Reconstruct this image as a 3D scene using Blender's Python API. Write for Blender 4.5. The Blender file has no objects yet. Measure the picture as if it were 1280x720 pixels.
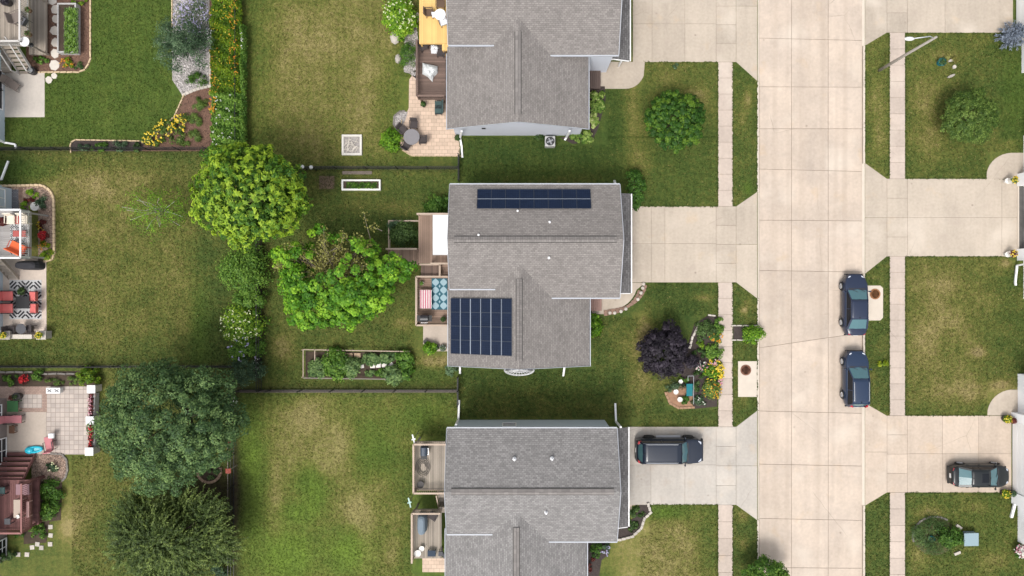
import bpy, math, random
import numpy as np
from mathutils import Vector, Matrix
random.seed(7); RNG = np.random.default_rng(11)
R = math.radians
scene = bpy.context.scene
COL = scene.collection

# ---------------------------------------------------------------- camera, sky, sun, exposure
ALT = 53.0                                   # the camera hangs 53 m above the street, looking straight down
cam_d = bpy.data.cameras.new("camera"); cam = bpy.data.objects.new("camera", cam_d); COL.objects.link(cam)
cam.location = (0, 0, ALT); cam.rotation_euler = (0, 0, 0)
cam_d.sensor_width = 36; cam_d.lens = 36 * ALT / 80.0; cam_d.clip_end = 5000
scene.camera = cam
SUN_EL, SUN_AZ = 62.0, 205.0                 # azimuth clockwise from the top of the picture
w = bpy.data.worlds.new("World"); scene.world = w; w.use_nodes = True
nt = w.node_tree; bg = nt.nodes["Background"]
sky = nt.nodes.new("ShaderNodeTexSky"); sky.sky_type = 'NISHITA'; sky.sun_disc = False
sky.sun_elevation = R(SUN_EL); sky.sun_rotation = R(SUN_AZ); sky.air_density = 1.0; sky.dust_density = 4.0; sky.ozone_density = 1.0
hs = nt.nodes.new("ShaderNodeHueSaturation"); hs.inputs['Saturation'].default_value = 0.22
nt.links.new(sky.outputs[0], hs.inputs['Color']); nt.links.new(hs.outputs[0], bg.inputs[0])
bg.inputs[1].default_value = 0.142
sd = bpy.data.lights.new("sun", 'SUN'); sd.energy = 1.15; sd.angle = R(18); sd.color = (1, .95, .88)
so = bpy.data.objects.new("sun", sd); COL.objects.link(so)
a = R(SUN_AZ); e = R(SUN_EL)
so.rotation_euler = Vector((math.sin(a)*math.cos(e), math.cos(a)*math.cos(e), math.sin(e))).to_track_quat('Z', 'Y').to_euler()
so.location = (0, 0, 200)
scene.view_settings.view_transform = 'Standard'; scene.view_settings.look = 'None'
scene.view_settings.exposure = 0.65; scene.view_settings.gamma = 1.0

# ---------------------------------------------------------------- coordinates: 16 survey units to the metre on the ground
def P(px, py, z=0.0):
    """place seen at plan mark (px, py) and standing z metres up"""
    k = (1 - z / ALT) / 16.0
    return ((px - 640) * k, (360 - py) * k, z)
def S(n, z=0.0): return n * (1 - z / ALT) / 16.0

# ---------------------------------------------------------------- materials
MATS = {}
def mat(name, col, rough=.7, tint=0.0, noise=0.0, nscale=3.0, obj=0.0, bump=0.0, bscale=40.0, metal=0.0, col2=None, c2scale=1.0, c2bias=.5, fine=0.0, fscale=60., spec=.5, coat=0.0, hue=0.0, streak=0.0):
    if name in MATS: return MATS[name]
    m = bpy.data.materials.new(name); m.use_nodes = True; t = m.node_tree; N = t.nodes; Lk = t.links
    b = N["Principled BSDF"]; b.inputs['Roughness'].default_value = rough; b.inputs['Metallic'].default_value = metal
    b.inputs['Specular IOR Level'].default_value = spec
    if coat: b.inputs['Coat Weight'].default_value = coat; b.inputs['Coat Roughness'].default_value = .12
    tc = N.new("ShaderNodeTexCoord")
    def nz(scale, det=3, src=None):
        n = N.new("ShaderNodeTexNoise"); n.inputs['Scale'].default_value = scale; n.inputs['Detail'].default_value = det
        Lk.new((src or tc.outputs['Object']), n.inputs['Vector']); return n
    def mth(op, a, bb):
        n = N.new("ShaderNodeMath"); n.operation = op
        for i, v in enumerate((a, bb)):
            if isinstance(v, (int, float)): n.inputs[i].default_value = v
            else: Lk.new(v, n.inputs[i])
        return n.outputs[0]
    base = N.new("ShaderNodeRGB"); base.outputs[0].default_value = (*col, 1); c = base.outputs[0]
    if col2:
        n = nz(c2scale, 5); mr = N.new("ShaderNodeMapRange"); mr.inputs[1].default_value = c2bias-.1; mr.inputs[2].default_value = c2bias+.1
        Lk.new(n.outputs[0], mr.inputs[0]); mx = N.new("ShaderNodeMix"); mx.data_type = 'RGBA'
        Lk.new(mr.outputs[0], mx.inputs[0]); Lk.new(c, mx.inputs[6]); mx.inputs[7].default_value = (*col2, 1); c = mx.outputs[2]
    v = None
    def add(x, amt):
        nonlocal v
        y = mth('MULTIPLY', mth('SUBTRACT', x, .5), amt); v = y if v is None else mth('ADD', v, y)
    if tint:
        at = N.new("ShaderNodeAttribute"); at.attribute_name = 'tint'; add(at.outputs['Fac'], tint)
    if noise: add(nz(nscale, 6).outputs[0], noise*2)
    if fine: add(nz(fscale, 2).outputs[0], fine*2)
    if streak:
        mp = N.new('ShaderNodeMapping'); mp.inputs['Scale'].default_value = (2.2, .22, 1); Lk.new(tc.outputs['Object'], mp.inputs[0]); add(nz(1.0, 6, mp.outputs[0]).outputs[0], streak*2)
    if obj:
        oi = N.new("ShaderNodeObjectInfo"); add(oi.outputs['Random'], obj)
    if v is not None:
        h = N.new("ShaderNodeHueSaturation"); Lk.new(mth('ADD', v, 1.0), h.inputs['Value']); Lk.new(c, h.inputs['Color']); c = h.outputs[0]
        if hue:
            oi = N.new("ShaderNodeObjectInfo"); Lk.new(mth('ADD', mth('MULTIPLY', oi.outputs['Random'], hue), .5-hue/2), h.inputs['Hue'])
    Lk.new(c, b.inputs['Base Color'])
    if bump:
        bp = N.new("ShaderNodeBump"); bp.inputs['Strength'].default_value = bump; bp.inputs['Distance'].default_value = .02
        Lk.new(nz(bscale, 4).outputs[0], bp.inputs['Height']); Lk.new(bp.outputs[0], b.inputs['Normal'])
    MATS[name] = m; return m

def brickmat(name, c1, c2, mortar, bw, bh, ms=.02, rot=0, noise=.25, nscale=1.2, rough=.85, bump=.5, off=.5, sm=.1, bias=0.0, fine=.2):
    if name in MATS: return MATS[name]
    m = bpy.data.materials.new(name); m.use_nodes = True; t = m.node_tree; N = t.nodes; Lk = t.links
    b = N["Principled BSDF"]; b.inputs['Roughness'].default_value = rough
    tc = N.new("ShaderNodeTexCoord"); mp = N.new("ShaderNodeMapping"); mp.inputs['Rotation'].default_value = (0, 0, rot)
    Lk.new(tc.outputs['Object'], mp.inputs[0])
    br = N.new("ShaderNodeTexBrick"); br.offset = off
    br.inputs['Color1'].default_value = (*c1, 1); br.inputs['Color2'].default_value = (*c2, 1); br.inputs['Mortar'].default_value = (*mortar, 1)
    br.inputs['Scale'].default_value = 1; br.inputs['Brick Width'].default_value = bw; br.inputs['Row Height'].default_value = bh
    br.inputs['Mortar Size'].default_value = ms; br.inputs['Mortar Smooth'].default_value = sm; br.inputs['Bias'].default_value = bias
    Lk.new(mp.outputs[0], br.inputs['Vector'])
    n = N.new("ShaderNodeTexNoise"); n.inputs['Scale'].default_value = nscale; n.inputs['Detail'].default_value = 6; Lk.new(tc.outputs['Object'], n.inputs['Vector'])
    n2 = N.new("ShaderNodeTexNoise"); n2.inputs['Scale'].default_value = 18; n2.inputs['Detail'].default_value = 3; Lk.new(tc.outputs['Object'], n2.inputs['Vector'])
    a1 = N.new("ShaderNodeMath"); a1.operation = 'MULTIPLY_ADD'; Lk.new(n.outputs[0], a1.inputs[0]); a1.inputs[1].default_value = 2*noise; a1.inputs[2].default_value = 1-noise-fine
    a2 = N.new("ShaderNodeMath"); a2.operation = 'MULTIPLY_ADD'; Lk.new(n2.outputs[0], a2.inputs[0]); a2.inputs[1].default_value = 2*fine; Lk.new(a1.outputs[0], a2.inputs[2])
    h = N.new("ShaderNodeHueSaturation"); Lk.new(br.outputs[0], h.inputs['Color']); Lk.new(a2.outputs[0], h.inputs['Value']); Lk.new(h.outputs[0], b.inputs['Base Color'])
    bp = N.new("ShaderNodeBump"); bp.inputs['Strength'].default_value = bump; bp.inputs['Distance'].default_value = .02; bp.invert = True
    Lk.new(br.outputs['Fac'], bp.inputs['Height']); Lk.new(bp.outputs[0], b.inputs['Normal'])
    MATS[name] = m; return m

def leafmat(name, dark, mid, light, transl=.3, rough=.55):
    if name in MATS: return MATS[name]
    if name.startswith('leaf') and name not in ('leaf_purple', 'leaf_spruce', 'leaf_varieg', 'leaf_red'): dark, mid, light = [(q[0]*1.22, q[1]*1.30, q[2]*.85) for q in (dark, mid, light)]
    m = bpy.data.materials.new(name); m.use_nodes = True; t = m.node_tree; N = t.nodes; Lk = t.links
    b = N["Principled BSDF"]; b.inputs['Roughness'].default_value = rough; b.inputs['Specular IOR Level'].default_value = .3
    at = N.new("ShaderNodeAttribute"); at.attribute_name = 'tint'
    cr = N.new("ShaderNodeValToRGB"); el = cr.color_ramp.elements; el[0].color = (*dark, 1); el[1].color = (*light, 1)
    x = el.new(.5); x.color = (*mid, 1); Lk.new(at.outputs['Fac'], cr.inputs[0]); Lk.new(cr.outputs[0], b.inputs['Base Color'])
    tr = N.new("ShaderNodeBsdfTranslucent"); Lk.new(cr.outputs[0], tr.inputs[0])
    mx = N.new("ShaderNodeMixShader"); mx.inputs[0].default_value = transl
    Lk.new(b.outputs[0], mx.inputs[1]); Lk.new(tr.outputs[0], mx.inputs[2]); Lk.new(mx.outputs[0], N["Material Output"].inputs[0])
    MATS[name] = m; return m

# ---------------------------------------------------------------- objects
OFF = {}
def off_of(o):
    while o is not None:
        if o.name in OFF: return OFF[o.name]
        o = o.parent
    return (0, 0, 0)
def tag(o, label=None, cat=None, group=None, kind=None):
    if label: o['label'] = label
    if cat: o['category'] = cat
    if group: o['group'] = group
    if kind: o['kind'] = kind
    return o
def thing(name, label, cat, loc, group=None, rz=0, kind=None):
    o = bpy.data.objects.new(name, None); COL.objects.link(o); o.location = loc; o.rotation_euler = (0, 0, rz)
    o.empty_display_size = .3; OFF[o.name] = tuple(loc)
    return tag(o, label, cat, group, kind)
def copy_tree(o, parent=None, loc=None, rz=None, label=None, scale=None):
    c = o.copy(); COL.objects.link(c)
    if parent is not None: c.parent = parent
    else:
        if loc is not None: c.location = loc
        if rz is not None: c.rotation_euler = (0, 0, rz)
        if scale: c.scale = scale
        if label: c['label'] = label
    for ch in list(o.children): copy_tree(ch, c)
    return c

class MB:
    def __init__(s): s.v = []; s.f = []; s.t = []; s.sm = False
    def add(s, vs, fs, tint=None):
        n = len(s.v); s.v += [tuple(p) for p in vs]; s.f += [tuple(i+n for i in f) for f in fs]
        s.t += [random.random() if tint is None else tint]*len(vs); return s
    def box(s, c, d, rz=0, tint=None, rx=0, ry=0):
        hx, hy, hz = d[0]/2, d[1]/2, d[2]/2
        M = Matrix.Rotation(rz, 3, 'Z') @ Matrix.Rotation(ry, 3, 'Y') @ Matrix.Rotation(rx, 3, 'X') if (rz or rx or ry) else None
        vs = []
        for z in (-hz, hz):
            for x, y in ((-hx, -hy), (hx, -hy), (hx, hy), (-hx, hy)):
                p = Vector((x, y, z)); p = M @ p if M else p; vs.append((p.x+c[0], p.y+c[1], p.z+c[2]))
        return s.add(vs, [(3, 2, 1, 0), (4, 5, 6, 7), (0, 1, 5, 4), (1, 2, 6, 5), (2, 3, 7, 6), (3, 0, 4, 7)], tint)
    def bar(s, p0, p1, w, h, tint=None):
        p0 = Vector(p0); p1 = Vector(p1); d = (p1-p0); l = d.length; d.normalize()
        up = Vector((0, 0, 1)) if abs(d.z) < .95 else Vector((0, 1, 0))
        sd_ = d.cross(up).normalized(); u = sd_.cross(d).normalized(); vs = []
        for p in (p0, p1):
            for a_, b_ in ((-1, -1), (1, -1), (1, 1), (-1, 1)): vs.append(p + sd_*a_*w/2 + u*b_*h/2)
        return s.add(vs, [(0, 1, 2, 3), (7, 6, 5, 4), (4, 5, 1, 0), (5, 6, 2, 1), (6, 7, 3, 2), (7, 4, 0, 3)], tint)
    def poly(s, pts, z0, z1, tint=None):
        a_ = sum(pts[i][0]*pts[(i+1) % len(pts)][1]-pts[(i+1) % len(pts)][0]*pts[i][1] for i in range(len(pts)))
        if a_ < 0: pts = pts[::-1]
        n = len(pts); vs = [(p[0], p[1], z0) for p in pts]+[(p[0], p[1], (p[2] if len(p) > 2 else z1)) for p in pts]
        return s.add(vs, [tuple(range(n-1, -1, -1)), tuple(range(n, 2*n))]+[(i, (i+1) % n, (i+1) % n+n, i+n) for i in range(n)], tint)
    def slab3(s, pts, th, tint=None):
        """polygon in 3-D (counter-clockwise seen from above) with thickness th downwards"""
        n = len(pts); vs = [tuple(p) for p in pts]+[(p[0], p[1], p[2]-th) for p in pts]
        return s.add(vs, [tuple(range(n)), tuple(range(2*n-1, n-1, -1))]+[((i+1) % n, i, i+n, (i+1) % n+n) for i in range(n)], tint)
    def tube(s, pts, rs, n=8, cap=True, tint=None):
        if isinstance(rs, (int, float)): rs = [rs]*len(pts)
        pts = [Vector(p) for p in pts]; vs = []; fs = []
        for i, p in enumerate(pts):
            d = (pts[min(i+1, len(pts)-1)]-pts[max(i-1, 0)]).normalized()
            up = Vector((0, 0, 1)) if abs(d.z) < .9 else Vector((1, 0, 0))
            x = d.cross(up).normalized(); y = x.cross(d).normalized()
            for k in range(n):
                an = 2*math.pi*k/n; vs.append(p + (x*math.cos(an)+y*math.sin(an))*rs[i])
        for i in range(len(pts)-1):
            for k in range(n):
                k2 = (k+1) % n; fs.append((i*n+k, i*n+k2, (i+1)*n+k2, (i+1)*n+k))
        if cap: fs += [tuple(range(n-1, -1, -1)), tuple(range((len(pts)-1)*n, len(pts)*n))]
        return s.add(vs, fs, tint)
    def lathe(s, c, prof, n=16, sx=1, sy=1, tint=None):
        vs = []; fs = []
        for r_, z in prof:
            for k in range(n):
                an = 2*math.pi*k/n; vs.append((c[0]+r_*math.cos(an)*sx, c[1]+r_*math.sin(an)*sy, c[2]+z))
        for i in range(len(prof)-1):
            for k in range(n):
                k2 = (k+1) % n; fs.append((i*n+k, i*n+k2, (i+1)*n+k2, (i+1)*n+k))
        fs += [tuple(range(n-1, -1, -1)), tuple(range((len(prof)-1)*n, len(prof)*n))]
        return s.add(vs, fs, tint)
    def build(s, name, m, parent=None, label=None, kind=None, smooth=False, local=False, bevel=0):
        off = (0, 0, 0) if (local or parent is None) else off_of(parent)
        me = bpy.data.meshes.new(name)
        me.from_pydata([(p[0]-off[0], p[1]-off[1], p[2]-off[2]) for p in s.v], [], s.f)
        at = me.attributes.new('tint', 'FLOAT', 'POINT'); at.data.foreach_set('value', s.t)
        me.materials.append(m); me.validate()
        if smooth: me.polygons.foreach_set('use_smooth', [True]*len(me.polygons))
        o = bpy.data.objects.new(name, me); COL.objects.link(o)
        if parent is not None: o.parent = parent
        if label: o['label'] = label
        if kind: o['kind'] = kind
        if bevel:
            bm_ = o.modifiers.new('b', 'BEVEL'); bm_.width = bevel; bm_.segments = 2; bm_.limit_method = 'ANGLE'
        return o
def solo(mb, name, m, label, cat, loc, group=None, smooth=False, kind=None):
    """a thing that is one mesh, origin at loc"""
    mb.v = [(p[0]-loc[0], p[1]-loc[1], p[2]-loc[2]) for p in mb.v]
    o = mb.build(name, m, smooth=smooth); o.location = loc
    return tag(o, label, cat, group, kind)

def nrmz(a_): return a_/np.maximum(np.linalg.norm(a_, axis=1, keepdims=True), 1e-6)
def leaf_mesh(name, m, parent, pos, nrm, dr, L, W, tint, kind=None, label=None, fold=.25):
    N_ = len(pos); off = np.array(off_of(parent)) if parent is not None else np.zeros(3)
    pos = pos-off; nrm = nrmz(nrm); dr = nrmz(dr - nrm*np.sum(dr*nrm, 1, keepdims=True)); sd_ = np.cross(nrm, dr)
    L = np.broadcast_to(np.asarray(L, float), (N_,))[:, None]; W = np.broadcast_to(np.asarray(W, float), (N_,))[:, None]
    v = np.empty((N_, 4, 3)); v[:, 0] = pos-dr*L*.5; v[:, 2] = pos+dr*L*.5-nrm*L*.12
    v[:, 1] = pos+sd_*W*.5+nrm*W*fold; v[:, 3] = pos-sd_*W*.5+nrm*W*fold
    me = bpy.data.meshes.new(name); me.vertices.add(N_*4); me.vertices.foreach_set('co', v.ravel())
    me.loops.add(N_*4); me.loops.foreach_set('vertex_index', np.arange(N_*4, dtype=np.int32))
    me.polygons.add(N_); me.polygons.foreach_set('loop_start', np.arange(0, N_*4, 4, dtype=np.int32))
    me.polygons.foreach_set('loop_total', np.full(N_, 4, dtype=np.int32)); me.update(calc_edges=True)
    at = me.attributes.new('tint', 'FLOAT', 'POINT'); at.data.foreach_set('value', np.repeat(np.clip(tint, 0, 1), 4).astype(np.float32))
    me.materials.append(m); o = bpy.data.objects.new(name, me); COL.objects.link(o)
    if parent is not None: o.parent = parent
    if kind: o['kind'] = kind
    if label: o['label'] = label
    return o
def sph(n, zmin=-1.0):
    z = RNG.uniform(zmin, 1, n); t = RNG.uniform(0, 2*np.pi, n); r_ = np.sqrt(1-z*z)
    return np.stack([r_*np.cos(t), r_*np.sin(t), z], 1)
def thin(cc, dmin):
    keep = []; 
    for i in range(len(cc)):
        if not keep or np.min(np.sum((cc[keep]-cc[i])**2, 1)) > dmin*dmin: keep.append(i)
    return np.array(keep)
def crown(c, rx, ry, rz, ncl, clr, nl, zmin=-.25, rin=.55, rough=.12, gaps=None, upb=.6, spike=0.0, dmin=0.0):
    """clump centres through a crown's volume, then leaves round each: returns pos, nrm, dir, clump-tint"""
    ph = RNG.uniform(0, 6.28, 4); u = sph(ncl, zmin); th = np.arctan2(u[:, 1], u[:, 0])
    Rr = 1+rough*(np.sin(3*th+ph[0])*.6+np.sin(5*th+ph[1])*.5+np.sin(8*th+ph[2])*.45)
    Rr *= RNG.uniform(1-rough*.8, 1+rough*.5, ncl)
    rho = rin+(1-rin)*np.sqrt(RNG.random(ncl))
    cc = np.stack([u[:, 0]*rx*Rr*rho, u[:, 1]*ry*Rr*rho, u[:, 2]*rz*rho*(1+rough*np.sin(4*th+ph[3]))], 1)
    if gaps is not None:
        keep = gaps(cc[:, 0]/rx, cc[:, 1]/ry); cc = cc[keep]; u = u[keep]
    if dmin:
        kp = thin(cc, dmin); cc = cc[kp]; u = u[kp]
    n_ = len(cc); cs = RNG.uniform(.65, 1.3, n_)*clr
    idx = np.repeat(np.arange(n_), nl); q = sph(len(idx), -.35); rr = RNG.random((len(idx), 1))**(.25 if dmin else .45)
    pos = cc[idx]+q*rr*cs[idx, None]*np.array([1, 1, .75])
    outw = nrmz(cc+np.array([0, 0, .3*rz]))[idx]
    nr = q*.7+outw*.5+np.array([0, 0, upb])+RNG.normal(0, .35, (len(idx), 3))
    dr = q+outw*.5+RNG.normal(0, .4, (len(idx), 3))
    ct = RNG.uniform(0, 1, n_)[idx]
    return pos+np.array(c), nr, dr, ct, cc+np.array(c)
def limbs(parent, base, cc, r0, m, n=7, name='trunk', zfork=None, tips=.015):
    mb = MB(); b_ = Vector(base); k = min(n, len(cc)); top = Vector((b_.x, b_.y, zfork if zfork else max(.3, float(np.mean(cc[:, 2]))*.55)))
    mb.tube([b_-Vector((0, 0, .05)), b_.lerp(top, .15)+Vector((.02, 0, 0)), b_.lerp(top, .6), top], [r0*1.4, r0, r0*.85, r0*.75], 9)
    for i in RNG.choice(len(cc), k, replace=False):
        t = Vector(cc[i]); md = top.lerp(t, .5)+Vector((RNG.normal(0, .15), RNG.normal(0, .15), .15*(t-top).length))
        mb.tube([top-Vector((0, 0, .1)), md, t], [r0*.5, r0*.28, tips], 6)
    return mb.build(name, m, parent, smooth=True)
# ================================================================ THE GROUND
def concrete(name, c, tracks=0, **k):
    if name in MATS: return MATS[name]
    m = mat(name, c, rough=.85, noise=.20, nscale=.45, obj=.15, fine=.14, fscale=5, bump=.15, bscale=30, streak=.13, **k); t = m.node_tree; N = t.nodes; Lk = t.links
    b = N["Principled BSDF"]; src = b.inputs['Base Color'].links[0].from_socket; tc = N.new("ShaderNodeTexCoord")
    def layer(col, fac):
        nonlocal src
        x = N.new("ShaderNodeMix"); x.data_type = 'RGBA'; Lk.new(fac, x.inputs[0]); Lk.new(src, x.inputs[6]); x.inputs[7].default_value = (*col, 1); src = x.outputs[2]
    def rng(sock, a_, b_, lo, hi):
        r_ = N.new("ShaderNodeMapRange"); Lk.new(sock, r_.inputs[0]); r_.inputs[1].default_value = a_; r_.inputs[2].default_value = b_; r_.inputs[3].default_value = lo; r_.inputs[4].default_value = hi; return r_.outputs[0]
    def mul(p_, q_): n = N.new("ShaderNodeMath"); n.operation = 'MULTIPLY'; Lk.new(p_, n.inputs[0]); Lk.new(q_, n.inputs[1]); return n.outputs[0]
    def noise(sc, det=4, vec=None): n = N.new("ShaderNodeTexNoise"); n.inputs['Scale'].default_value = sc; n.inputs['Detail'].default_value = det; Lk.new(vec or tc.outputs['Object'], n.inputs['Vector']); return n
    # hairline cracks, oil drips, washed and rusty patches
    wob = noise(1.3, 5); mx = N.new("ShaderNodeMix"); mx.data_type = 'RGBA'; mx.inputs[0].default_value = .18; Lk.new(tc.outputs['Object'], mx.inputs[6]); Lk.new(wob.outputs['Color'], mx.inputs[7])
    v = N.new("ShaderNodeTexVoronoi"); v.feature = 'DISTANCE_TO_EDGE'; v.inputs['Scale'].default_value = .16; Lk.new(mx.outputs[2], v.inputs['Vector'])
    layer((.16, .13, .10), mul(rng(v.outputs['Distance'], .0010, .0030, .38, 0), rng(noise(.22, 2).outputs[0], .56, .62, 0, 1)))
    v = N.new("ShaderNodeTexVoronoi"); v.inputs['Scale'].default_value = .8; Lk.new(tc.outputs['Object'], v.inputs['Vector'])
    layer((.15, .12, .10), mul(rng(v.outputs['Distance'], .03, .09, .55, 0), rng(noise(.5, 2).outputs[0], .50, .58, 0, 1)))
    layer((.36, .30, .25), rng(noise(.9, 7).outputs[0], .55, .75, 0, .55)); layer((.60, .53, .45), rng(noise(.33, 7).outputs[0], .56, .72, 0, .5)); layer((.50, .36, .22), rng(noise(.6, 6).outputs[0], .62, .75, 0, .35))
    if tracks:
        mp = N.new('ShaderNodeMapping'); mp.inputs['Scale'].default_value = (1.1, .02, 1); Lk.new(tc.outputs['Object'], mp.inputs[0]); layer((.37, .30, .24), rng(noise(1.0, 2, mp.outputs[0]).outputs[0], .5, .68, 0, .42))
    Lk.new(src, b.inputs['Base Color']); return m
M_ROAD = concrete('road_concrete', (.50, .415, .34), tracks=1, col2=(.46, .385, .32), c2scale=.35)
M_WALK = concrete('walk_concrete', (.455, .38, .325))
M_DRV = concrete('drive_concrete', (.415, .355, .29))
M_DRV_W = concrete('drive_concrete_pale', (.42, .385, .345))
M_DRV_T = concrete('drive_concrete_warm', (.475, .39, .315))
M_JOINT = mat('joint_dirt', (.25, .205, .16), rough=.95, noise=.4, nscale=2)
M_SOIL = mat('soil', (.06, .042, .028), rough=.95, noise=.5, nscale=3, bump=.6, bscale=20)
M_MULCH = mat('mulch', (.135, .075, .052), rough=.95, noise=.35, nscale=3, fine=.6, fscale=14, bump=.8, bscale=18)
M_DMULCH = mat('dark_mulch', (.05, .038, .034), rough=.95, noise=.35, nscale=3, fine=.6, fscale=14, bump=.8, bscale=18)
M_WHITE = mat('white_paint', (.70, .70, .70), rough=.5, tint=.05)
M_BLACK = mat('black_metal', (.015, .015, .017), rough=.45, tint=.2)

def sg(x): return 1/(1+np.exp(-np.clip(x, -30, 30)))
def rectw(X, Y, x0, y0, x1, y1, s=5): return sg((X-x0)/s)*sg((x1-X)/s)*sg((Y-y0)/s)*sg((y1-Y)/s)
def blob(X, Y, x, y, rx, ry): return np.exp(-(((X-x)/rx)**2+((Y-y)/ry)**2))
def lawn_fields(X, Y):
    dry = np.full(X.shape, .42); viv = np.zeros(X.shape)
    def reg(x0, y0, x1, y1, d, v=0, s=5):
        nonlocal dry, viv
        m_ = rectw(X, Y, x0, y0, x1, y1, s); dry = dry*(1-m_)+d*m_; viv = viv*(1-m_)+v*m_
    reg(-99, -99, 262, 188, .16, .30); reg(-99, 189, 300, 457, .58, .04); reg(-99, 189, 300, 205, .35, s=7); reg(-99, 425, 300, 457, .25, s=8); reg(245, 240, 300, 457, .22, s=13)  # greener bands beside fence and hedge paint their shadows into the grass
    reg(-40, 189, 35, 235, .15, s=8)
    reg(-99, 458, 292, 800, .45, .05)
    reg(298, -99, 525, 211, .66, .10, 6); reg(298, -99, 335, 211, .30, .2, 9); reg(480, 60, 525, 211, .3, .25, 9)
    reg(328, 212, 575, 487, .40, .06); reg(410, 240, 560, 300, .22, .0, 14); reg(410, 215, 480, 240, .5, 0, 8)  # lush patch above the lime tree is its shadow put into colour
    reg(295, 488, 573, 800, .62, .22, 6); reg(295, 488, 330, 800, .40, .35, 8); reg(500, 560, 573, 800, .2, .2, 14); reg(295, 488, 573, 500, .25, .2, 6)
    reg(575, 170, 897, 258, .28, .05); reg(575, 172, 780, 205, .06, .0, 7); reg(575, 208, 800, 229, .22, .12, 5)  # greenest band paints the top house's shadow on the grass
    reg(740, 78, 897, 172, .40, .05); reg(740, 110, 790, 190, .12, .05, 8)
    reg(573, 355, 897, 530, .32, 0); reg(573, 458, 800, 480, .10, 0, 7); reg(600, 500, 790, 522, .5, 0, 9); reg(745, 355, 897, 395, .12, 0, 10)  # green band above the purple tree paints that tree's shadow
    reg(735, 630, 897, 800, .82, .12, 6); reg(735, 630, 760, 800, .25, .1, 8); reg(875, 630, 897, 800, .35, .1, 5); reg(740, 630, 897, 645, .3, .25, 5)
    reg(916, 60, 946, 250, .30, .05); reg(916, 350, 946, 530, .30, .02); reg(916, 630, 946, 800, .32, .05)
    reg(1081, 40, 1112, 225, .48, .08); reg(1081, 320, 1112, 520, .33, .02); reg(1081, 620, 1112, 800, .30, .05)
    reg(1131, 30, 1400, 222, .46, .04); reg(1230, 60, 1400, 190, .2, 0, 14); reg(1131, 322, 1400, 518, .62, .02); reg(1240, 330, 1400, 480, .3, .02, 12)
    reg(1131, 616, 1400, 800, .38, .08); reg(1131, 207, 1400, 223, .3, .04, 5); reg(1131, 505, 1400, 519, .35, .05, 5)
    for (x, y, rx, ry, d) in [(120, 230, 60, 25, .22), (110, 270, 40, 60, .12), (60, 240, 14, 14, .15), (235, 390, 14, 60, .22), (130, 430, 55, 20, .15), (95, 645, 20, 50, .3), (83, 660, 12, 14, .5), (150, 500, 22, 22, .3),
        (120, 600, 20, 30, .25), (370, 70, 40, 60, .16), (470, 110, 40, 60, .2), (420, 40, 60, 30, .12), (330, 130, 18, 40, .2), (490, 260, 22, 10, .35), (445, 258, 25, 8, .25), (352, 435, 14, 18, .4), (505, 405, 18, 8, .3), (540, 452, 16, 8, .7),
        (560, 450, 10, 6, .5), (380, 520, 24, 20, .4), (425, 560, 24, 34, .45), (445, 640, 26, 22, .5), (400, 585, 14, 12, .3), (475, 600, 16, 20, .3), (500, 645, 18, 20, .3), (370, 560, 20, 60, .25), (500, 510, 40, 20, .15), (345, 640, 10, 70, .35), (455, 680, 10, 40, .4), (490, 690, 12, 18, .5), (405, 500, 26, 8, .25),
        (865, 115, 14, 10, .35), (880, 125, 10, 20, .25), (835, 100, 22, 12, .25), (790, 150, 10, 60, .42), (805, 200, 14, 20, .25), (878, 372, 16, 5, .5), (808, 415, 12, 30, .5), (795, 440, 14, 40, .3), (810, 480, 30, 18, .3), (770, 430, 12, 30, .2),
        (700, 225, 60, 6, .18), (690, 240, 70, 5, .15), (935, 125, 5, 12, .55), (928, 145, 6, 18, .35), (930, 388, 5, 5, .7), (934, 380, 6, 8, .3), (930, 645, 7, 8, .4), (930, 680, 6, 7, .35), (930, 500, 5, 8, .3),
        (1096, 120, 10, 22, .28), (1098, 170, 9, 30, .3), (1160, 120, 22, 30, .25), (1240, 150, 12, 40, .25), (1260, 180, 16, 8, .4), (1165, 175, 18, 30, .25), (1182, 70, 20, 10, .25), (1222, 441, 8, 6, .75), (1175, 360, 30, 14, .2), (1180, 400, 24, 20, .2), (1160, 430, 20, 30, .22), (1200, 490, 40, 14, .28),
        (1257, 329, 8, 6, .6), (1250, 480, 14, 8, .4), (1165, 640, 18, 8, .35), (1220, 635, 22, 8, .3), (1150, 695, 14, 14, .35), (1240, 700, 24, 14, .3), (1090, 470, 8, 6, .35), (1092, 345, 10, 6, .2)]:
        dry = dry+d*blob(X, Y, x, y, rx, ry)
    for (x, y, rx, ry, d) in [(315, 600, 14, 60, .8), (375, 640, 24, 14, .6), (360, 695, 34, 34, 1.0), (435, 690, 26, 26, .9), (395, 620, 14, 18, .5), (470, 560, 30, 40, .3), (385, 600, 20, 20, .4), (830, 640, 20, 8, .5), (530, 520, 30, 20, .3), (535, 710, 16, 8, .5),
        (250, 415, 14, 60, .35), (30, 215, 40, 12, .25), (935, 235, 5, 8, .6), (1270, 120, 20, 60, .3), (350, 250, 30, 40, .1), (510, 470, 40, 8, .2)]:
        viv = viv+d*blob(X, Y, x, y, rx, ry); dry = dry*(1-.7*blob(X, Y, x, y, rx, ry))
    # bare, mulch-dark soil under the big crowns; fence strips mix dirt with painted shadow
    soil = .95*blob(X, Y, 268, 618, 42, 34)+.9*rectw(X, Y, 291, 470, 297, 800, 1.5)+.9*rectw(X, Y, 318, 300, 330, 480, 2.5)+.6*blob(X, Y, 285, 478, 22, 14)+.7*rectw(X, Y, 420, 215, 463, 213, 3)
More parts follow.
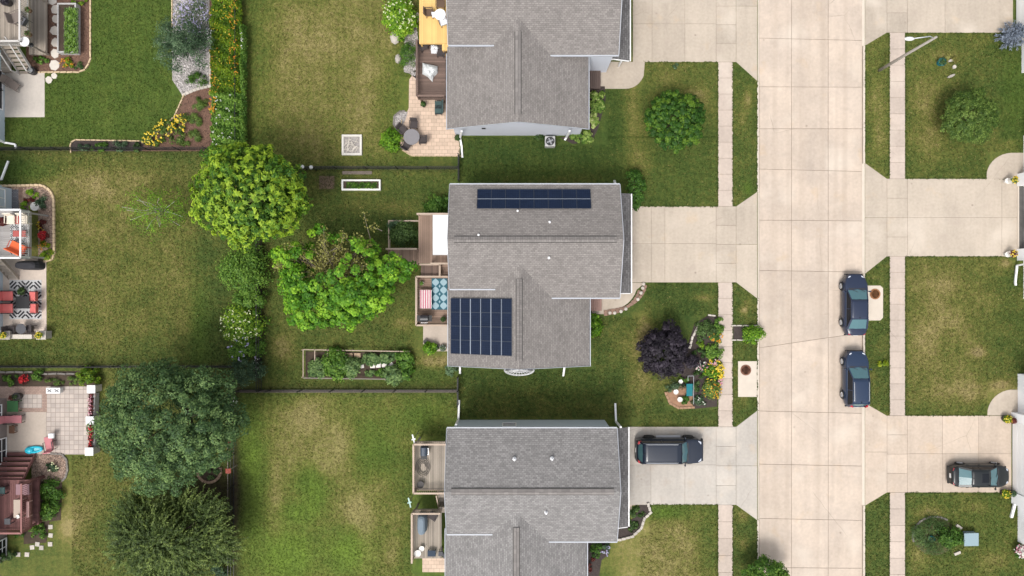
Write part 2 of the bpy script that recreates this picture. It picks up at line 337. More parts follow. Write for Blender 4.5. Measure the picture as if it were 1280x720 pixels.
    soil = soil+.8*rectw(X, Y, 300, 484, 573, 488, 1.5)+.6*rectw(X, Y, 0, 186, 573, 190, 1.0)*(X < 300)+.6*rectw(X, Y, 340, 209, 573, 213, 1.0)+.5*rectw(X, Y, 0, 455, 300, 459, 1.0)+.75*blob(X, Y, 1222, 441, 6, 5)*.5
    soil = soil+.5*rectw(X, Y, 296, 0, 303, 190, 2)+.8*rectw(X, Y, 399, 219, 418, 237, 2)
    return np.clip(dry, 0, 1), np.clip(viv, 0, 1), np.clip(soil, 0, 1)

def build_ground():
    xs = np.concatenate([[-900, -300, -120, -80, -60, -50], np.arange(-44, 19.0, .2), [19.18, 19.2, 19.24, 27.46, 27.5, 27.56], np.arange(27.7, 44.01, .2), [50, 60, 80, 120, 300, 900]])
    ys = np.concatenate([[-900, -300, -120, -80, -60, -40, -30], np.arange(-26, 26.01, .2), [30, 40, 60, 80, 120, 300, 900]])
    X, Y = np.meshgrid(xs, ys); PX = X*16+640; PY = 360-Y*16
    Z = np.where((X > 19.21) & (X < 27.52), -.2, 0.0)
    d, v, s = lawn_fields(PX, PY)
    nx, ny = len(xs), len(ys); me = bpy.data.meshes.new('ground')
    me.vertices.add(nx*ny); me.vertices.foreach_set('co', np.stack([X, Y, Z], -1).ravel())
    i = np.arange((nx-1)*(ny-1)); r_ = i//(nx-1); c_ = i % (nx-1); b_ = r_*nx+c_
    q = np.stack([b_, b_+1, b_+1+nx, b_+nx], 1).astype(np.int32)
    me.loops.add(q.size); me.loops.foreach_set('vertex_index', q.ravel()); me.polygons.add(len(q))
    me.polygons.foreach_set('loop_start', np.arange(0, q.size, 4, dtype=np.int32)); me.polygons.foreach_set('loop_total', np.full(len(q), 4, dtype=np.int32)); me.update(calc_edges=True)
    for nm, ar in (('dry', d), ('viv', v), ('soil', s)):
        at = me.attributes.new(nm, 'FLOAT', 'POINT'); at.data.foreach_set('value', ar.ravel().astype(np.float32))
    m = bpy.data.materials.new('lawn_grass'); m.use_nodes = True; t = m.node_tree; N = t.nodes; Lk = t.links
    b = N["Principled BSDF"]; b.inputs['Roughness'].default_value = .8; b.inputs['Specular IOR Level'].default_value = .2
    tc = N.new("ShaderNodeTexCoord")
    def nz(sc, det=4, ro=.6):
        n = N.new("ShaderNodeTexNoise"); n.inputs['Scale'].default_value = sc; n.inputs['Detail'].default_value = det; n.inputs['Roughness'].default_value = ro
        Lk.new(tc.outputs['Object'], n.inputs['Vector']); return n.outputs[0]
    def mth(op, a_, bb, cl=False):
        n = N.new("ShaderNodeMath"); n.operation = op; n.use_clamp = cl
        for k, x in enumerate((a_, bb)):
            if isinstance(x, (int, float)): n.inputs[k].default_value = x
            else: Lk.new(x, n.inputs[k])
        return n.outputs[0]
    def at(nm): n = N.new("ShaderNodeAttribute"); n.attribute_name = nm; return n.outputs['Fac']
    def rgbmix(f, a_, bb):
        n = N.new("ShaderNodeMix"); n.data_type = 'RGBA'
        for k, x in ((0, f), (6, a_), (7, bb)):
            if isinstance(x, tuple): n.inputs[k].default_value = (*x, 1)
            else: Lk.new(x, n.inputs[k])
        return n.outputs[2]
    f = mth('ADD', at('dry'), mth('ADD', mth('MULTIPLY', mth('SUBTRACT', nz(.55, 5), .5), .85), mth('MULTIPLY', mth('SUBTRACT', nz(3.2, 5, .8), .5), 1.15)), True)
    cr = N.new("ShaderNodeValToRGB"); el = cr.color_ramp.elements
    el[0].color = (.029, .056, .010, 1); el[1].color = (.245, .20, .085, 1)
    for p_, c_ in ((.3, (.056, .081, .016)), (.6, (.108, .114, .026)), (.8, (.165, .147, .046))): x = el.new(p_); x.color = (*c_, 1)
    Lk.new(f, cr.inputs[0])
    c1 = rgbmix(mth('MULTIPLY', at('viv'), mth('ADD', nz(1.2, 3), .3, True), True), cr.outputs[0], (.120, .185, .024))
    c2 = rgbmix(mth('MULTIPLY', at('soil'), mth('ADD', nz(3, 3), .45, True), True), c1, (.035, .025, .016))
    # grain of the turf at blade-tuft size, faint mower stripes
    wv = N.new("ShaderNodeTexWave"); wv.inputs['Scale'].default_value = .55; wv.inputs['Distortion'].default_value = .8; wv.inputs['Detail'].default_value = 2; Lk.new(tc.outputs['Object'], wv.inputs['Vector'])
    br = mth('ADD', mth('ADD', mth('MULTIPLY', nz(5, 4, .85), 1.5), mth('MULTIPLY', nz(20, 2, .8), .8)), mth('MULTIPLY', wv.outputs['Fac'], .10))
    h = N.new("ShaderNodeHueSaturation"); Lk.new(c2, h.inputs['Color']); Lk.new(mth('ADD', br, -.13), h.inputs['Value']); Lk.new(h.outputs[0], b.inputs['Base Color'])
    bp = N.new("ShaderNodeBump"); bp.inputs['Strength'].default_value = .6; bp.inputs['Distance'].default_value = .03; Lk.new(nz(22, 3, .8), bp.inputs['Height']); Lk.new(bp.outputs[0], b.inputs['Normal'])
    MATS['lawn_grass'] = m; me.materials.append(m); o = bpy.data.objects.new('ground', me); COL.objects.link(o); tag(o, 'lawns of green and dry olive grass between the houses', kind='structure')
build_ground()

def G(px, py, z=0.0): return ((px-640)/16, (360-py)/16, z)
def structure(name, label, loc=(0, 0, 0)):
    o = thing(name, label, None, loc, kind='structure'); return o
def slab(parent, pts, z0, z1, m, g=.016, name='slab'):
    """concrete slab from plan marks, shrunk by the joint"""
    w_ = [G(*p[:2]) for p in pts]; cx = sum(p[0] for p in w_)/len(w_); cy = sum(p[1] for p in w_)/len(w_); q = []
    for i, p in enumerate(w_):
        dx = -g if p[0] > cx else g; dy = -g if p[1] > cy else g
        z = pts[i][2] if len(pts[i]) > 2 else z1; q.append((p[0]+dx, p[1]+dy, z))
    mb = MB(); mb.poly(q, z0, z1, tint=random.random()); return mb.build(name, m, parent)
# ---- street
road = structure('road', 'pale concrete street of large square slabs running down the right')
mb = MB(); mb.box((23.35, 0, -.165), (8.29, 600, .06)); mb.build('road_bed', M_JOINT, road)
ysL = [-15, 47, 108, 160.5, 211, 275, 338, 435, 514, 580.5, 648.6, 710, 772]
ysR = [-15, 50, 108.5, 160.5, 214, 276, 340, 416, 517, 583, 651, 711, 772]
xsR = [949.5, 990, 1036, 1078.5]
for i in range(len(ysL)-1):
    for j in range(3):
        f0 = (xsR[j]-949.5)/129; f1 = (xsR[j+1]-949.5)/129
        ya0 = ysL[i]+(ysR[i]-ysL[i])*f0; ya1 = ysL[i]+(ysR[i]-ysL[i])*f1; yb0 = ysL[i+1]+(ysR[i+1]-ysL[i+1])*f0; yb1 = ysL[i+1]+(ysR[i+1]-ysL[i+1])*f1
        slab(road, [(xsR[j], ya0), (xsR[j], yb0), (xsR[j+1], yb1), (xsR[j+1], ya1)], -.19, -.10, M_ROAD)
mb = MB()
for s_ in (-1, 1):
    for k in range(60):
        for j in range(3):
            y0 = (23.5+k*3.9)*s_; mb.box(((xsR[j]+xsR[j+1])/2/16-40, y0+1.95*s_, -.145), ((xsR[j+1]-xsR[j])/16-.04, 3.87, .09))
mb.build('far_slabs', M_ROAD, road, kind='stuff')
M_KERB = mat('kerb_concrete', (.54, .475, .40), rough=.85, noise=.15, nscale=1.5, tint=.1)
kerb = structure('kerb', 'pale concrete kerb along both sides of the street')
def kerbrun(x, spans):
    for y0, y1 in spans:
        n = max(1, round(abs(y1-y0)/56))
        for k in range(n):
            a_ = y0+(y1-y0)*k/n; b_ = y0+(y1-y0)*(k+1)/n; c0 = G(x, a_); c1 = G(x, b_)
            mb = MB(); mb.box((c0[0], (c0[1]+c1[1])/2, -.09), (.15, abs(c0[1]-c1[1])-.02, .21)); mb.build('kerb_stone', M_KERB, kerb, bevel=.015)
kerbrun(947.6, [(-60, -8), (101, 240), (373, 513), (650, 780)]); kerbrun(1080.2, [(57, 204), (342, 504), (632, 780)])
mb = MB()
for x in (947.6, 1080.2):
    for s_ in (-1, 1): mb.box((x/16-40, s_*165, -.09), (.15, 280, .21))
mb.build('far_kerb', M_KERB, kerb, kind='stuff')
# ---- driveways, aprons and pavements
def driveway(lab, side, y0, y1, xh, m, xj, yj, flare0, flare1, ya=None):
    """xh: house end; xj / yj: joint marks"""
    o = structure('driveway', lab)
    sx0, sx1 = (895, 920) if side < 0 else (1108.5, 1134)
    xa = 946.4 if side < 0 else 1081.4
    xin = sx0 if side < 0 else sx1
    base = MB(); base.poly([q[:2] for q in [G(xh, y0), G(xh, y1), G(xin, y1), G(xin, y0)]], -.05, .006); base.poly([q[:2] for q in [G(sx0, y0), G(sx0, y1), G(sx1, y1), G(sx1, y0)]], -.06, .007)
    base.build('joint_filler', M_JOINT, o)
    X_ = sorted([xh, xin]+xj); Y_ = [y0]+yj+[y1]
    for i in range(len(X_)-1):
        for j in range(len(Y_)-1): slab(o, [(X_[i], Y_[j]), (X_[i], Y_[j+1]), (X_[i+1], Y_[j+1]), (X_[i+1], Y_[j])], -.03, .03, m, .010)
    n = max(1, round((y1-y0)/24.0))
    for j in range(n):
        a_ = y0+(y1-y0)*j/n; b_ = y0+(y1-y0)*(j+1)/n; slab(o, [(sx0, a_), (sx0, b_), (sx1, b_), (sx1, a_)], -.03, .031, m, .012)
    sxe = sx1 if side < 0 else sx0; ym = ya or (y0+y1)/2
    slab(o, [(sxe, y0, .03), (sxe, ym, .03), (xa, ym, .008), (xa, flare0, .008)], -.2, .03, m, .010, 'apron_slab')
    slab(o, [(sxe, ym, .03), (sxe, y1, .03), (xa, flare1, .008), (xa, ym, .008)], -.2, .03, m, .010, 'apron_slab')
    xl = xa+3.2 if side < 0 else xa-3.2
    slab(o, [(xa, flare0, .008), (xa, flare1, .008), (xl, flare1, -.092), (xl, flare0, -.092)], -.19, .0, M_KERB, .002, 'gutter_lip')
    return o
driveway('pale concrete driveway of the top middle house', -1, -62, 77.6, 791, M_DRV, [815, 856], [-15, 30], -80, 101)
driveway('empty concrete driveway of the house with solar panels', -1, 258, 353, 786, M_DRV, [814, 831], [304.5], 240, 373)
driveway('light grey concrete driveway under the black off-road car', -1, 533.4, 631, 784, M_DRV_W, [813.6, 856], [581], 513.5, 650)
driveway('concrete driveway at the top right corner', 1, -58, 41, 1266, M_DRV, [1181], [-10], -70, 57)
driveway('concrete driveway leading to the open garage on the right', 1, 223.5, 320.5, 1272, M_DRV, [1252], [272], 204, 342)
driveway('warm beige concrete driveway under the dark hatchback', 1, 519.5, 615.5, 1264, M_DRV_T, [1178, 1223], [567], 504, 632, ya=565)
def pavement(lab, x0, x1, spans, pitch):
    o = structure('sidewalk', lab)
    for (a_, b_) in spans:
        base = MB(); base.poly([q[:2] for q in [G(x0, a_), G(x0, b_), G(x1, b_), G(x1, a_)]], -.05, .006); base.build('joint_filler', M_JOINT, o)
        n = max(1, round((b_-a_)/pitch))
        for j in range(n):
            p = a_+(b_-a_)*j/n; q = a_+(b_-a_)*(j+1)/n; slab(o, [(x0, p), (x0, q), (x1, q), (x1, p)], -.03, .026+random.uniform(0, .006), M_WALK, .012)
    return o
pavement('narrow slab pavement on the left side of the street', 897.6, 916.2, [(77.6, 258), (353, 533.4), (631, 800)], 20.3)
pavement('narrow slab pavement on the right side of the street', 1112, 1131.2, [(41, 223.5), (320.5, 519.5), (615.5, 800)], 20.3)
def arc(cx, cy, rx, ry, a0, a1, n=10): return [(cx+rx*math.cos(R(a0+(a1-a0)*i/n)), cy-ry*math.sin(R(a0+(a1-a0)*i/n))) for i in range(n+1)]
def patch(name, lab, pts, m, z=.02, z0=-.04, kind='structure'):
    mb = MB(); mb.poly([G(*p)[:2] for p in pts], z0, z, tint=.5); c = G(*pts[0])
    return solo(mb, name, m, lab, None, (0, 0, 0), kind=kind)
patch('walkway', 'curved concrete walk beside the porch of the top middle house', [(745, 77), (745, 111)]+arc(782, 86, 24, 25, 270, 340, 8)+[(806, 77.5)], M_DRV, .022)
patch('walkway', 'curved concrete walk beside the porch of the solar panel house', [(740, 353), (740, 392), (757, 393)]+arc(757, 353, 40, 36, 285, 345, 6)+[(806, 353.5)], M_DRV, .022)
patch('walkway', 'short curved walk beside the porch of the lower middle house', [(740, 630), (740, 662), (775, 658)]+arc(760, 632, 30, 28, 300, 360, 5)+[(795, 631)], M_DRV_T, .022)
patch('walkway', 'rounded concrete walk above the open garage driveway', [(1233, 224)]+arc(1266, 220, 33, 29, 170, 95, 8)+[(1330, 191), (1330, 224)], M_DRV, .022)
patch('walkway', 'rounded concrete walk above the hatchback driveway', [(1234, 519)]+arc(1266, 518, 32, 31, 170, 95, 8)+[(1330, 487), (1330, 519)], M_DRV, .022)
# brick edging with pale stones along the walk of the middle house
M_BRICK = mat('edging_brick', (.25, .16, .12), rough=.9, noise=.3, nscale=4, tint=.5, obj=.3)
M_STONE = mat('pale_stone', (.47, .43, .38), rough=.9, noise=.2, nscale=5, tint=.3, obj=.25)
M_TAN = mat('tan_edging', (.55, .42, .27), rough=.9, noise=.2, nscale=3, tint=.3, obj=.2)
M_GREYST = mat('grey_stone', (.22, .20, .18), rough=.9, noise=.3, nscale=5, tint=.4, obj=.3)
def along(pts, step):
    out = []; acc = 0.0
    for i in range(len(pts)-1):
        a_ = Vector(G(*pts[i])); b_ = Vector(G(*pts[i+1])); L = (b_-a_).length; d = (b_-a_).normalized(); s_ = acc
        while s_ < L: out.append((a_+d*s_, math.atan2(d.y, d.x))); s_ += step
        acc = s_-L
    return out
def edging(parent, pts, m, step=.32, w=.14, h=.09, name='edging_stone', shared={}):
    for p, an in along(pts, step):
        key = (m.name, round(step, 2), round(w, 2))
        if key not in shared:
            mb = MB(); mb.poly([(-step*.47, -w*.45), (step*.44, -w*.5), (step*.47, w*.42), (0, w*.52), (-step*.45, w*.5)], -.03, h); o = mb.build(name, m, parent, local=True, bevel=.012); shared[key] = o.data
        else:
            o = bpy.data.objects.new(name, shared[key]); COL.objects.link(o); o.parent = parent
        off = off_of(parent); o.location = (p.x-off[0], p.y-off[1], random.uniform(-.01, .01)); o.rotation_euler = (0, 0, an+random.uniform(-.08, .08))
wedge = structure('walk_edging', 'curved brick edging with pale rocks round the walk')
edging(wedge, [(757, 393)]+arc(757, 353, 43.5, 39, 285, 348, 8), M_BRICK, .30, .22)
edging(wedge, [(757, 389.5)]+arc(757, 353, 50, 36, 288, 352, 8)[1:], M_BRICK, .30, .22)
for (x, y) in [(762, 391), (768, 391), (776, 389), (782, 386), (797, 374), (801, 366), (803, 360), (804, 355)]:
    mb = MB(); mb.lathe(G(x, y, .05), [(.10, 0), (.15, .06), (.11, .13), (.02, .15)], 7, tint=.7); mb.build('rock', M_STONE, wedge)
# ---- utility pads with rusty round covers
M_RUST = mat('rusty_iron', (.17, .075, .045), rough=.8, noise=.3, nscale=4, bump=.4, bscale=30)
M_RUST2 = mat('rusty_iron_orange', (.26, .115, .045), rough=.8, noise=.3, nscale=4, bump=.4, bscale=30)
patch('concrete_pad', 'white concrete pad in the left verge', [(922.5, 451.5), (922.5, 496), (946, 496), (946, 451.5)], M_KERB, .035)
patch('concrete_pad', 'rounded white concrete pad in the right verge', [(1081.5, 357), (1081.5, 400.5), (1100, 400.5), (1103.5, 397), (1103.5, 360), (1100, 357)], M_KERB, .035)
for (x, y, m_, lab) in [(932, 462.5, M_RUST, 'dark red brown round cover on the pad left of the street'), (1093.5, 367.5, M_RUST2, 'rusty orange round cover on the pad beside the upper parked car')]:
    c = G(x, y, .035); o = thing('manhole_cover', lab, 'manhole cover', c, 'round covers on the verge pads')
    mb = MB(); mb.lathe(c, [(.42, 0), (.42, .02), (.40, .03)], 28); mb.build('lid', m_, o)
    mb = MB(); mb.lathe((c[0], c[1], c[2]+.031), [(.34, 0), (.34, .012), (.30, .012), (.30, 0)], 28)
    for k in range(5): mb.box((c[0]+(-.2+.1*k), c[1], c[2]+.036), (.03, .46, .012))
    mb.build('raised_ring', m_, o)
# ================================================================ HOUSES
def shingle(name, c1, c2, mo, rot): return brickmat(name, c1, c2, mo, .24, .125, .010, rot, noise=.16, nscale=.8, bump=.5, fine=.38, rough=.9)
SH = {}
for k, (a_, b_, c_) in {'warm': ((.245, .225, .212), (.175, .160, .151), (.125, .114, .108)), 'grey': ((.265, .255, .25), (.175, .168, .165), (.12, .115, .113))}.items():
    SH[k] = (shingle('shingle_'+k+'_x', a_, b_, c_, 0), shingle('shingle_'+k+'_y', a_, b_, c_, math.pi/2))
M_PENT = brickmat('shingle_dark', (.17, .165, .165), (.10, .095, .095), (.06, .055, .055), .3, .145, .012, math.pi/2, noise=.15, rough=.9)  # darker shingle, with the main gable's shade mixed into its tone
M_VENT = mat('ridge_cap', (.20, .184, .175), rough=.9, noise=.15, nscale=2, tint=.3)
M_VENTD = mat('ridge_gap', (.085, .08, .076), rough=.9)
def siding(name, c):
    if name in MATS: return MATS[name]
    m = mat(name, c, rough=.6, noise=.05, nscale=.6); t = m.node_tree; N = t.nodes; Lk = t.links
    tc = N.new("ShaderNodeTexCoord"); sp = N.new("ShaderNodeSeparateXYZ"); Lk.new(tc.outputs['Object'], sp.inputs[0])
    f = N.new("ShaderNodeMath"); f.operation = 'MULTIPLY'; Lk.new(sp.outputs[2], f.inputs[0]); f.inputs[1].default_value = 1/.12
    g = N.new("ShaderNodeMath"); g.operation = 'FRACT'; Lk.new(f.outputs[0], g.inputs[0])
    bp = N.new("ShaderNodeBump"); bp.inputs['Strength'].default_value = .8; bp.inputs['Distance'].default_value = .03; bp.invert = True
    Lk.new(g.outputs[0], bp.inputs['Height']); Lk.new(bp.outputs[0], N["Principled BSDF"].inputs['Normal']); return m
M_SID_A = siding('siding_lavender', (.50, .52, .58)); M_SID_B = siding('siding_tan', (.42, .38, .32)); M_SID_C = siding('siding_blue', (.46, .53, .58))
M_SID_D = siding('siding_brown', (.24, .20, .185))
M_GUT = mat('gutter_paint', (.40, .42, .46), rough=.5)
M_GLASS = mat('window_glass', (.012, .016, .022), rough=.06, spec=.9)
M_TRIM = mat('white_trim', (.84, .84, .84), rough=.45)
M_GARD = mat('garage_door', (.70, .68, .64), rough=.5)
def window(parent, c, w_, h_, face, cols=2, rows=1, name='window', m=None):
    """face: 'x+','x-','y+','y-' ; frame proud of the wall, panes recessed"""
    ax = face[0]; s_ = 1 if face[1] == '+' else -1
    def bx(mb, u, v, d, su, sv, sdp):
        if ax == 'x': mb.box((c[0]+s_*d, c[1]+u, c[2]+v), (sdp, su, sv))
        else: mb.box((c[0]+u, c[1]+s_*d, c[2]+v), (su, sdp, sv))
    fr = MB(); t_ = .08
    for v in (-h_/2, h_/2): bx(fr, 0, v, .03, w_+t_, t_, .08)
    for u in (-w_/2, w_/2): bx(fr, u, 0, .028, t_-.004, h_-t_, .075)
    for i in range(1, cols): bx(fr, -w_/2+w_*i/cols, 0, .026, .045, h_-t_, .06)
    for j in range(1, rows): bx(fr, 0, -h_/2+h_*j/rows, .024, w_-t_, .04, .055)
    f = fr.build(name, M_TRIM, parent)
    for i in range(cols):
        g = MB(); bx(g, -w_/2+w_*(i+.5)/cols, 0, .008, w_/cols-.05, h_-.08, .03); g.build('pane', m or M_GLASS, f)
    return f
ZE, ZR, ZW, SL = None, 6.5, 3.7, .41
def ridge_vent(parent, p0, p1, ladder, z):
    (x0, y0), (x1, y1) = p0, p1; mb = MB(); d = MB(); w_ = .19
    L = math.hypot(x1-x0, y1-y0); hor = abs(x1-x0) > abs(y1-y0); n = int(L/(.16 if ladder else .3))
    for k in range(n):
        a_ = (k+.5)/n; cx, cy = x0+(x1-x0)*a_, y0+(y1-y0)*a_; ln = L/n-(.025 if ladder else .006)
        for s_ in (-1, 1):
            if hor: mb.box((cx, cy+s_*w_/2, z+.035), (ln, w_, .025), rx=-s_*.39)
            else: mb.box((cx+s_*w_/2, cy, z+.035), (w_, ln, .025), ry=s_*.39)
    for s_ in (-1, 1):
        if hor: d.box(((x0+x1)/2, (y0+y1)/2+s_*.215, z-.06), (L, .045, .06))
        else: d.box(((x0+x1)/2+s_*.215, (y0+y1)/2, z-.06), (.045, L, .06))
    o = mb.build('ridge_vent', M_VENT, parent); d.build('vent_gap', M_VENTD, o)
def ranch(lab, ox, oy, sid, sh, ladder=False, porch=None):
    """L-shaped house: main block under an east-west ridge, wing running south, pent roof over the garage"""
    H = thing('house', lab, 'house', (ox, oy, 0), 'three matching grey-roofed houses down the middle')
    X0, X1, YN, YR = -4.41, 7.64, 7.35, 3.33; YL, YRt = -.06, -.68; WX0, WX1, WR, WY = -4.62, 5.64, .51, -5.64
    zm = lambda y: ZR-SL*abs(y-YR)
    ZWR = ZW+SL*(WX1-WR); zw = lambda x: ZWR-SL*abs(x-WR)
    apex = YR-(ZR-ZWR)/SL; xl = WR-(ZWR-zm(YL))/SL; xr = WR+(ZWR-zm(YRt))/SL
    T = lambda *p: (p[0]+ox, p[1]+oy, p[2])
    sx, sy = SH[sh]
    mb = MB(); mb.slab3([T(X0, YR, ZR), T(X1, YR, ZR), T(X1, YN, zm(YN)), T(X0, YN, zm(YN))], .10); roof = mb.build('roof', sx, H)
    mb = MB(); mb.slab3([T(X0, YR, ZR), T(X0, YL, zm(YL)), T(xl, YL, zm(YL)), T(WR, apex, ZWR), T(xr, YRt, zm(YRt)), T(X1, YRt, zm(YRt)), T(X1, YR, ZR)], .10); mb.build('roof', sx, H)
    mb = MB(); mb.slab3([T(WX0, WY, zw(WX0)), T(WR, WY, ZWR), T(WR, apex, ZWR-.002), T(xl, YL, zw(xl)-.002), T(xl-.2, .3, zw(xl-.2)), T(WX0, .3, zw(WX0))], .10); mb.build('roof', sy, H)
    mb = MB(); mb.slab3([T(WX1, WY, zw(WX1)), T(WX1, .3, zw(WX1)), T(xr+.2, .3, zw(xr+.2)), T(xr, YRt, zw(xr)-.002), T(WR, apex, ZWR-.002), T(WR, WY, ZWR)], .10); mb.build('roof', sy, H)
    # gutters and rake boards, white
    g = MB(); G_ = .06
    def edge(a_, b_, wd=.04, dp=.16, dz=-.06): g.bar(T(a_[0], a_[1], a_[2]+dz), T(b_[0], b_[1], b_[2]+dz), wd, dp)
    edge((X0, YN+.04, zm(YN)), (X1, YN+.04, zm(YN)), .08); edge((X0, YL-.05, zm(YL)), (xl, YL-.05, zm(YL)), .09); edge((xr, YRt-.05, zm(YRt)), (X1+.03, YRt-.05, zm(YRt)), .09)
    edge((X1+.03, YRt, zm(YRt)), (X1+.03, YR, ZR)); edge((X1+.03, YR, ZR), (X1+.03, YN, zm(YN))); edge((X0-.03, YL, zm(YL)), (X0-.03, YR, ZR), .03); edge((X0-.03, YR, ZR), (X0-.03, YN, zm(YN)), .03)
    edge((WX0-.05, WY, ZW), (WX0-.05, YL-.12, ZW), .05); edge((WX1+.05, WY, ZW), (WX1+.05, -.36, ZW), .06)
    edge((WX0-.08, WY-.03, ZW), (WR, WY-.03, ZWR), .03); edge((WR, WY-.03, ZWR), (WX1+.08, WY-.03, ZW), .03)
    g.build('gutter', M_GUT, H)
    # walls
    wl = MB(); wx0, wx1 = -4.1, 7.43; yn = 7.0
    def prismx(x0, x1, prof):  # profile in (y,z), extruded along x
        n = len(prof); vs = [T(x0, y, z) for y, z in prof]+[T(x1, y, z) for y, z in prof]
        wl.add(vs, [tuple(range(n)), tuple(range(2*n-1, n-1, -1))]+[((i+1) % n, i, i+n, (i+1) % n+n) for i in range(n)])
    prismx(wx0, wx1, [(.25, -.1), (yn, -.1), (yn, zm(yn)-.12), (YR, ZR-.12), (.25, zm(.25)-.12)])
    prismx(5.36, wx1-.003, [(-.38, -.1), (.5, -.1), (.5, zm(.5)-.125), (-.38, zm(-.38)-.125)])
    n = 5; prof = [(-4.3, -.1), (5.34, -.1), (5.34, zw(5.34)-.12), (WR, ZWR-.12), (-4.3, zw(-4.3)-.12)]
    vs = [T(x, WY+.33, z) for x, z in prof]+[T(x, .8, z) for x, z in prof]
    wl.add(vs, [tuple(range(n)), tuple(range(2*n-1, n-1, -1))]+[((i+1) % n, i, i+n, (i+1) % n+n) for i in range(n)])
    wall = wl.build('wall', sid, H)
    # pent roof over the garage doors
    mb = MB(); PY0, PY1 = -.38, 6.98; mb.slab3([T(7.46, PY0, 3.25), T(8.82, PY0, 2.75), T(8.82, PY1, 2.75), T(7.46, PY1, 3.25)], .09); pr = mb.build('pent_roof', M_PENT, H)
    mb = MB(); mb.box(T(8.86, (PY0+PY1)/2, 2.66), (.09, PY1-PY0, .14)); mb.box(T(8.14, PY0-.03, 2.92), (1.3, .05, .12), ry=.35); mb.build('fascia', M_TRIM, pr)
    mb = MB()
    for yy in (PY0+.3, 3.3, PY1-.3): mb = MB(); mb.bar(T(7.47, yy, 2.1), T(8.5, yy, 2.72), .1, .1); mb.build('bracket', M_TRIM, pr)
    # garage doors
    for (ya, yb) in ((.1, 2.9), (3.7, 6.6)):
        d = MB()
        for k in range(4): d.box(T(7.47, (ya+yb)/2, .32+k*.55), (.06, yb-ya, .53))
        d.build('garage_door', M_GARD, H)
    pc = MB(); k_ = 10
    for i in range(k_): pc.box(T(5.36+.16*(i+.5), -1.07, .42), (.145, 1.4, .05))
    pc.box(T(6.16, -1.07, .2), (1.58, 1.36, .38)); pc.build('porch', porch, H)
    # porch door and windows
    window(H, T(5.35, -2.5, 1.7), 1.8, 1.3, 'x+', 2, 2); window(H, T(5.35, -4.3, 1.7), 1.1, 1.3, 'x+', 1, 2)
    dd = MB(); dd.box(T(5.36, -.95, 1.1), (.07, .95, 2.1)); dd.build('door', mat('door_paint', (.18, .06, .04), rough=.5), H)
    window(H, T(-4.1, 5.6, 3.3), 1.8, 2.0, 'x-', 2, 1); window(H, T(-4.1, 2.4, 1.2), 1.6, 1.1, 'x-', 2, 1); window(H, T(-4.3, -3.6, 1.3), 1.9, 2.0, 'x-', 2, 1)
    window(H, T(0, yn, 2.0), 1.0, 1.2, 'y+', 1, 2)
    ridge_vent(H, (ox+X0+.45, oy+YR), (ox+X1-.45, oy+YR), ladder, ZR)
    ridge_vent(H, (ox+WR, oy+WY+.55), (ox+WR, oy+apex-1.0), ladder, ZWR)
    return H, T, zm, zw
M_PVC = mat('pipe_white', (.8, .8, .82), rough=.4)
def roof_pipe(H, px, py, z, big=False):
    c = P(px, py, z); mb = MB(); r_ = .075 if not big else .12
    mb.tube([(c[0], c[1], c[2]-.25), (c[0], c[1], c[2]+.35)], r_, 10); mb.lathe((c[0], c[1], c[2]-.02), [(r_+.09, 0), (r_+.01, .12)], 12); mb.build('vent_pipe', M_PVC, H, smooth=True)
def downspout(H, pts, r_=.055):
    mb = MB()
    for i in range(len(pts)-1): mb.bar(pts[i], pts[i+1], r_*2, r_*1.5)
    mb.build('downspout', M_TRIM, H)
H2, T2, zm, zw = ranch('house with solar panels on its grey-brown roof in the centre', 0, 0, M_SID_B, 'warm', True, mat('porch_mauve', (.27, .17, .145), rough=.8, tint=.2))
H1, T1, _, _ = ranch('lavender-sided house with a yellow wood deck at the top', -.09, 17.22, M_SID_A, 'warm', False, mat('porch_brown', (.10, .07, .06), rough=.8, tint=.3))
H3, T3, _, _ = ranch('grey-roofed house at the bottom beside the black off-road car', -.2, -17.3, M_SID_C, 'grey', False, mat('porch_grey', (.3, .28, .26), rough=.8, tint=.3))
roof_pipe(H2, 687, 278, 5.9); roof_pipe(H2, 686, 322, 5.9); roof_pipe(H3, 643, 573.5, 5.7); roof_pipe(H3, 690, 573, 5.7); roof_pipe(H3, 682.5, 640, 5.8); roof_pipe(H1, 685.5, 8, 5.6, True)
roof_pipe(H2, 598.5, 294, 6.2); roof_pipe(H2, 647, 264, 5.5)
# downspouts and extensions lying on the grass
downspout(H1, [P(577, 164, 3.3), P(575, 172, .3), P(577, 183, .12), P(578, 197, .06)], .07)
downspout(H1, [P(712, 163.5, 3.3), P(708, 172, .2), P(706, 175, .08)], .07)
downspout(H1, [P(777, 76, 2.6), P(773, 83, .2)], .06)
downspout(H2, [P(574, 456, 3.5), P(575, 459, .3), P(575, 467, .08)], .07)
downspout(H2, [P(706, 456, 3.4), P(705.5, 459, .3), P(704, 470, .06)], .07)
downspout(H3, [P(570, 531, 4.6), P(573, 524, .3), P(574, 500, .08)], .07)
downspout(H3, [P(776, 534, 4.4), P(770, 527, .3), P(769, 504, .08)], .07)
downspout(H2, [P(769, 230, 4.6), P(768, 226, .5)], .08)
mb = MB(); mb.bar(T3(7.84, 2.2, 3.4), T3(7.84, 6.9, 3.2), .07, .07); mb.build('downspout', M_TRIM, H3)
c = P(604.5, 160.5, 2.6); mb = MB(); mb.box((c[0], T1(0, -5.33, 0)[1], 2.5), (.28, .1, .2)); mb.build('wall_vent', M_BLACK, H1)
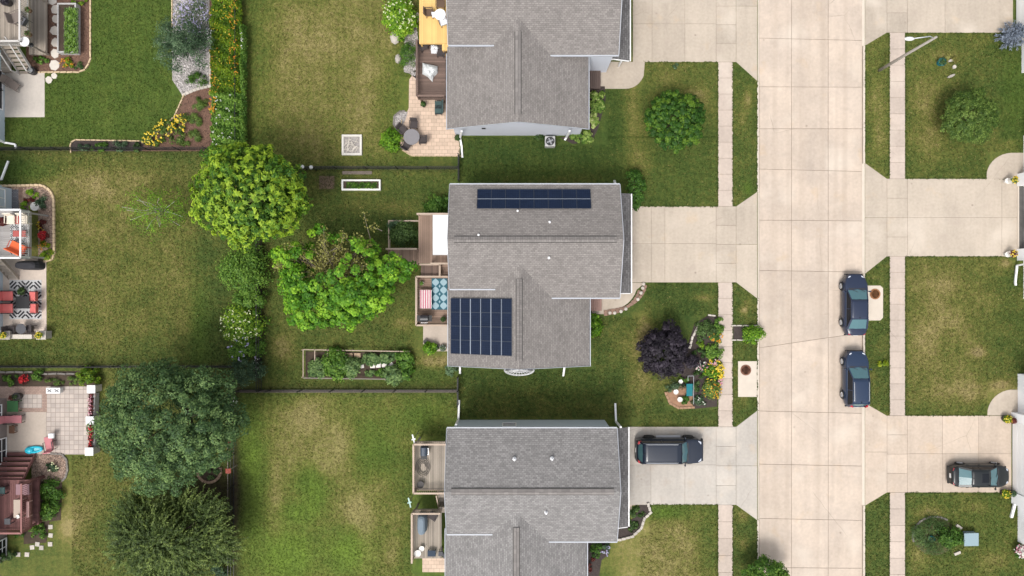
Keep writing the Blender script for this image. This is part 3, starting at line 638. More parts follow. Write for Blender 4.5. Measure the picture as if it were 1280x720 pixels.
# half-round fretwork in the gable of the middle house
M_FRET = mat('fretwork', (.40, .40, .40), rough=.5); mb = MB(); cx, cy, cz = .51, -5.72, 5.45
for rr in (1.02,):
    pts = [(cx+rr*math.cos(a_), cy-.05-.42*math.sin(a_)*1.0, cz-.18-.55*math.sin(a_)) for a_ in [math.pi*k/14 for k in range(15)]]; mb.tube(pts, .07, 6)
mb.build('fretwork_arch', M_FRET, H2); mb = MB(); pts = [(cx+.55*math.cos(a_), cy-.02-.22*math.sin(a_), cz-.12-.3*math.sin(a_)) for a_ in [math.pi*k/10 for k in range(11)]]; mb.tube(pts, .04, 6); mb.build('inner_arch', M_FRET, H2); mb = MB()
for k in range(1, 12):
    a_ = math.pi*k/12; mb.bar((cx+.1*math.cos(a_), cy-.03, cz-.1), (cx+1.0*math.cos(a_), cy-.05-.42*math.sin(a_), cz-.18-.55*math.sin(a_)), .05, .05)
mb.build('fretwork_spindles', M_FRET, H2, kind='stuff')
mb = MB(); mb.slab3([(cx-1.0, cy, cz-.28), (cx-.7, cy-.27, cz-.55), (cx, cy-.36, cz-.66), (cx+.7, cy-.27, cz-.55), (cx+1.0, cy, cz-.28)], .02); mb.build('fretwork_backing', M_BLACK, H2)
# ---- solar arrays
M_SOLAR = brickmat('solar_cells', (.006, .012, .030), (.008, .015, .036), (.016, .027, .056), .155, .155, .006, 0, noise=.12, rough=.22, bump=0, off=0, fine=.05)
MATS['solar_cells'].node_tree.nodes['Principled BSDF'].inputs['Specular IOR Level'].default_value = .18
M_SFRAME = mat('panel_frame', (.04, .05, .07), rough=.4, metal=.5); M_RAIL = mat('panel_rail', (.20, .23, .28), rough=.45, metal=.4)
def array(lab, x0, x1, y0, y1, nx, ny, zf, horiz):
    o = thing('solar_array', lab, 'solar panels', ((x0+x1)/2, (y0+y1)/2, zf((x0+x1)/2, (y0+y1)/2)), 'blue solar arrays on the roof')
    for i in range(nx):
        for j in range(ny):
            a0 = x0+(x1-x0)*i/nx; a1 = x0+(x1-x0)*(i+1)/nx; b0 = y0+(y1-y0)*j/ny; b1 = y0+(y1-y0)*(j+1)/ny; g = .012; gx = .03 if not horiz else g; gy = .03 if horiz else g
            Q = [(a0+gx, b0+gy), (a1-gx, b0+gy), (a1-gx, b1-gy), (a0+gx, b1-gy)]; dz = random.uniform(-.004, .004)
            mb = MB(); mb.slab3([(x, y, zf(x, y)+.13+dz) for x, y in Q], .04); pn = mb.build('solar_panel', M_SOLAR, o)
            fr = MB(); q3 = [Vector((x, y, zf(x, y)+.128+dz)) for x, y in Q]
            for k in range(4): fr.bar(q3[k], q3[(k+1) % 4], .02, .035)
            fr.build('frame', M_SFRAME, pn)
    rl = MB()
    if horiz:
        for j in range(1, ny):
            b0 = y0+(y1-y0)*j/ny; rl.bar((x0+.05, b0, zf(x0, b0)+.135), (x1-.05, b0, zf(x1, b0)+.135), .03, .03)
    else:
        for i in range(1, nx):
            a0 = x0+(x1-x0)*i/nx; rl.bar((a0, y0+.03, zf(a0, y0)+.135), (a0, y1-.03, zf(a0, y1)+.135), .06 if i % 2 == 0 else .03, .03)
    rl.build('mounting_rail', M_RAIL, o)
    bs = MB()
    for i in range(nx+1):
        for j in range(ny+1): x = x0+.1+(x1-x0-.2)*i/nx; y = y0+.1+(y1-y0-.2)*j/ny; bs.box((x, y, zf(x, y)+.05), (.05, .05, .12))
    bs.build('mounting_feet', M_SFRAME, o, kind='stuff')
array('long two-row blue solar array near the top edge of the roof', P(596.3, 0, 5.4)[0], P(738.5, 0, 5.4)[0], P(0, 261, 5.75)[1], P(0, 236, 5.2)[1], 8, 2, lambda x, y: ZR-SL*abs(y-3.33), True)
array('square blue solar array on the lower left roof slope', P(563, 0, 3.9)[0], P(640, 0, 5.65)[0], P(0, 443.5, 4.8)[1], P(0, 373, 4.8)[1], 6, 4, lambda x, y: 3.7+SL*(x+4.62), False)
# ---- outer houses, cut by the frame
def block_house(lab, x0, x1, y0, y1, h, sid, roofm, side, grp):
    H = thing('house', lab, 'house', ((x0+x1)/2, (y0+y1)/2, 0), grp)
    mb = MB(); mb.box(((x0+x1)/2, (y0+y1)/2, h/2-.05), (x1-x0, y1-y0, h+.1)); mb.build('wall', sid, H)
    e_ = .4; zr = h+.41*(x1-x0)/2; xm = (x0+x1)/2; ym0, ym1 = y0-e_, y1+e_
    for s_ in (-1, 1):
        xe = x0-e_ if s_ < 0 else x1+e_; ze = h-.16
        pts = [(xe, ym0, ze), (xm, ym0, zr), (xm, ym1, zr), (xe, ym1, ze)]
        if s_ > 0: pts = pts[::-1]
        mb = MB(); mb.slab3(pts, .12); mb.build('roof', roofm, H)
    mb = MB()
    for yy in (y0+.02, y1-.02): mb.add([(x0, yy, h-.02), (x1, yy, h-.02), (xm, yy, zr-.15)], [(0, 1, 2)] if yy < ym0+1 else [(2, 1, 0)])
    mb.build('gable', sid, H)
    g = MB()
    for xe in (x0-e_-.05, x1+e_+.05): g.box((xe, (y0+y1)/2, h-.2), (.1, y1-y0+2*e_, .13))
    g.build('gutter', M_TRIM, H); return H
LG = 'houses cut by the left edge'; RG = 'houses cut by the right edge'
L1 = block_house('pale blue house at the top left corner behind its weathered deck', -52, -39.62, 11.5, 22.5, 5.2, siding('siding_paleblue', (.50, .58, .64)), SH['grey'][1], 1, LG)
window(L1, (-39.62, 16.1, .9), 1.5, 1.2, 'x+', 1, 2); window(L1, (-39.62, 14.6, .9), 1.5, 1.2, 'x+', 1, 2); window(L1, (-39.62, 19.2, 3.4), 1.8, 2, 'x+', 2, 1)
downspout(L1, [(-39.5, 11.6, 2.5), (-39.45, 11.3, .3), (-38.75, 11.2, .08), (-38.7, 10.9, .06)], .07)
L2 = block_house('pale blue house on the left behind the deck with red cushions', -52, -39.75, -4.0, 8.0, 5.2, siding('siding_paleblue', (.50, .58, .64)), SH['grey'][1], 1, LG)
mb = MB(); mb.box((-39.5, 6.9, 1.2), (.9, 1.7, 2.5)); mb.build('bay', siding('siding_paleblue', (.5, .58, .64)), L2)
window(L2, (-39.08, 6.9, 1.5), 1.35, 1.5, 'x+', 2, 1)
downspout(L2, [(-39.6, 8.2, 2.5), (-39.6, 8.4, .4), (-39.3, 9.9, .07)], .07)
L3 = block_house('grey-brown house at the lower left behind the maroon deck', -52, -39.45, -21.2, -8.6, 5.2, M_SID_D, SH['grey'][1], 1, LG)
window(L3, (-39.43, -12.6, 1.1), 1.9, 1.9, 'x+', 2, 4); window(L3, (-39.43, -9.6, 1.2), 1.2, 1.1, 'x+', 2, 2); window(L3, (-39.40, -20.1, 1.0), 1.3, 1.6, 'x+', 2, 4)
def garage_house(lab, y0, y1, dy0, dy1, openg, x=39.25):
    H = block_house(lab, x+.5, x+12, y0-3, y1+3, 3.0, siding('siding_white', (.82, .82, .83)), SH['warm'][1], -1, RG)
    w_ = MB()
    for (a_, b_) in ((y0, dy0), (dy1, y1)): w_.box((x+.25, (a_+b_)/2, 1.3), (.5, abs(b_-a_), 2.7))
    w_.box((x+.25, (dy0+dy1)/2, 2.45), (.5, dy1-dy0, .4)); w_.build('garage_wall', siding('siding_white', (.82, .82, .83)), H)
    if openg:
        f = MB(); f.box((x+.9, (dy0+dy1)/2, .05), (1.6, dy1-dy0-.1, .06)); f.build('garage_floor', mat('garage_floor', (.10, .095, .09), rough=.8, noise=.4, nscale=3), H)
        s_ = MB(); s_.box((x+.06, (dy0+dy1)/2, .05), (.1, dy1-dy0, .07)); s_.build('sill', M_KERB, H)
    else:
        for k in range(4):
            d = MB(); d.box((x+.12, (dy0+dy1)/2, .3+.52*k), (.14, dy1-dy0-.06, .505)); d.build('door_panel', M_TRIM, H, bevel=.02)
    return H
R1 = garage_house('white house at the top right corner behind the blue spruce', 19.8, 25.5, 20.3, 25, False, 39.3)
R2 = garage_house('white house on the right with its garage door open', 2.15, 8.9, 3.05, 7.95, True, 39.45)
R3 = garage_house('white house at the lower right with yellow-green planters by its garage', -16.8, -9.7, -15.9, -10.4, False, 39.0)
downspout(R2, [(39.4, 1.9, 1.5), (39.3, 1.75, .2), (39.25, .4, .08), (39.3, 0.2, .08)], .07)
downspout(R3, [(39.2, -16.4, 1.2), (39.1, -16.6, .3), (38.95, -17.9, .08)], .09)
downspout(R1, [(39.5, 20.1, 1.2), (39.5, 19.9, .3), (39.3, 19.2, .08)], .07)
# ================================================================ TREES AND PLANTS
M_BARK = mat('bark', (.10, .075, .055), rough=.95, noise=.4, nscale=6, bump=.6, bscale=15)
M_PALEBARK = mat('pale_bark', (.42, .40, .36), rough=.9, noise=.3, nscale=6)
LF = {
 'maple': leafmat('leaf_maple', (.026, .080, .012), (.090, .185, .022), (.32, .42, .05)),
 'lime': leafmat('leaf_lime', (.035, .11, .010), (.10, .235, .020), (.26, .42, .045)),
 'linden': leafmat('leaf_linden', (.020, .048, .026), (.062, .114, .056), (.20, .28, .14)),
 'willow': leafmat('leaf_willow', (.028, .05, .016), (.072, .105, .034), (.21, .26, .10)),
 'mid': leafmat('leaf_mid', (.025, .070, .012), (.065, .14, .024), (.19, .30, .065)),
 'bright': leafmat('leaf_bright', (.05, .12, .01), (.14, .27, .02), (.36, .46, .07)),
 'dark': leafmat('leaf_dark', (.015, .038, .014), (.038, .075, .026), (.11, .17, .07)),
 'round': leafmat('leaf_round', (.014, .048, .008), (.034, .095, .013), (.13, .21, .03)),
 'olive': leafmat('leaf_olive', (.030, .065, .016), (.075, .125, .03), (.21, .28, .09)),
 'purple': leafmat('leaf_purple', (.008, .006, .010), (.018, .013, .022), (.058, .046, .064), .1),
 'spruce': leafmat('leaf_spruce', (.07, .09, .12), (.15, .18, .235), (.30, .35, .42), .05),
 'bluegreen': leafmat('leaf_bluegreen', (.020, .045, .030), (.05, .09, .065), (.16, .23, .18)),
 'ygreen': leafmat('leaf_ygreen', (.045, .10, .008), (.12, .20, .012), (.34, .36, .03)),
 'varieg': leafmat('leaf_varieg', (.07, .16, .02), (.28, .40, .08), (.72, .74, .36)),
 'red': leafmat('leaf_red', (.06, .012, .012), (.14, .03, .025), (.26, .07, .05)),
 'dry': leafmat('leaf_dry', (.10, .085, .035), (.20, .18, .07), (.32, .30, .13)),
}
FL = {'white': leafmat('petal_white', (.6, .6, .52), (.72, .72, .66), (.8, .8, .78), .1), 'yellow': leafmat('petal_yellow', (.60, .38, .01), (.72, .52, .02), (.8, .68, .15), .1),
      'orange': leafmat('petal_orange', (.5, .15, .01), (.62, .26, .02), (.7, .4, .05), .1), 'lilac': leafmat('petal_lilac', (.28, .24, .45), (.42, .38, .6), (.62, .60, .75), .1),
      'pink': leafmat('petal_pink', (.45, .15, .22), (.6, .3, .36), (.7, .5, .52), .1), 'red': leafmat('petal_red', (.4, .01, .015), (.55, .02, .03), (.65, .08, .08), .1), 'pale': leafmat('petal_pale', (.55, .60, .30), (.68, .72, .42), (.8, .8, .6), .1)}
def tree(lab, px, py, rx, ry, ztop, pal, ncl, clr, nl, L, W, name='tree', zb=None, gaps=None, bark=None, tint=(.5, .22, .5), group=None, rin=.5, rough=.12, up=.7, cat='tree', label2=None, trunk_r=.16, nlimb=9, zmin=-.35, dmin=0.0):
    zb = zb if zb is not None else ztop*.28; zc = (ztop+zb)/2; rz = (ztop-zb)/2; c = P(px, py, zc); k = (1-zc/ALT)/16
    o = thing(name, lab, cat, (c[0], c[1], 0), group)
    pos, nr, dr, ct, cc = crown(c, rx*k, ry*k, rz, ncl, clr, nl, rin=rin, rough=rough, gaps=gaps, upb=up, zmin=zmin, dmin=dmin)
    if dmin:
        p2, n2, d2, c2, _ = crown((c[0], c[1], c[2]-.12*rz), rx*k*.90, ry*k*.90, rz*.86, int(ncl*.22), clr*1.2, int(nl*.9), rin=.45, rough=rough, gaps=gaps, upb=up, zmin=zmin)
        pos, nr, dr, ct = np.concatenate([pos, p2]), np.concatenate([nr, n2]), np.concatenate([dr, d2]), np.concatenate([ct, c2*.7])  # inner leaves tinted darker, painting the shade inside the crown
    t = tint[0]+tint[2]*(ct-.5)+RNG.normal(0, tint[1], len(pos))
    leaf_mesh('crown', LF[pal], o, pos, nr, dr, L*RNG.uniform(.7, 1.3, len(pos)), W*RNG.uniform(.7, 1.3, len(pos)), t, kind=None)
    limbs(o, (c[0], c[1], 0), cc, trunk_r, bark or M_BARK, nlimb, zfork=max(zb, .4)+.2*rz)
    return o, c, k, rz
def shrub(lab, px, py, rx, ry, h, pal, n=500, L=.16, W=.09, name='shrub', cat='shrub', flowers=None, nf=40, fs=.12, group=None, tint=.5, tr=.35, z0=0.0, clumps=None, spiky=False, rough=.12):
    k = (1-h*.5/ALT)/16; c = P(px, py, h*.5); a_, b_ = rx*k, ry*k
    o = thing(name, lab, cat, (c[0], c[1], z0), group); ncl = clumps or max(6, int(n/28)); nl = max(4, int(n*1.3/ncl))
    pos, nr, dr, ct, cc = crown((c[0], c[1], z0+h*.30), a_, b_, h*.68, ncl, .30*min(a_, b_)+.05, nl, zmin=-.2, rin=.35, rough=rough)
    pos[:, 2] = np.maximum(pos[:, 2], z0+.03)
    if spiky: dr = nrmz(pos-np.array([c[0], c[1], z0]))+RNG.normal(0, .15, pos.shape); 
    leaf_mesh('foliage', LF[pal], o, pos, nr, dr, L*RNG.uniform(.7, 1.3, len(pos)), W*RNG.uniform(.7, 1.3, len(pos)), tint+tr*(ct-.5)+RNG.normal(0, .2, len(pos)))
    if flowers:
        for fc in (flowers if isinstance(flowers, (list, tuple)) else [flowers]):
            u = sph(nf, .05); u[:, :2] *= np.sqrt(RNG.random((nf, 1)))/np.maximum(np.linalg.norm(u[:, :2], axis=1, keepdims=True), .05)
            rr = np.linalg.norm(u[:, :2], axis=1); fp = np.stack([c[0]+u[:, 0]*a_, c[1]+u[:, 1]*b_, z0+h*.3+h*.68*np.sqrt(np.clip(1.1-rr**2, 0.05, 1))+.06], 1)
            pp = np.repeat(fp, 4, 0)+RNG.normal(0, fs*.35, (nf*4, 3)); leaf_mesh('blossom', FL[fc], o, pp, np.tile([0, 0, 1.], (nf*4, 1))+RNG.normal(0, .3, (nf*4, 3)), RNG.normal(0, 1, (nf*4, 3)), fs, fs*.8, RNG.random(nf*4))
    mb = MB()
    for _ in range(4):
        t = cc[RNG.integers(len(cc))]; mb.tube([(c[0]+RNG.normal(0, .04), c[1]+RNG.normal(0, .04), z0-.03), tuple(t)], [.025, .008], 5)
    mb.build('stem', M_BARK, o); return o

# ---- the big trees of the back yards
def tufts(o, c, rx, ry, rz, n, pal, tn=.62, L=.30, nl=7, spread=.13, zmin=-.1):
    """leaf rosettes at the shoot ends over the crown's surface"""
    u = sph(n, zmin); ph = RNG.uniform(0, 6, 2); th = np.arctan2(u[:, 1], u[:, 0]); Rr = 1+.06*np.sin(3*th+ph[0])+.06*np.sin(7*th+ph[1]); Rr *= RNG.uniform(.90, 1.05, n)
    p = np.array(c)+np.stack([u[:, 0]*rx*Rr, u[:, 1]*ry*Rr, u[:, 2]*rz*Rr], 1); tt = RNG.normal(tn, .2, n)
    idx = np.repeat(np.arange(n), nl); q = sph(len(idx), -.1); ax = nrmz(u+np.array([0, 0, .5]))[idx]
    d = nrmz(q+ax*.7); pos = p[idx]+d*spread; nr = ax+RNG.normal(0, .25, d.shape)
    return leaf_mesh('shoot_tips', LF[pal], o, pos, nr, d, L*RNG.uniform(.8, 1.2, len(idx)), L*.42, tt[idx]+RNG.normal(0, .12, len(idx)))
o, c, k, rz = tree('big yellow-green maple left of the long narrow raised bed', 312, 244, 63, 56, 8.5, 'maple', 1500, .30, 34, .28, .11, 'maple_tree', rough=.17, trunk_r=.2, tint=(.46, .24, .75), dmin=.54, rin=.72)
tufts(o, c, 66*k, 59*k, rz, 460, 'maple', .78, .32, nl=9, spread=.16)
def gap2(x, y):
    g = np.ones(len(x), bool)
    for (gx, gy, gr) in [(-.05, .18, .20), (-.35, .12, .22), (-.15, .5, .28), (.25, .42, .22), (.42, .2, .18), (0, .8, .3), (-.5, .35, .12), (.65, .5, .2), (.05, -.2, .12), (-.35,.75,.2)]:
        g &= ~(((x-gx)**2+(y-gy)**2 < gr*gr*1.35) & (RNG.random(len(x)) < .93))
    return g
o, c, k, rz = tree('vivid lime-green tree with bare grey twigs showing, beside the deck steps', 421, 349, 74, 58, 7.0, 'lime', 1400, .36, 50, .22, .15, 'lime_tree', rough=.18, gaps=gap2, trunk_r=.16, nlimb=12, tint=(.52, .22, .9), dmin=.52, rin=.65)
# bare twigs and thin leaves in its open part
mb = MB(); tw = []
for i in range(120):
    a_ = RNG.uniform(0, 6.28); b0 = Vector((c[0]-.3+RNG.normal(0, 1.2), c[1]+.9+RNG.normal(0, .8), c[2]+RNG.uniform(-1, .6)))
    e_ = b0+Vector((math.cos(a_)*RNG.uniform(.6, 1.6), abs(math.sin(a_))*RNG.uniform(.3, 2.4)-.3, RNG.uniform(.2, 1.2))); mb.tube([b0, b0.lerp(e_, .5)+Vector((0, 0, .1)), e_], [.035, .022, .008], 5); tw += [b0.lerp(e_, t) for t in (.6, .8, 1.0)]
mb.build('bare_twigs', mat('grey_twig', (.17, .14, .11), rough=.9), o, kind='stuff')
tw = np.array([tuple(t) for t in tw]); idx = np.repeat(np.arange(len(tw)), 9); pp = tw[idx]+RNG.normal(0, .16, (len(idx), 3))
leaf_mesh('sparse_leaves', LF['dry'], o, pp, np.array([0, 0, 1.])+RNG.normal(0, .5, pp.shape), RNG.normal(0, 1, pp.shape), .15, .10, RNG.random(len(idx)))
tree('broad dark green shade tree right of the paved patio with white pillars', 213, 529, 86, 77, 9.5, 'linden', 900, .50, 110, .19, .09, 'shade_tree', rough=.10, tint=(.55, .2, .5), trunk_r=.25, up=.6, dmin=.68, rin=.74)
# weeping willow: hanging strands fanning outwards
def willow(lab, px, py, rx, ry, h, n, pal):
    c = P(px, py, h*.6); k = (1-h*.6/ALT)/16; o = thing('willow_tree', lab, 'tree', (c[0], c[1], 0))
    nb = 60; ub = sph(nb, .0); rb = RNG.uniform(.15, .80, nb)**.7; bc = np.array([c[0], c[1], h*.38])+np.stack([ub[:, 0]*rx*k*rb, ub[:, 1]*ry*k*rb, ub[:, 2]*h*.5*rb], 1)   # ends of the boughs
    ib = RNG.integers(0, nb, n); u = sph(n, -.1); th = np.arctan2(u[:, 1], u[:, 0]); R1 = RNG.uniform(.3, 1.25, n)
    base = bc[ib]+u*R1[:, None]*np.array([1, 1, .6]); outd = base-np.array([c[0], c[1], h*.4]); outd[:, 2] = 0
    d0 = nrmz(nrmz(outd)*.75+u*np.array([1, 1, .3])*.8+np.array([0, 0, .25])+RNG.normal(0, .3, (n, 3)))
    m_ = 8; idx = np.repeat(np.arange(n), m_); tpar = np.tile(np.linspace(0, 1, m_), n); Ls = RNG.uniform(.35, .85, n)
    pos = base[idx]+d0[idx]*(tpar*Ls[idx])[:, None]+np.array([0, 0, -1.])*((tpar**2)*.5*Ls[idx])[:, None]+RNG.normal(0, .03, (len(idx), 3))
    side = np.where(np.arange(len(idx)) % 2, 1, -1)[:, None]; perp = nrmz(np.cross(d0, [0, 0, 1.]))[idx]
    dr = d0[idx]+perp*side*.7+RNG.normal(0, .2, (len(idx), 3)); tb = RNG.uniform(-.2, .2, nb); tn = RNG.uniform(.2, .8, n)+tb[ib]
    leaf_mesh('crown', LF[pal], o, pos, np.array([0, 0, 1.])+RNG.normal(0, .35, pos.shape), dr, .24, .075, tn[idx]+.25*(tpar-.5)+RNG.normal(0, .12, len(idx)))
    limbs(o, (c[0], c[1], 0), bc, .22, M_BARK, 16, zfork=h*.4); return o
willow('weeping willow with long drooping strands at the bottom left', 208, 674, 92, 66, 6.0, 6500, 'willow')
tree('round dark green tree on the lawn left of the upper pavement', 843.5, 151, 37, 37, 3.6, 'round', 500, .22, 60, .15, .10, 'round_tree', zb=.5, rough=.08, tint=(.5, .22, .7), trunk_r=.08, zmin=-.2, dmin=.32, rin=.6)
tree('pale olive rounded tree on the lawn right of the street lamp', 1211, 146, 34, 33, 3.2, 'olive', 380, .28, 62, .13, .05, 'small_tree', zb=.4, rough=.08, tint=(.5, .2, .5), trunk_r=.07, zmin=-.2)
o, c, k, rz = tree('dark purple smoke tree beside the flower border', 830, 440, 30.5, 32, 3.0, 'purple', 400, .27, 70, .17, .08, 'purple_tree', zb=.3, rough=.13, tint=(.45, .25, .7), trunk_r=.09, dmin=.36, rin=.6)
shrub('small dark purple bush touching the right side of the smoke tree', 864, 452, 11, 9, 1.2, 'purple', 520, .15, .09)
shrub('silvery grey-green patch of perennials under the smoke tree', 845, 482, 13, 9, .45, 'bluegreen', 500, .10, .05, name='perennial', cat='plant')
tree('bright green bushy tree cut by the bottom edge beside the street', 957, 716, 27, 17, 2.8, 'mid', 110, .32, 48, .17, .10, 'kerbside_tree', zb=.3, tint=(.55, .2, .6), trunk_r=.06)
tree('thin dark blue-green tree with bare tips over the gravel bed', 228, 56, 33, 29, 4.2, 'bluegreen', 190, .40, 34, .15, .06, 'ornamental_tree', zb=.8, rough=.32, tint=(.5, .2, .5), rin=.2, trunk_r=.06, nlimb=16, bark=M_PALEBARK)
o, c, k, rz = tree('spindly young tree with bare white branches on the left lawn', 196, 262, 44, 32, 3.6, 'bright', 200, .36, 12, .12, .05, 'young_tree', zb=1.2, rough=.25, rin=.15, bark=M_PALEBARK, tint=(.35, .2, .4), trunk_r=.05, nlimb=18)
# blue spruce: whorls of stiff branches
c = G(1258, 48); o = thing('blue_spruce', 'silvery blue spruce at the corner of the top right driveway', 'tree', c); pp, nn, dd, tt = [], [], [], []
for lv in range(9):
    z = .25+lv*.25; r_ = 1.2*(1-lv/9.5); nb = 13-lv
    for b_ in range(nb):
        an = 6.28*b_/nb+lv*.5+RNG.normal(0, .08); d = np.array([math.cos(an), math.sin(an), .12]); rl = r_*RNG.uniform(.8, 1.12)
        m_ = max(8, int(rl*34)); t = RNG.uniform(.1, 1, m_); sp_ = np.cross(d, [0, 0, 1.]); p_ = np.array([c[0], c[1], z])+d*(t*rl)[:, None]; s_ = RNG.choice([-1, 1], m_)[:, None]
        pp.append(p_+sp_*s_*.05+RNG.normal(0, .015, (m_, 3))); dd.append(d+sp_*s_*.9+RNG.normal(0, .15, (m_, 3))); nn.append(np.array([0, 0, 1.])+RNG.normal(0, .3, (m_, 3))); tt.append(RNG.uniform(.2, .9, m_))
pp, nn, dd, tt = map(np.concatenate, (pp, nn, dd, tt)); leaf_mesh('crown', LF['spruce'], o, pp, nn, dd, .20, .055, tt)
mb = MB(); mb.tube([(c[0], c[1], 0), (c[0], c[1], 2.5)], [.07, .015], 7); mb.build('trunk', M_BARK, o)
# ---- hedge and border between the back yards (top)
def hedge(lab, x0, x1, y0, y1, h, pal, n, L, W, flowers=(), name='hedge', tint=.5):
    c = G((x0+x1)/2, (y0+y1)/2); hx = (x1-x0)/32*(1-h/ALT); hy = (y1-y0)/32; k = (1-h*.8/ALT); o = thing(name, lab, 'hedge', c)
    X = RNG.uniform(-1, 1, n); Y = RNG.uniform(-1, 1, n); cx, cy, _ = P((x0+x1)/2, (y0+y1)/2, h*.8)
    lump = .5+.25*np.sin(X*2.3+Y*9)+.25*np.sin(Y*23+X*3+1); top = h*(1-.35*np.abs(X)**3)*(.75+.3*lump); z = top*RNG.uniform(.25, 1, n)**.45
    pos = np.stack([cx+X*hx*(.95+.1*lump), cy+Y*hy*k, z], 1); nr = np.stack([X*.8, np.zeros(n), np.ones(n)], 1)+RNG.normal(0, .45, (n, 3))
    leaf_mesh('foliage', LF[pal], o, pos, nr, RNG.normal(0, 1, (n, 3)), L*RNG.uniform(.7, 1.3, n), W, tint+.5*(lump-.5)+RNG.normal(0, .2, n))
    for fc, nf, xa, xb, ya, yb, fs in flowers:
        fx = RNG.uniform(xa, xb, nf); fy = RNG.uniform(ya, yb, nf); fp = np.array([P(a_, b_, h*.92) for a_, b_ in zip(fx, fy)]); fp[:, 2] += RNG.normal(0, .07, nf)
        q = np.repeat(fp, 3, 0)+RNG.normal(0, fs*.4, (nf*3, 3)); leaf_mesh('blossom', FL[fc], o, q, np.array([0, 0, 1.])+RNG.normal(0, .3, q.shape), RNG.normal(0, 1, q.shape), fs, fs*.7, RNG.random(nf*3))
    mb = MB()
    for i in range(6): yy = c[1]+hy*(-.85+1.7*i/5); mb.tube([(c[0], yy, -.02), (c[0]+.1, yy+.1, h*.7)], [.03, .01], 5)
    mb.build('stem', M_BARK, o); return o
hedge('tall yellow-green hedge dotted with orange lilies, top left', 260, 299, -10, 118, 1.5, 'ygreen', 11000, .17, .07, [('orange', 60, 286, 297, -5, 95, .08), ('orange', 24, 262, 272, 60, 135, .08), ('yellow', 60, 262, 296, 0, 110, .07)], tint=.34)
hedge('leafy green hedge with small white flowers below the lily hedge', 261, 300, 116, 192, 1.5, 'mid', 7500, .17, .10, [('white', 34, 262, 290, 118, 180, .08), ('orange', 14, 262, 270, 120, 140, .12)], tint=.65)
hedge('thin dark vine strip climbing the fence right of the lily hedge', 299, 306, 30, 190, 1.3, 'mid', 2600, .13, .08, [('white', 8, 300, 304, 40, 60, .1)], name='vine')
# ---- shrubs between yards (middle column)
SB = 'clipped shrubs in the column left of the tall fence'
shrub('mid green dense shrub just below the big maple', 304, 337, 30, 32, 2.2, 'mid', 3800, .15, .10, tint=.65, group=SB)
shrub('small green shrub between the dense shrub and the pale one', 309, 373, 21, 15, 1.9, 'mid', 1500, .14, .09, tint=.65, group=SB)
shrub('yellow-green shrub speckled with cream flowers, left of the fence', 302, 405, 27, 23, 2.0, 'maple', 2600, .15, .10, flowers='pale', nf=55, fs=.09, tint=.55, group=SB)
shrub('dark green shrub with blue hydrangea blooms', 306, 436, 22, 17, 1.5, 'mid', 1500, .14, .09, flowers='lilac', nf=18, fs=.11, tint=.6)
shrub('blue-green shrub at the corner of the two fences', 307, 464, 22, 18, 1.6, 'bluegreen', 1700, .14, .08, tint=.35)
shrub('little white-flowered plant against the tall fence', 322, 458, 4, 14, .7, 'bluegreen', 260, .10, .06, name='flower', cat='plant', flowers='white', nf=24, fs=.09)
shrub('white-flowered plant at the edge of the shade tree', 291, 500, 6, 9, .6, 'dark', 220, .10, .06, name='flower', cat='plant', flowers='white', nf=14, fs=.10)
# ---- around the top house
shrub('large bright green bush with pale blossoms left of the yellow deck', 500, 20, 21, 23, 1.7, 'bright', 2600, .17, .11, flowers='pale', nf=60, fs=.09, tint=.45)
shrub('feathery dark green bush below the pale-blossom bush', 509, 66, 11, 18, 1.2, 'mid', 1300, .18, .03, tint=.35)
shrub('bright green bush left of the round grey patio table', 488.5, 175, 12.5, 13.5, 1.1, 'bright', 1100, .16, .10, tint=.3)
shrub('green and cream variegated hosta row right of the top house', 747, 128, 9, 16, .8, 'varieg', 800, .22, .13, tint=.3)
shrub('cream-edged hosta clump curving along the top house wall', 742, 151, 6, 11, .6, 'varieg', 420, .22, .13, tint=.5)
shrub('pale variegated hosta clump at the corner of the top house', 728, 170, 14, 8, .7, 'varieg', 700, .20, .12, tint=.25)
shrub('thin green tuft beside the air conditioner', 674, 173, 6, 6, .5, 'dark', 150, .14, .04, name='plant', cat='plant')
shrub('dark green bush at the upper right corner of the solar panel house', 795, 236, 12, 25, 1.8, 'mid', 1700, .16, .10, tint=.25)
shrub('light green bush by the porch of the solar panel house', 741, 406, 10, 16, 1.0, 'bright', 900, .16, .10, tint=.2)
shrub('leafy dark green bush above the deck of the solar panel house', 548, 257, 17, 14, 1.3, 'mid', 1300, .19, .11, tint=.4)
shrub('red-green climbing plants filling the wooden frame beside the walkway', 505, 293, 19, 17, 1.4, 'dark', 1900, .15, .09, tint=.65)
shrub('grey-green frothy bush at the frame corner', 492, 281, 8, 7, 1.4, 'bluegreen', 500, .12, .05, tint=.4)
shrub('lime bush on the edge of the small concrete slab', 537, 436, 9, 8, .9, 'bright', 700, .15, .10, tint=.25)
shrub('pale blue-green bush at the lower left house corner', 564, 462, 9, 8, .8, 'bluegreen', 450, .14, .08, tint=.7)
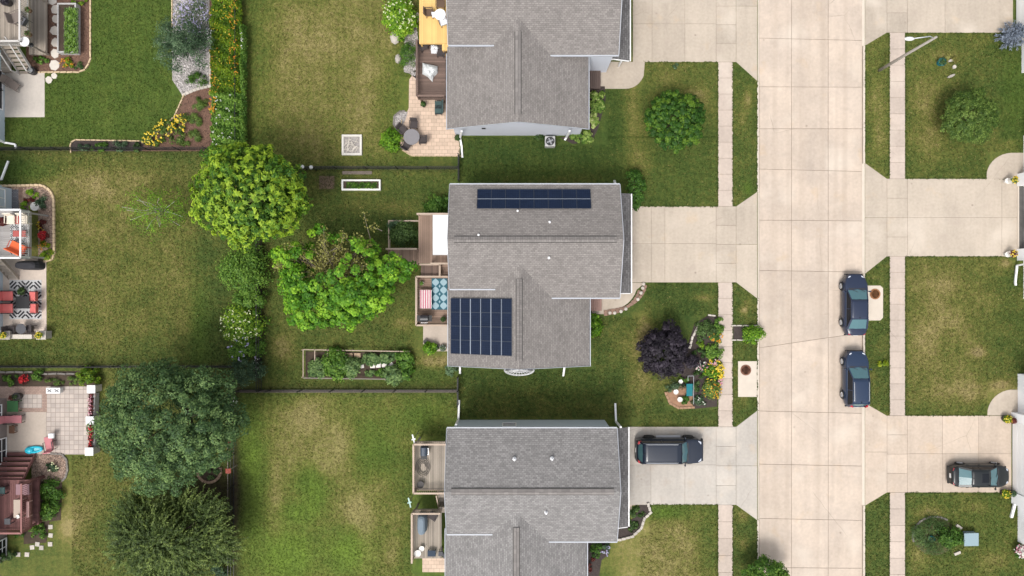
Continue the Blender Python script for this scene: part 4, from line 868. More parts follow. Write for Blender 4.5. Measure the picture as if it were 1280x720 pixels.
# ---- verge and right-hand lawns
shrub('bright green bush spilling over the kerb from the square planter', 942, 418, 13, 11, 1.0, 'bright', 900, .17, .08, tint=.3)
shrub('small yellow plant in the right verge', 1104, 455, 6, 6, .35, 'ygreen', 130, .22, .07, name='plant', cat='plant', tint=.7, spiky=True)
shrub('green shrub inside the mulch ring at the lower right', 1189, 672, 15, 14, 1.1, 'mid', 1200, .15, .09, tint=.35)
shrub('thin weeping grass round the teal ornament in the mulch ring', 1163, 669, 26, 25, .7, 'dark', 1500, .26, .035, name='plant', cat='plant', tint=.6)
shrub('blonde ornamental plant by the garden ornaments', 1190, 72, 9, 8, .35, 'dry', 160, .2, .04, name='plant', cat='plant', spiky=True)
shrub('cream rose bush at the lower right corner of the photo', 1276, 688, 8, 8, .7, 'mid', 300, .14, .09, flowers=('white', 'pink'), nf=34, fs=.14)
# ---- top left beds
for (x, y, rx, ry, h, pal, n, lab, kw) in [
    (241, 26, 25, 30, 1.3, 'bluegreen', 2600, 'lilac-flowered lavender shrub in the gravel bed', dict(flowers='lilac', nf=170, fs=.08, L=.14, W=.04)),
    (268, 42, 8, 14, .9, 'bluegreen', 400, 'pale blue-green plant by the lily hedge', dict(flowers='white', nf=24, fs=.10)),
    (246, 99, 13, 10, .8, 'mid', 650, 'low green juniper on the white gravel', dict(L=.14, W=.05, tint=.3)),
    (247, 130, 11, 8, .5, 'olive', 380, 'topmost tuft of ornamental grass in the brown mulch', dict(L=.34, W=.03, spiky=True)),
    (242, 149, 10, 8, .5, 'olive', 340, 'middle tuft of ornamental grass in the brown mulch', dict(L=.34, W=.03, spiky=True)),
    (243, 168, 9, 8, .5, 'olive', 300, 'lowest tuft of ornamental grass in the brown mulch', dict(L=.34, W=.03, spiky=True)),
    (212, 160, 20, 11, .5, 'olive', 520, 'bright yellow daylilies over the curved bed edge', dict(flowers='yellow', nf=34, fs=.12)),
    (192, 174, 13, 10, .5, 'olive', 380, 'yellow daylilies at the left end of the curved edge', dict(flowers='yellow', nf=28, fs=.12)),
    (226, 150, 8, 9, .5, 'olive', 240, 'yellow daylilies nearest the ornamental grass', dict(flowers='yellow', nf=18, fs=.12)),
    (224, 174, 14, 9, .4, 'olive', 300, 'low green plant behind the yellow daylilies', dict()),
    (101, 183, 10, 5, .4, 'bluegreen', 260, 'leftmost small mound in the strip bed by the fence', dict()),
    (124, 183, 11, 6, .4, 'mid', 300, 'second small mound in the strip bed by the fence', dict()),
    (150, 183, 11, 6, .45, 'bluegreen', 300, 'third small mound in the strip bed by the fence', dict()),
    (172, 184, 8, 6, .4, 'dark', 240, 'fourth small dark mound in the strip bed by the fence', dict()),
    (50, 75, 10, 5, .4, 'mid', 220, 'green perennials in mulch between the stairs and stepping stones', dict()),
    (84, 79, 9, 6, .4, 'ygreen', 200, 'orange-leaved perennials below the long raised bed', dict(flowers='orange', nf=14, fs=.1)),
    (96, 82, 8, 6, .3, 'dark', 140, 'dark perennial right of the orange-leaved one', dict()),
    (98, 2, 10, 4, .4, 'ygreen', 180, 'yellow-green plant at the top of the mulch bed', dict()),
    (44, 2, 8, 4, .5, 'bright', 180, 'lime plant at the top edge behind the weathered deck', dict()),
    # middle left bed
    (38, 243, 8, 6, .6, 'bright', 260, 'light green bush in the pebble bed behind the stone wall', dict()),
    (35, 249, 7, 4, .5, 'red', 200, 'dark red-leaved plant beside the grey brick pad', dict()),
    (30, 257, 7, 5, .6, 'bright', 240, 'vivid green plant beside the white pot', dict()),
    (54, 253, 9, 8, .5, 'bluegreen', 320, 'blue-green spreading plant in the pebble bed', dict()),
    (52, 283, 6, 9, .5, 'red', 220, 'dark red and yellow perennial right of the white railing', dict(flowers='yellow', nf=8, fs=.09)),
    (55, 294, 5, 5, .6, 'red', 140, 'crimson flower ball right of the white railing', dict(flowers='red', nf=34, fs=.13)),
    (54, 307, 6, 6, .4, 'ygreen', 180, 'orange-tinged perennial below the crimson flowers', dict(flowers='orange', nf=14, fs=.09)),
    (58, 318, 7, 7, .5, 'ygreen', 260, 'yellow-green clump at the lower end of the pebble bed', dict()),
    # lower left
    (110, 470, 14, 11, 1.2, 'ygreen', 1000, 'chartreuse bush at the top right corner of the paver patio', dict(tint=.35)),
    (12, 475, 12, 6, .6, 'mid', 340, 'green bush at the left end of the border above the patio', dict()),
    (31, 474, 5, 5, .6, 'red', 130, 'coral red flower ball in the border above the patio', dict(flowers='red', nf=40, fs=.13)),
    (48, 470, 8, 8, .6, 'mid', 280, 'upright green plants right of the coral flower ball', dict()),
    (68, 476, 14, 5, .4, 'olive', 300, 'feathery grass in the border above the patio bench', dict(L=.2, W=.03)),
    (90, 476, 10, 5, .4, 'olive', 240, 'feathery grass left of the chartreuse bush', dict(L=.2, W=.03)),
    (66, 583, 8, 6, .4, 'bluegreen', 200, 'small pale plants in the pebble bed under the patio', dict(flowers='pale', nf=10, fs=.1)),
    (63, 614, 14, 14, .9, 'mid', 900, 'green shrub right of the maroon railing, upper one', dict(tint=.4, L=.16, W=.09)),
    (62, 637, 13, 13, .9, 'mid', 800, 'green shrub right of the maroon railing, lower one', dict(tint=.5, L=.16, W=.09)),
    (45, 665, 13, 10, .5, 'mid', 500, 'low green ground plants left of the stepping stones', dict()),
    (24, 668, 6, 6, .4, 'mid', 160, 'green plants in the small fenced corner under the maroon deck', dict()),
    (8, 694, 10, 8, .8, 'dark', 400, 'dark bush at the left edge by the lower house', dict()),
    (262, 591, 13, 7, .5, 'linden', 320, 'green plants in the round brick ring under the shade tree', dict()),
    (275, 710, 12, 12, 1.2, 'bluegreen', 700, 'blue-green bush at the foot of the bottom left fence', dict(tint=.3)),
    # bed by the pavement
    (882, 412, 17, 14, .6, 'dark', 800, 'grey-green perennials at the top of the pavement border', dict(tint=.7)),
    (898, 408, 7, 14, .6, 'mid', 420, 'green perennials leaning over the pavement at the border top', dict(tint=.6)),
    (895, 422, 10, 6, .6, 'mid', 320, 'yellow-orange flowers near the top of the pavement border', dict(flowers='orange', nf=14, fs=.10)),
    (876, 431, 5, 5, .5, 'ygreen', 160, 'lime mound in the middle of the pavement border', dict(tint=.3)),
    (893, 438, 11, 11, .6, 'mid', 560, 'fresh green phlox in the pavement border', dict(tint=.75)),
    (874, 444, 9, 6, .5, 'dark', 260, 'dark green perennials left of the fresh green phlox', dict()),
    (875, 457, 9, 7, .5, 'bluegreen', 300, 'pink and white flowers beside the purple bush', dict(flowers=('pink', 'white'), nf=10, fs=.11)),
    (892, 453, 8, 5, .5, 'mid', 240, 'pale pink flowers leaning to the pavement', dict(flowers=('pink', 'yellow'), nf=14, fs=.11)),
    (889, 465, 10, 10, .6, 'bright', 560, 'yellow-green flowering clump in the pavement border', dict(flowers='yellow', nf=14, fs=.08, tint=.3)),
    (900, 463, 5, 11, .6, 'ygreen', 260, 'golden yellow flowers along the pavement edge', dict(flowers='yellow', nf=40, fs=.12)),
    (900, 476, 3, 4, .4, 'mid', 80, 'small pink flowers below the golden ones', dict(flowers='pink', nf=14, fs=.11)),
    (872, 474, 6, 16, .4, 'dark', 340, 'dark low plants behind the teal bench', dict()),
    (890, 487, 12, 13, .6, 'olive', 700, 'yellow ochre clump at the lower end of the border', dict(flowers=('yellow', 'orange'), nf=22, fs=.08, tint=.7)),
    (874, 502, 9, 7, .4, 'bluegreen', 280, 'green clump at the border end with white flowers', dict(flowers='white', nf=4, fs=.08)),
    (858, 500, 6, 5, .5, 'mid', 240, 'round green mound inside the orange stone ring', dict(tint=.3)),
    (857, 474, 8, 4, .4, 'mid', 200, 'green plants above the teal bench', dict()),
    # front of the bottom house
    (746, 688, 8, 10, .7, 'mid', 420, 'green shrub by the front wall of the bottom house', dict(tint=.3)),
    (757, 687, 6, 8, .5, 'bluegreen', 260, 'pale frosted plant right of the front wall shrub', dict(flowers='lilac', nf=8, fs=.12)),
    (738, 705, 5, 10, .5, 'red', 160, 'reddish plant at the front wall of the bottom house', dict()),
    (793, 645, 12, 9, .22, 'dark', 420, 'low ground cover inside the curved stone edging, upper part', dict(tint=.6)),
    (786, 658, 13, 7, .22, 'dark', 420, 'low ground cover inside the curved stone edging, lower part', dict(tint=.6)),
    (845, 82, 3, 4, .3, 'bluegreen', 70, 'tiny pale plant beside the top middle driveway', dict())]:
    nm = 'flower' if 'flower' in lab or 'lil' in lab else ('shrub' if 'bush' in lab or 'shrub' in lab else 'plant')
    kw = dict(dict(L=.15, W=.08), **kw); shrub(lab, x, y, rx, ry, h, pal, n, name=nm, cat={'flower': 'flowers', 'shrub': 'shrub', 'plant': 'plant'}[nm], **kw)
# ================================================================ BEDS, FENCES, DECKS, PATIOS
M_GRAVEL = mat('white_gravel', (.42, .39, .37), rough=.9, fine=1.1, fscale=9, noise=.2, nscale=2, bump=.8, bscale=14, col2=(.22, .20, .19), c2scale=9)
M_PEB = mat('pebbles', (.36, .26, .20), rough=.9, fine=1.0, fscale=9, noise=.2, nscale=2, bump=.8, bscale=14, col2=(.22, .15, .11), c2scale=6)
def bed(lab, pts, m, z=.03): return patch('garden_bed', lab, pts, m, z)
b1 = bed('brown mulch bed with curved tan edging round the long raised bed', [(35, -20), (113, -20), (113, 70)]+arc(96, 70, 17, 20, 0, -90, 6)+[(33, 90), (33, 60)], M_MULCH)
edging(b1, [(113.5, -20), (113.5, 70)]+arc(96, 70, 17.5, 20.5, 0, -90, 6)+[(40, 90.5)], M_TAN, .5, .11, .1)
b2 = bed('narrow mulch strip with tan edging along the fence, left', [(89, 189)]+arc(97, 183, 8, 7.5, 180, 90, 5)+[(178, 177), (186, 189)], M_DMULCH)
edging(b2, [(89, 188)]+arc(97, 183, 8.5, 8, 180, 90, 5)+[(178, 176.5)], M_TAN, .4, .09, .1)
b3 = bed('brown mulch bed with daylilies and grasses beside the hedge', [(178, 189), (181, 177), (205, 160), (220, 145), (230, 122), (240, 112), (262, 110), (264, 189)], M_MULCH, .034)
edging(b3, [(180, 177.5), (204, 161), (219, 145), (230, 120)], M_TAN, .4, .1, .12)
M_CHIP = mat('gravel_stones', (.40, .375, .365), rough=.9, tint=1.1, fine=.3, fscale=20)
M_CHIPB = mat('pebble_stones', (.34, .25, .20), rough=.9, tint=1.0, fine=.3, fscale=20)
M_CHIPM = mat('bark_chips', (.14, .078, .055), rough=.95, tint=1.1)
b4 = bed('white gravel bed under the thin dark tree and lavender', [(215.5, -20), (215.5, 100), (228, 119), (262, 108), (262, -20)], M_GRAVEL, .028)
edging(b4, [(215.5, -20), (215.5, 34)], M_TAN, .4, .08, .1); edging(b4, [(263, 50), (263, 108)], M_STONE, .3, .12, .1); edging(b4, [(262, 108), (246, 112), (229, 119)], M_STONE, .3, .2, .1)
b5 = bed('brown mulch strip under the lily hedge', [(262, -20), (300, -20), (300, 189), (262, 189)], M_MULCH, .024)
b6 = bed('pebble bed curving round the deck with the white railing', [(2, 233), (35, 233)]+arc(48, 252, 19.5, 20, 95, 0, 7)+[(68, 318), (60, 326), (48, 326), (48, 262), (2, 262)], M_PEB)
edging(b6, [(3, 232.5), (35, 232)]+arc(48, 252, 20, 20.5, 95, 0, 7)+[(68.5, 316), (66, 324), (56, 327)], M_TAN, .34, .17, .14)
patch('brick_pad', 'grey brick pad inside the curved pebble bed', [(9, 237), (24, 237), (24, 262), (9, 262)], brickmat('grey_brick', (.22, .22, .25), (.14, .14, .16), (.08, .08, .08), .2, .1), .05)
edging(b6, [(26, 236), (26, 252)], M_BRICK, .2, .3, .06)
b7 = bed('pebble bed below the paver patio', [(40, 568), (78, 567), (84, 575), (85, 588), (82, 597), (76, 604), (40, 604)], M_PEB)
edging(b7, [(66, 567), (78, 567.5), (84, 575), (85, 588), (82, 597), (76, 603)], M_GREYST, .3, .15, .1)
b8 = bed('planting border above the paver patio', [(-10, 464), (95, 464), (118, 462), (118, 483), (-10, 483)], M_SOIL)
edging(b8, [(-8, 465), (43, 465)], M_GREYST, .7, .15, .16); edging(b8, [(56, 467), (97, 467)], M_GREYST, .7, .15, .16)
b9 = bed('soil bed under the green shrubs by the maroon railing', [(45, 600), (78, 604), (76, 650), (62, 652), (58, 678), (30, 680), (30, 660), (45, 660)], M_SOIL)
b10 = bed('dark flower border beside the left pavement', [(852, 455), (868, 405), (884, 395), (896, 394), (896.5, 508), (868, 511), (850, 505)], M_DMULCH)
edging(b10, [(872, 408), (865, 422), (861, 438)], M_STONE, .34, .16, .14)
edging(b10, [(887, 394), (896, 395)], M_STONE, .3, .12, .1)
b11 = bed('orange stone terrace under the white pots', [(832, 491), (846, 482), (866, 482), (866, 509), (848, 510), (836, 504)], mat('orange_stone', (.29, .165, .10), rough=.9, noise=.25, nscale=4, fine=.3, fscale=9), .05)
edging(b11, [(832, 492), (837, 504), (848, 510), (867, 509)], mat('orange_edge', (.34, .21, .13), rough=.9, noise=.2, nscale=4, obj=.3), .3, .16, .12)
b12 = bed('dark mulch square in the left verge with white edging', [(916.6, 408), (916.6, 425), (946, 425), (946, 408)], M_DMULCH, .03)
edging(b12, [(916.6, 407), (946, 407)], M_STONE, .45, .10, .1); edging(b12, [(916.6, 425), (946, 425)], M_STONE, .45, .10, .1)
b13 = bed('thin mulch ring with a teal ornament at the lower right', arc(1168, 670, 27, 24, 0, 342, 18), mat('thin_mulch', (.09, .08, .035), rough=.95, col2=(.05, .075, .02), c2scale=3, fine=.6, fscale=9), .022)
edging(b13, arc(1168, 670, 27.5, 24.5, 60, 200, 10), M_GREYST, .34, .14, .08)
b14 = bed('planting strip round the front corner of the bottom house', [(768, 662), (780, 657), (791, 648), (797, 638), (799, 631), (811, 631), (813, 640), (805, 648), (801, 660), (790, 670), (775, 674), (758, 675), (757, 662)], M_DMULCH)
bed('dark bed at the front wall of the bottom house', [(734, 672), (762, 675), (762, 692), (752, 700), (748, 725), (734, 725)], M_DMULCH, .027)
edging(b14, [(810, 630.5), (813, 640), (805, 648), (801, 660), (790, 670), (775, 674), (758, 675)], M_STONE, .34, .19, .16)
b15 = bed('mulch bed along the right wall of the top house', [(735, 108), (756, 108), (757, 125), (748, 160), (740, 176), (716, 180), (700, 172), (735, 165)], M_DMULCH)
b16 = bed('pale pebble patch left of the upper deck steps', [(506, 38), (520, 30), (524, 60), (522, 100), (512, 92), (505, 90)], M_GRAVEL)
b17 = bed('brick-ringed bed under the right side of the shade tree', arc(262, 588, 14, 14, 0, 342, 18), M_SOIL, .05)
edging(b17, arc(262, 588, 14.5, 14.5, 170, 370, 18), mat('ring_brick', (.28, .19, .13), rough=.9, noise=.3, nscale=4, obj=.4), .26, .2, .16)
b18 = bed('stone-ringed pebble patch on the tan patio edge', [(492, 146), (500, 139), (510, 140), (507, 150), (501, 160), (496, 164), (492, 156)], M_GRAVEL, .035)
edging(b18, [(498, 164), (492, 156), (493, 145), (500, 139.5), (508, 139)], M_GREYST, .24, .12, .1)
patch('soil_patch', 'bare brown square of earth left of the narrow raised bed', [(399, 220), (418, 220), (418, 236), (399, 236)], mat('bare_earth', (.12, .085, .055), rough=.95, noise=.4, nscale=3, fine=.4, fscale=10), .02)
patch('walkway', 'narrow brown timber strip along the fence of the middle yard', [(428, 214), (465, 214), (465, 218), (428, 218)], mat('wood_strip', (.16, .13, .11), rough=.9, noise=.3, nscale=4), .04)
def inpoly(x, y, pts):
    ins = np.zeros(len(x), bool); n = len(pts)
    for i in range(n):
        x0, y0 = pts[i][:2]; x1, y1 = pts[(i+1) % n][:2]
        if y0 == y1: continue
        c_ = ((y0 > y) != (y1 > y)) & (x < (x1-x0)*(y-y0)/(y1-y0)+x0); ins ^= c_
    return ins
def scatter(parent, pts, n, size, m, name='pebbles', flat=.6, z=.03):
    """loose stones or bark chips lying over a bed, one joined mesh"""
    pts = [(min(max(a_, -10), 1290), min(max(b_, -10), 730)) for a_, b_ in pts]
    xs = np.array([p[0] for p in pts]); ys = np.array([p[1] for p in pts]); x = RNG.uniform(xs.min(), xs.max(), n*3); y = RNG.uniform(ys.min(), ys.max(), n*3)
    k = inpoly(x, y, pts); x = x[k][:n]; y = y[k][:n]; mb = MB()
    for a_, b_ in zip(x, y):
        s_ = size*random.uniform(.55, 1.4); w_ = s_*random.uniform(.5, .9); r_ = random.uniform(0, 3.14); ca, sa = math.cos(r_), math.sin(r_); c = G(a_, b_)
        vs = [(c[0]+(u*ca*s_-v*sa*w_)*.5, c[1]+(u*sa*s_+v*ca*w_)*.5, z+h*s_*flat) for u, v, h in ((-1, -.2, 0), (-.1, -1, 0), (1, .1, 0), (.1, 1, 0), (random.uniform(-.3, .3), random.uniform(-.3, .3), .55))]
        mb.add(vs, [(0, 1, 4), (1, 2, 4), (2, 3, 4), (3, 0, 4)])
    return mb.build(name, m, parent, kind='stuff')
scatter(b4, [(216, -10), (216, 100), (228, 118), (261, 108), (261, -10)], 2600, .15, M_CHIP)
scatter(b6, [(36, 236), (48, 236)]+arc(48, 252, 18, 17, 90, 0, 6)+[(66, 318), (58, 325), (50, 325), (50, 262), (30, 262)], 1500, .14, M_CHIPB)
scatter(b7, [(40, 568), (78, 569), (82, 575), (83, 588), (80, 597), (76, 603), (40, 603)], 1200, .14, M_CHIPB)
scatter(b16, [(506, 38), (520, 30), (524, 60), (522, 100), (512, 92), (505, 90)], 500, .14, M_CHIP); scatter(b18, [(494, 147), (500, 141), (509, 141), (501, 160), (496, 163)], 160, .13, M_CHIP)
scatter(b1, [(58, -10), (112, -10), (112, 84), (102, 89), (34, 89), (34, 70), (58, 70)], 1500, .13, M_CHIPM, 'bark_chips', .25)
scatter(b3, [(182, 188), (183, 178), (206, 161), (221, 146), (231, 123), (240, 113), (262, 111), (263, 188)], 1300, .13, M_CHIPM, 'bark_chips', .25)
for (x, y, s_, lab) in ((494, 47, .5, 'large pale boulder below the pale-blossom bush'), (498, 74, .34, 'pale boulder left of the feathery dark bush'), (521, 22, .36, 'white boulder at the edge of the yellow deck')):
    c = G(x, y); mb = MB(); mb.lathe((c[0], c[1], 0), [(s_, 0), (s_*1.05, .1), (s_*.8, .28), (s_*.35, .36)], 8, sx=.75, sy=1.1); solo(mb, 'boulder', M_STONE, lab, 'boulder', c)
# ---- blades and tufts standing in the lawns, in the colours of the sward below them
def grass(n):
    ok = [(0, -5, 262, 188), (0, 189, 300, 457), (90, 458, 292, 725), (300, -5, 522, 211), (328, 212, 573, 487), (297, 488, 575, 725), (575, 172, 897, 258), (740, 78, 897, 172), (573, 355, 897, 532), (735, 631, 897, 725), (916, 78, 946, 258), (916, 353, 946, 532), (916, 631, 946, 725), (1082, 42, 1111, 223), (1082, 321, 1111, 519), (1082, 616, 1111, 725), (1132, 42, 1285, 223), (1132, 321, 1285, 519), (1132, 616, 1285, 725)]
    no = [(0, -10, 114, 90), (0, 88, 57, 147), (215, -10, 262, 119), (228, 100, 262, 189), (180, 170, 262, 189), (88, 176, 180, 189), (0, 230, 69, 328), (0, 322, 60, 424), (0, 460, 120, 570), (500, 96, 530, 196), (0, 567, 86, 665), (490, 140, 510, 162), (427, 168, 455, 196), (427, 223, 478, 240), (518, 265, 575, 446), (484, 270, 524, 332), (380, 437, 514, 476), (515, 545, 575, 725), (560, 225, 575, 470), (570, 60, 742, 172), (740, 77, 806, 112), (570, 228, 800, 262), (570, 355, 742, 462), (736, 353, 806, 396), (556, 522, 800, 725), (790, 628, 812, 670), (755, 660, 800, 676), (736, 670, 760, 725), (850, 394, 897, 512), (830, 482, 868, 512), (916, 407, 946, 426), (922, 451, 946, 497), (1082, 356, 1104, 402), (1233, 190, 1290, 224), (1233, 486, 1290, 520), (1262, 0, 1290, 50), (1262, 320, 1290, 330), (700, 108, 760, 182)]
    A = np.array([(b_-a_)*(d-c_) for a_, c_, b_, d in ok], float); i = RNG.choice(len(ok), n, p=A/A.sum()); o_ = np.array(ok, float)[i]
    x = o_[:, 0]+(o_[:, 2]-o_[:, 0])*RNG.random(n); y = o_[:, 1]+(o_[:, 3]-o_[:, 1])*RNG.random(n); k = np.ones(n, bool)
    for a_, b_, c_, d in no: k &= ~((x > a_) & (x < c_) & (y > b_) & (y < d))
    def clear(x, y, k):
        for yy, y2 in ((78, 101), (258, 240), (353, 373), (533, 513), (631, 650)):
            t = np.clip((x-919)/27, 0, 1); lim = yy+(y2-yy)*t; k &= ~((x > 916) & (x < 948) & ((y < lim+.6) & (y > yy-2) if y2 > yy else (y > lim-.6) & (y < yy+2)))
        for yy, y2 in ((41, 57), (223.5, 204), (320.5, 342), (519.5, 504), (615.5, 632)):
            t = np.clip((1109-x)/27, 0, 1); lim = yy+(y2-yy)*t; k &= ~((x > 1079) & (x < 1112) & ((y < lim+.6) & (y > yy-2) if y2 > yy else (y > lim-.6) & (y < yy+2)))
        return k
    k = clear(x, y, k)
    x = x[k]; y = y[k]; n = len(x); pos = np.stack([(x-640)/16, (360-y)/16, np.full(n, .018)+RNG.random(n)*.02], 1)
    o = leaf_mesh('grass', MATS['lawn_grass'], None, pos, np.array([0, 0, 1.])+RNG.normal(0, .55, (n, 3)), RNG.normal(0, 1, (n, 3)), RNG.uniform(.07, .17, n), RNG.uniform(.03, .07, n), RNG.random(n), kind='stuff')
    d, v, s_ = lawn_fields(x, y); d = d+RNG.normal(0, .13, n)+(RNG.random(n) < .03)*.5
    for nm, ar in (('dry', d), ('viv', v), ('soil', s_)): at = o.data.attributes.new(nm, 'FLOAT', 'POINT'); at.data.foreach_set('value', np.repeat(ar, 4).astype(np.float32))
    # tufts leaning over the edges of paving
    ex, ey = [], []
    for a_, b_, c_, d_ in ok:
        for s_ in (0, 1):
            m_ = int((d_-b_)*5); ex.append(np.full(m_, c_ if s_ else a_)+RNG.normal(0, .55, m_)); ey.append(RNG.uniform(b_, d_, m_)); m_ = int((c_-a_)*5); ey.append(np.full(m_, d_ if s_ else b_)+RNG.normal(0, .55, m_)); ex.append(RNG.uniform(a_, c_, m_))
    x = np.concatenate(ex); y = np.concatenate(ey); k = ((np.sin(x*.9)+np.sin(y*.7+1)+np.sin((x+y)*.23)) > -.8) & (x > 300)
    for a_, b_, c_, d_ in no: k &= ~((x > a_) & (x < c_) & (y > b_) & (y < d_))
    k = clear(x, y, k); x = x[k]; y = y[k]; n2 = len(x); p2 = np.stack([(x-640)/16, (360-y)/16, RNG.uniform(.03, .06, n2)], 1)
    o2 = leaf_mesh('grass', MATS['lawn_grass'], None, p2, np.array([0, 0, 1.])+RNG.normal(0, .4, (n2, 3)), RNG.normal(0, 1, (n2, 3)), RNG.uniform(.06, .13, n2), .05, RNG.random(n2), kind='stuff')
    d2, v2, s2 = lawn_fields(x, y)
    for nm, ar in (('dry', d2*.7), ('viv', v2), ('soil', s2*0)): at = o2.data.attributes.new(nm, 'FLOAT', 'POINT'); at.data.foreach_set('value', np.repeat(ar, 4).astype(np.float32))
    tag(o2, 'ragged grass edge creeping over the rims of driveways and pavements', 'grass')
    tag(o, 'short turf of green and straw-coloured blades on all the lawns', 'grass')
grass(330000)
st = structure('stepping_stones', 'row of pale flat stepping stones in the top left mulch bed')
for (x, y, s_) in [(66, 0, 11), (69.5, 12, 10), (70, 24, 9), (69, 38.5, 11), (69.5, 53.5, 10), (69, 67, 10), (68.5, 81.5, 12), (68, 95, 7), (61.5, 100, 8)]:
    c = G(x, y); mb = MB(); n = 7; ph = random.uniform(0, 6)
    mb.poly([(c[0]+s_/32*1.12*math.cos(ph+6.283*k/n)*random.uniform(.88, 1.08), c[1]+s_/32*1.2*math.sin(ph+6.283*k/n)*random.uniform(.88, 1.08)) for k in range(n)], -.02, .055); mb.build('stepping_stone', mat('cream_stone', (.60, .55, .49), rough=.85, noise=.15), st, bevel=.01)
st = structure('stepping_stones', 'line of small pale square stones round the lower left shrubs')
for (x, y) in [(63.5, 658.5), (63.5, 669), (63, 680), (52, 684.5), (40.5, 684), (47, 680), (34, 693), (23, 693)]:
    c = G(x, y); mb = MB(); mb.box((c[0], c[1], .02), (.34, .34, .06), rz=random.uniform(-.15, .15)); mb.build('stepping_stone', M_STONE, st, bevel=.01)
# ---- fences
def fence(lab, a_, b_, posts=2.4, h=1.25, rails=(.15, .7, 1.22), pick=.13, m=None, label2=None):
    A = Vector(G(*a_)); B = Vector(G(*b_)); o = thing('fence', lab, 'fence', tuple(A), 'thin black metal fences between the back yards'); L = (B-A).length; n = max(1, round(L/posts)); m = m or M_BLACK
    for i in range(n+1):
        p = A.lerp(B, i/n); mb = MB(); mb.box((p.x, p.y, h/2), (.06, .06, h+.08)); mb.lathe((p.x, p.y, h+.04), [(.05, 0), (.05, .02), (.01, .05)], 6); mb.build('post', m, o)
    for z in rails: mb = MB(); mb.bar(A+Vector((0, 0, z)), B+Vector((0, 0, z)), .035, .035); mb.build('rail', m, o)
    mb = MB(); k = int(L/pick)
    for i in range(k): p = A.lerp(B, (i+.5)/k); mb.bar(p+Vector((0, 0, .05)), p+Vector((0, 0, h+.02)), .018, .018)
    mb.build('picket', m, o, kind='stuff'); return o
fence('black fence behind the daylilies under the top left lawn', (2, 188), (300, 188))
fence('black fence above the narrow raised bed', (345, 211.5), (573, 211.5))
fence('black fence across the left yards above the paver patio', (0, 457), (297, 457))
fence('black fence below the vegetable garden', (300, 487), (573, 487))
fence('black fence running down right of the shrub column', (327.5, 300), (327.5, 487))
fence('black fence between the willow and the bright lawn', (293, 490), (293, 760))
fence('black fence right of the lily hedge', (301.5, -20), (301.5, 188))
fence('short black fence joining the top and middle houses', (574, 196), (574, 228))
fence('short black fence joining the middle and bottom houses', (573, 470), (573, 505))
M_OLDW = mat('weathered_wood', (.27, .235, .20), rough=.85, tint=.45, noise=.25, nscale=1.5)
mb = MB(); mb.box((G(436, 0)[0], G(0, 489)[1], .05), (17.0, .18, .14)); solo(mb, 'timber_board', mat('dark_timber', (.13, .10, .08), rough=.9, noise=.3), 'brown timber board laid along the foot of the garden fence', 'timber board', G(300, 489))
for (x, y, nm) in [(385, 212.5, 'left'), (395.5, 213, 'right')]:
    c = G(x, y); o = thing('globe_light', nm+' one of two white globes on the fence beside the maple', 'globe light', c, 'white globes on the fence')
    mb = MB(); mb.tube([c, (c[0], c[1], 1.3)], .03, 6); mb.build('pole', M_BLACK, o); mb = MB(); mb.lathe((c[0], c[1], 1.27), [(.03, 0), (.12, .06), (.15, .14), (.11, .24), (.02, .29)], 12); mb.build('globe', M_WHITE, o, smooth=True)
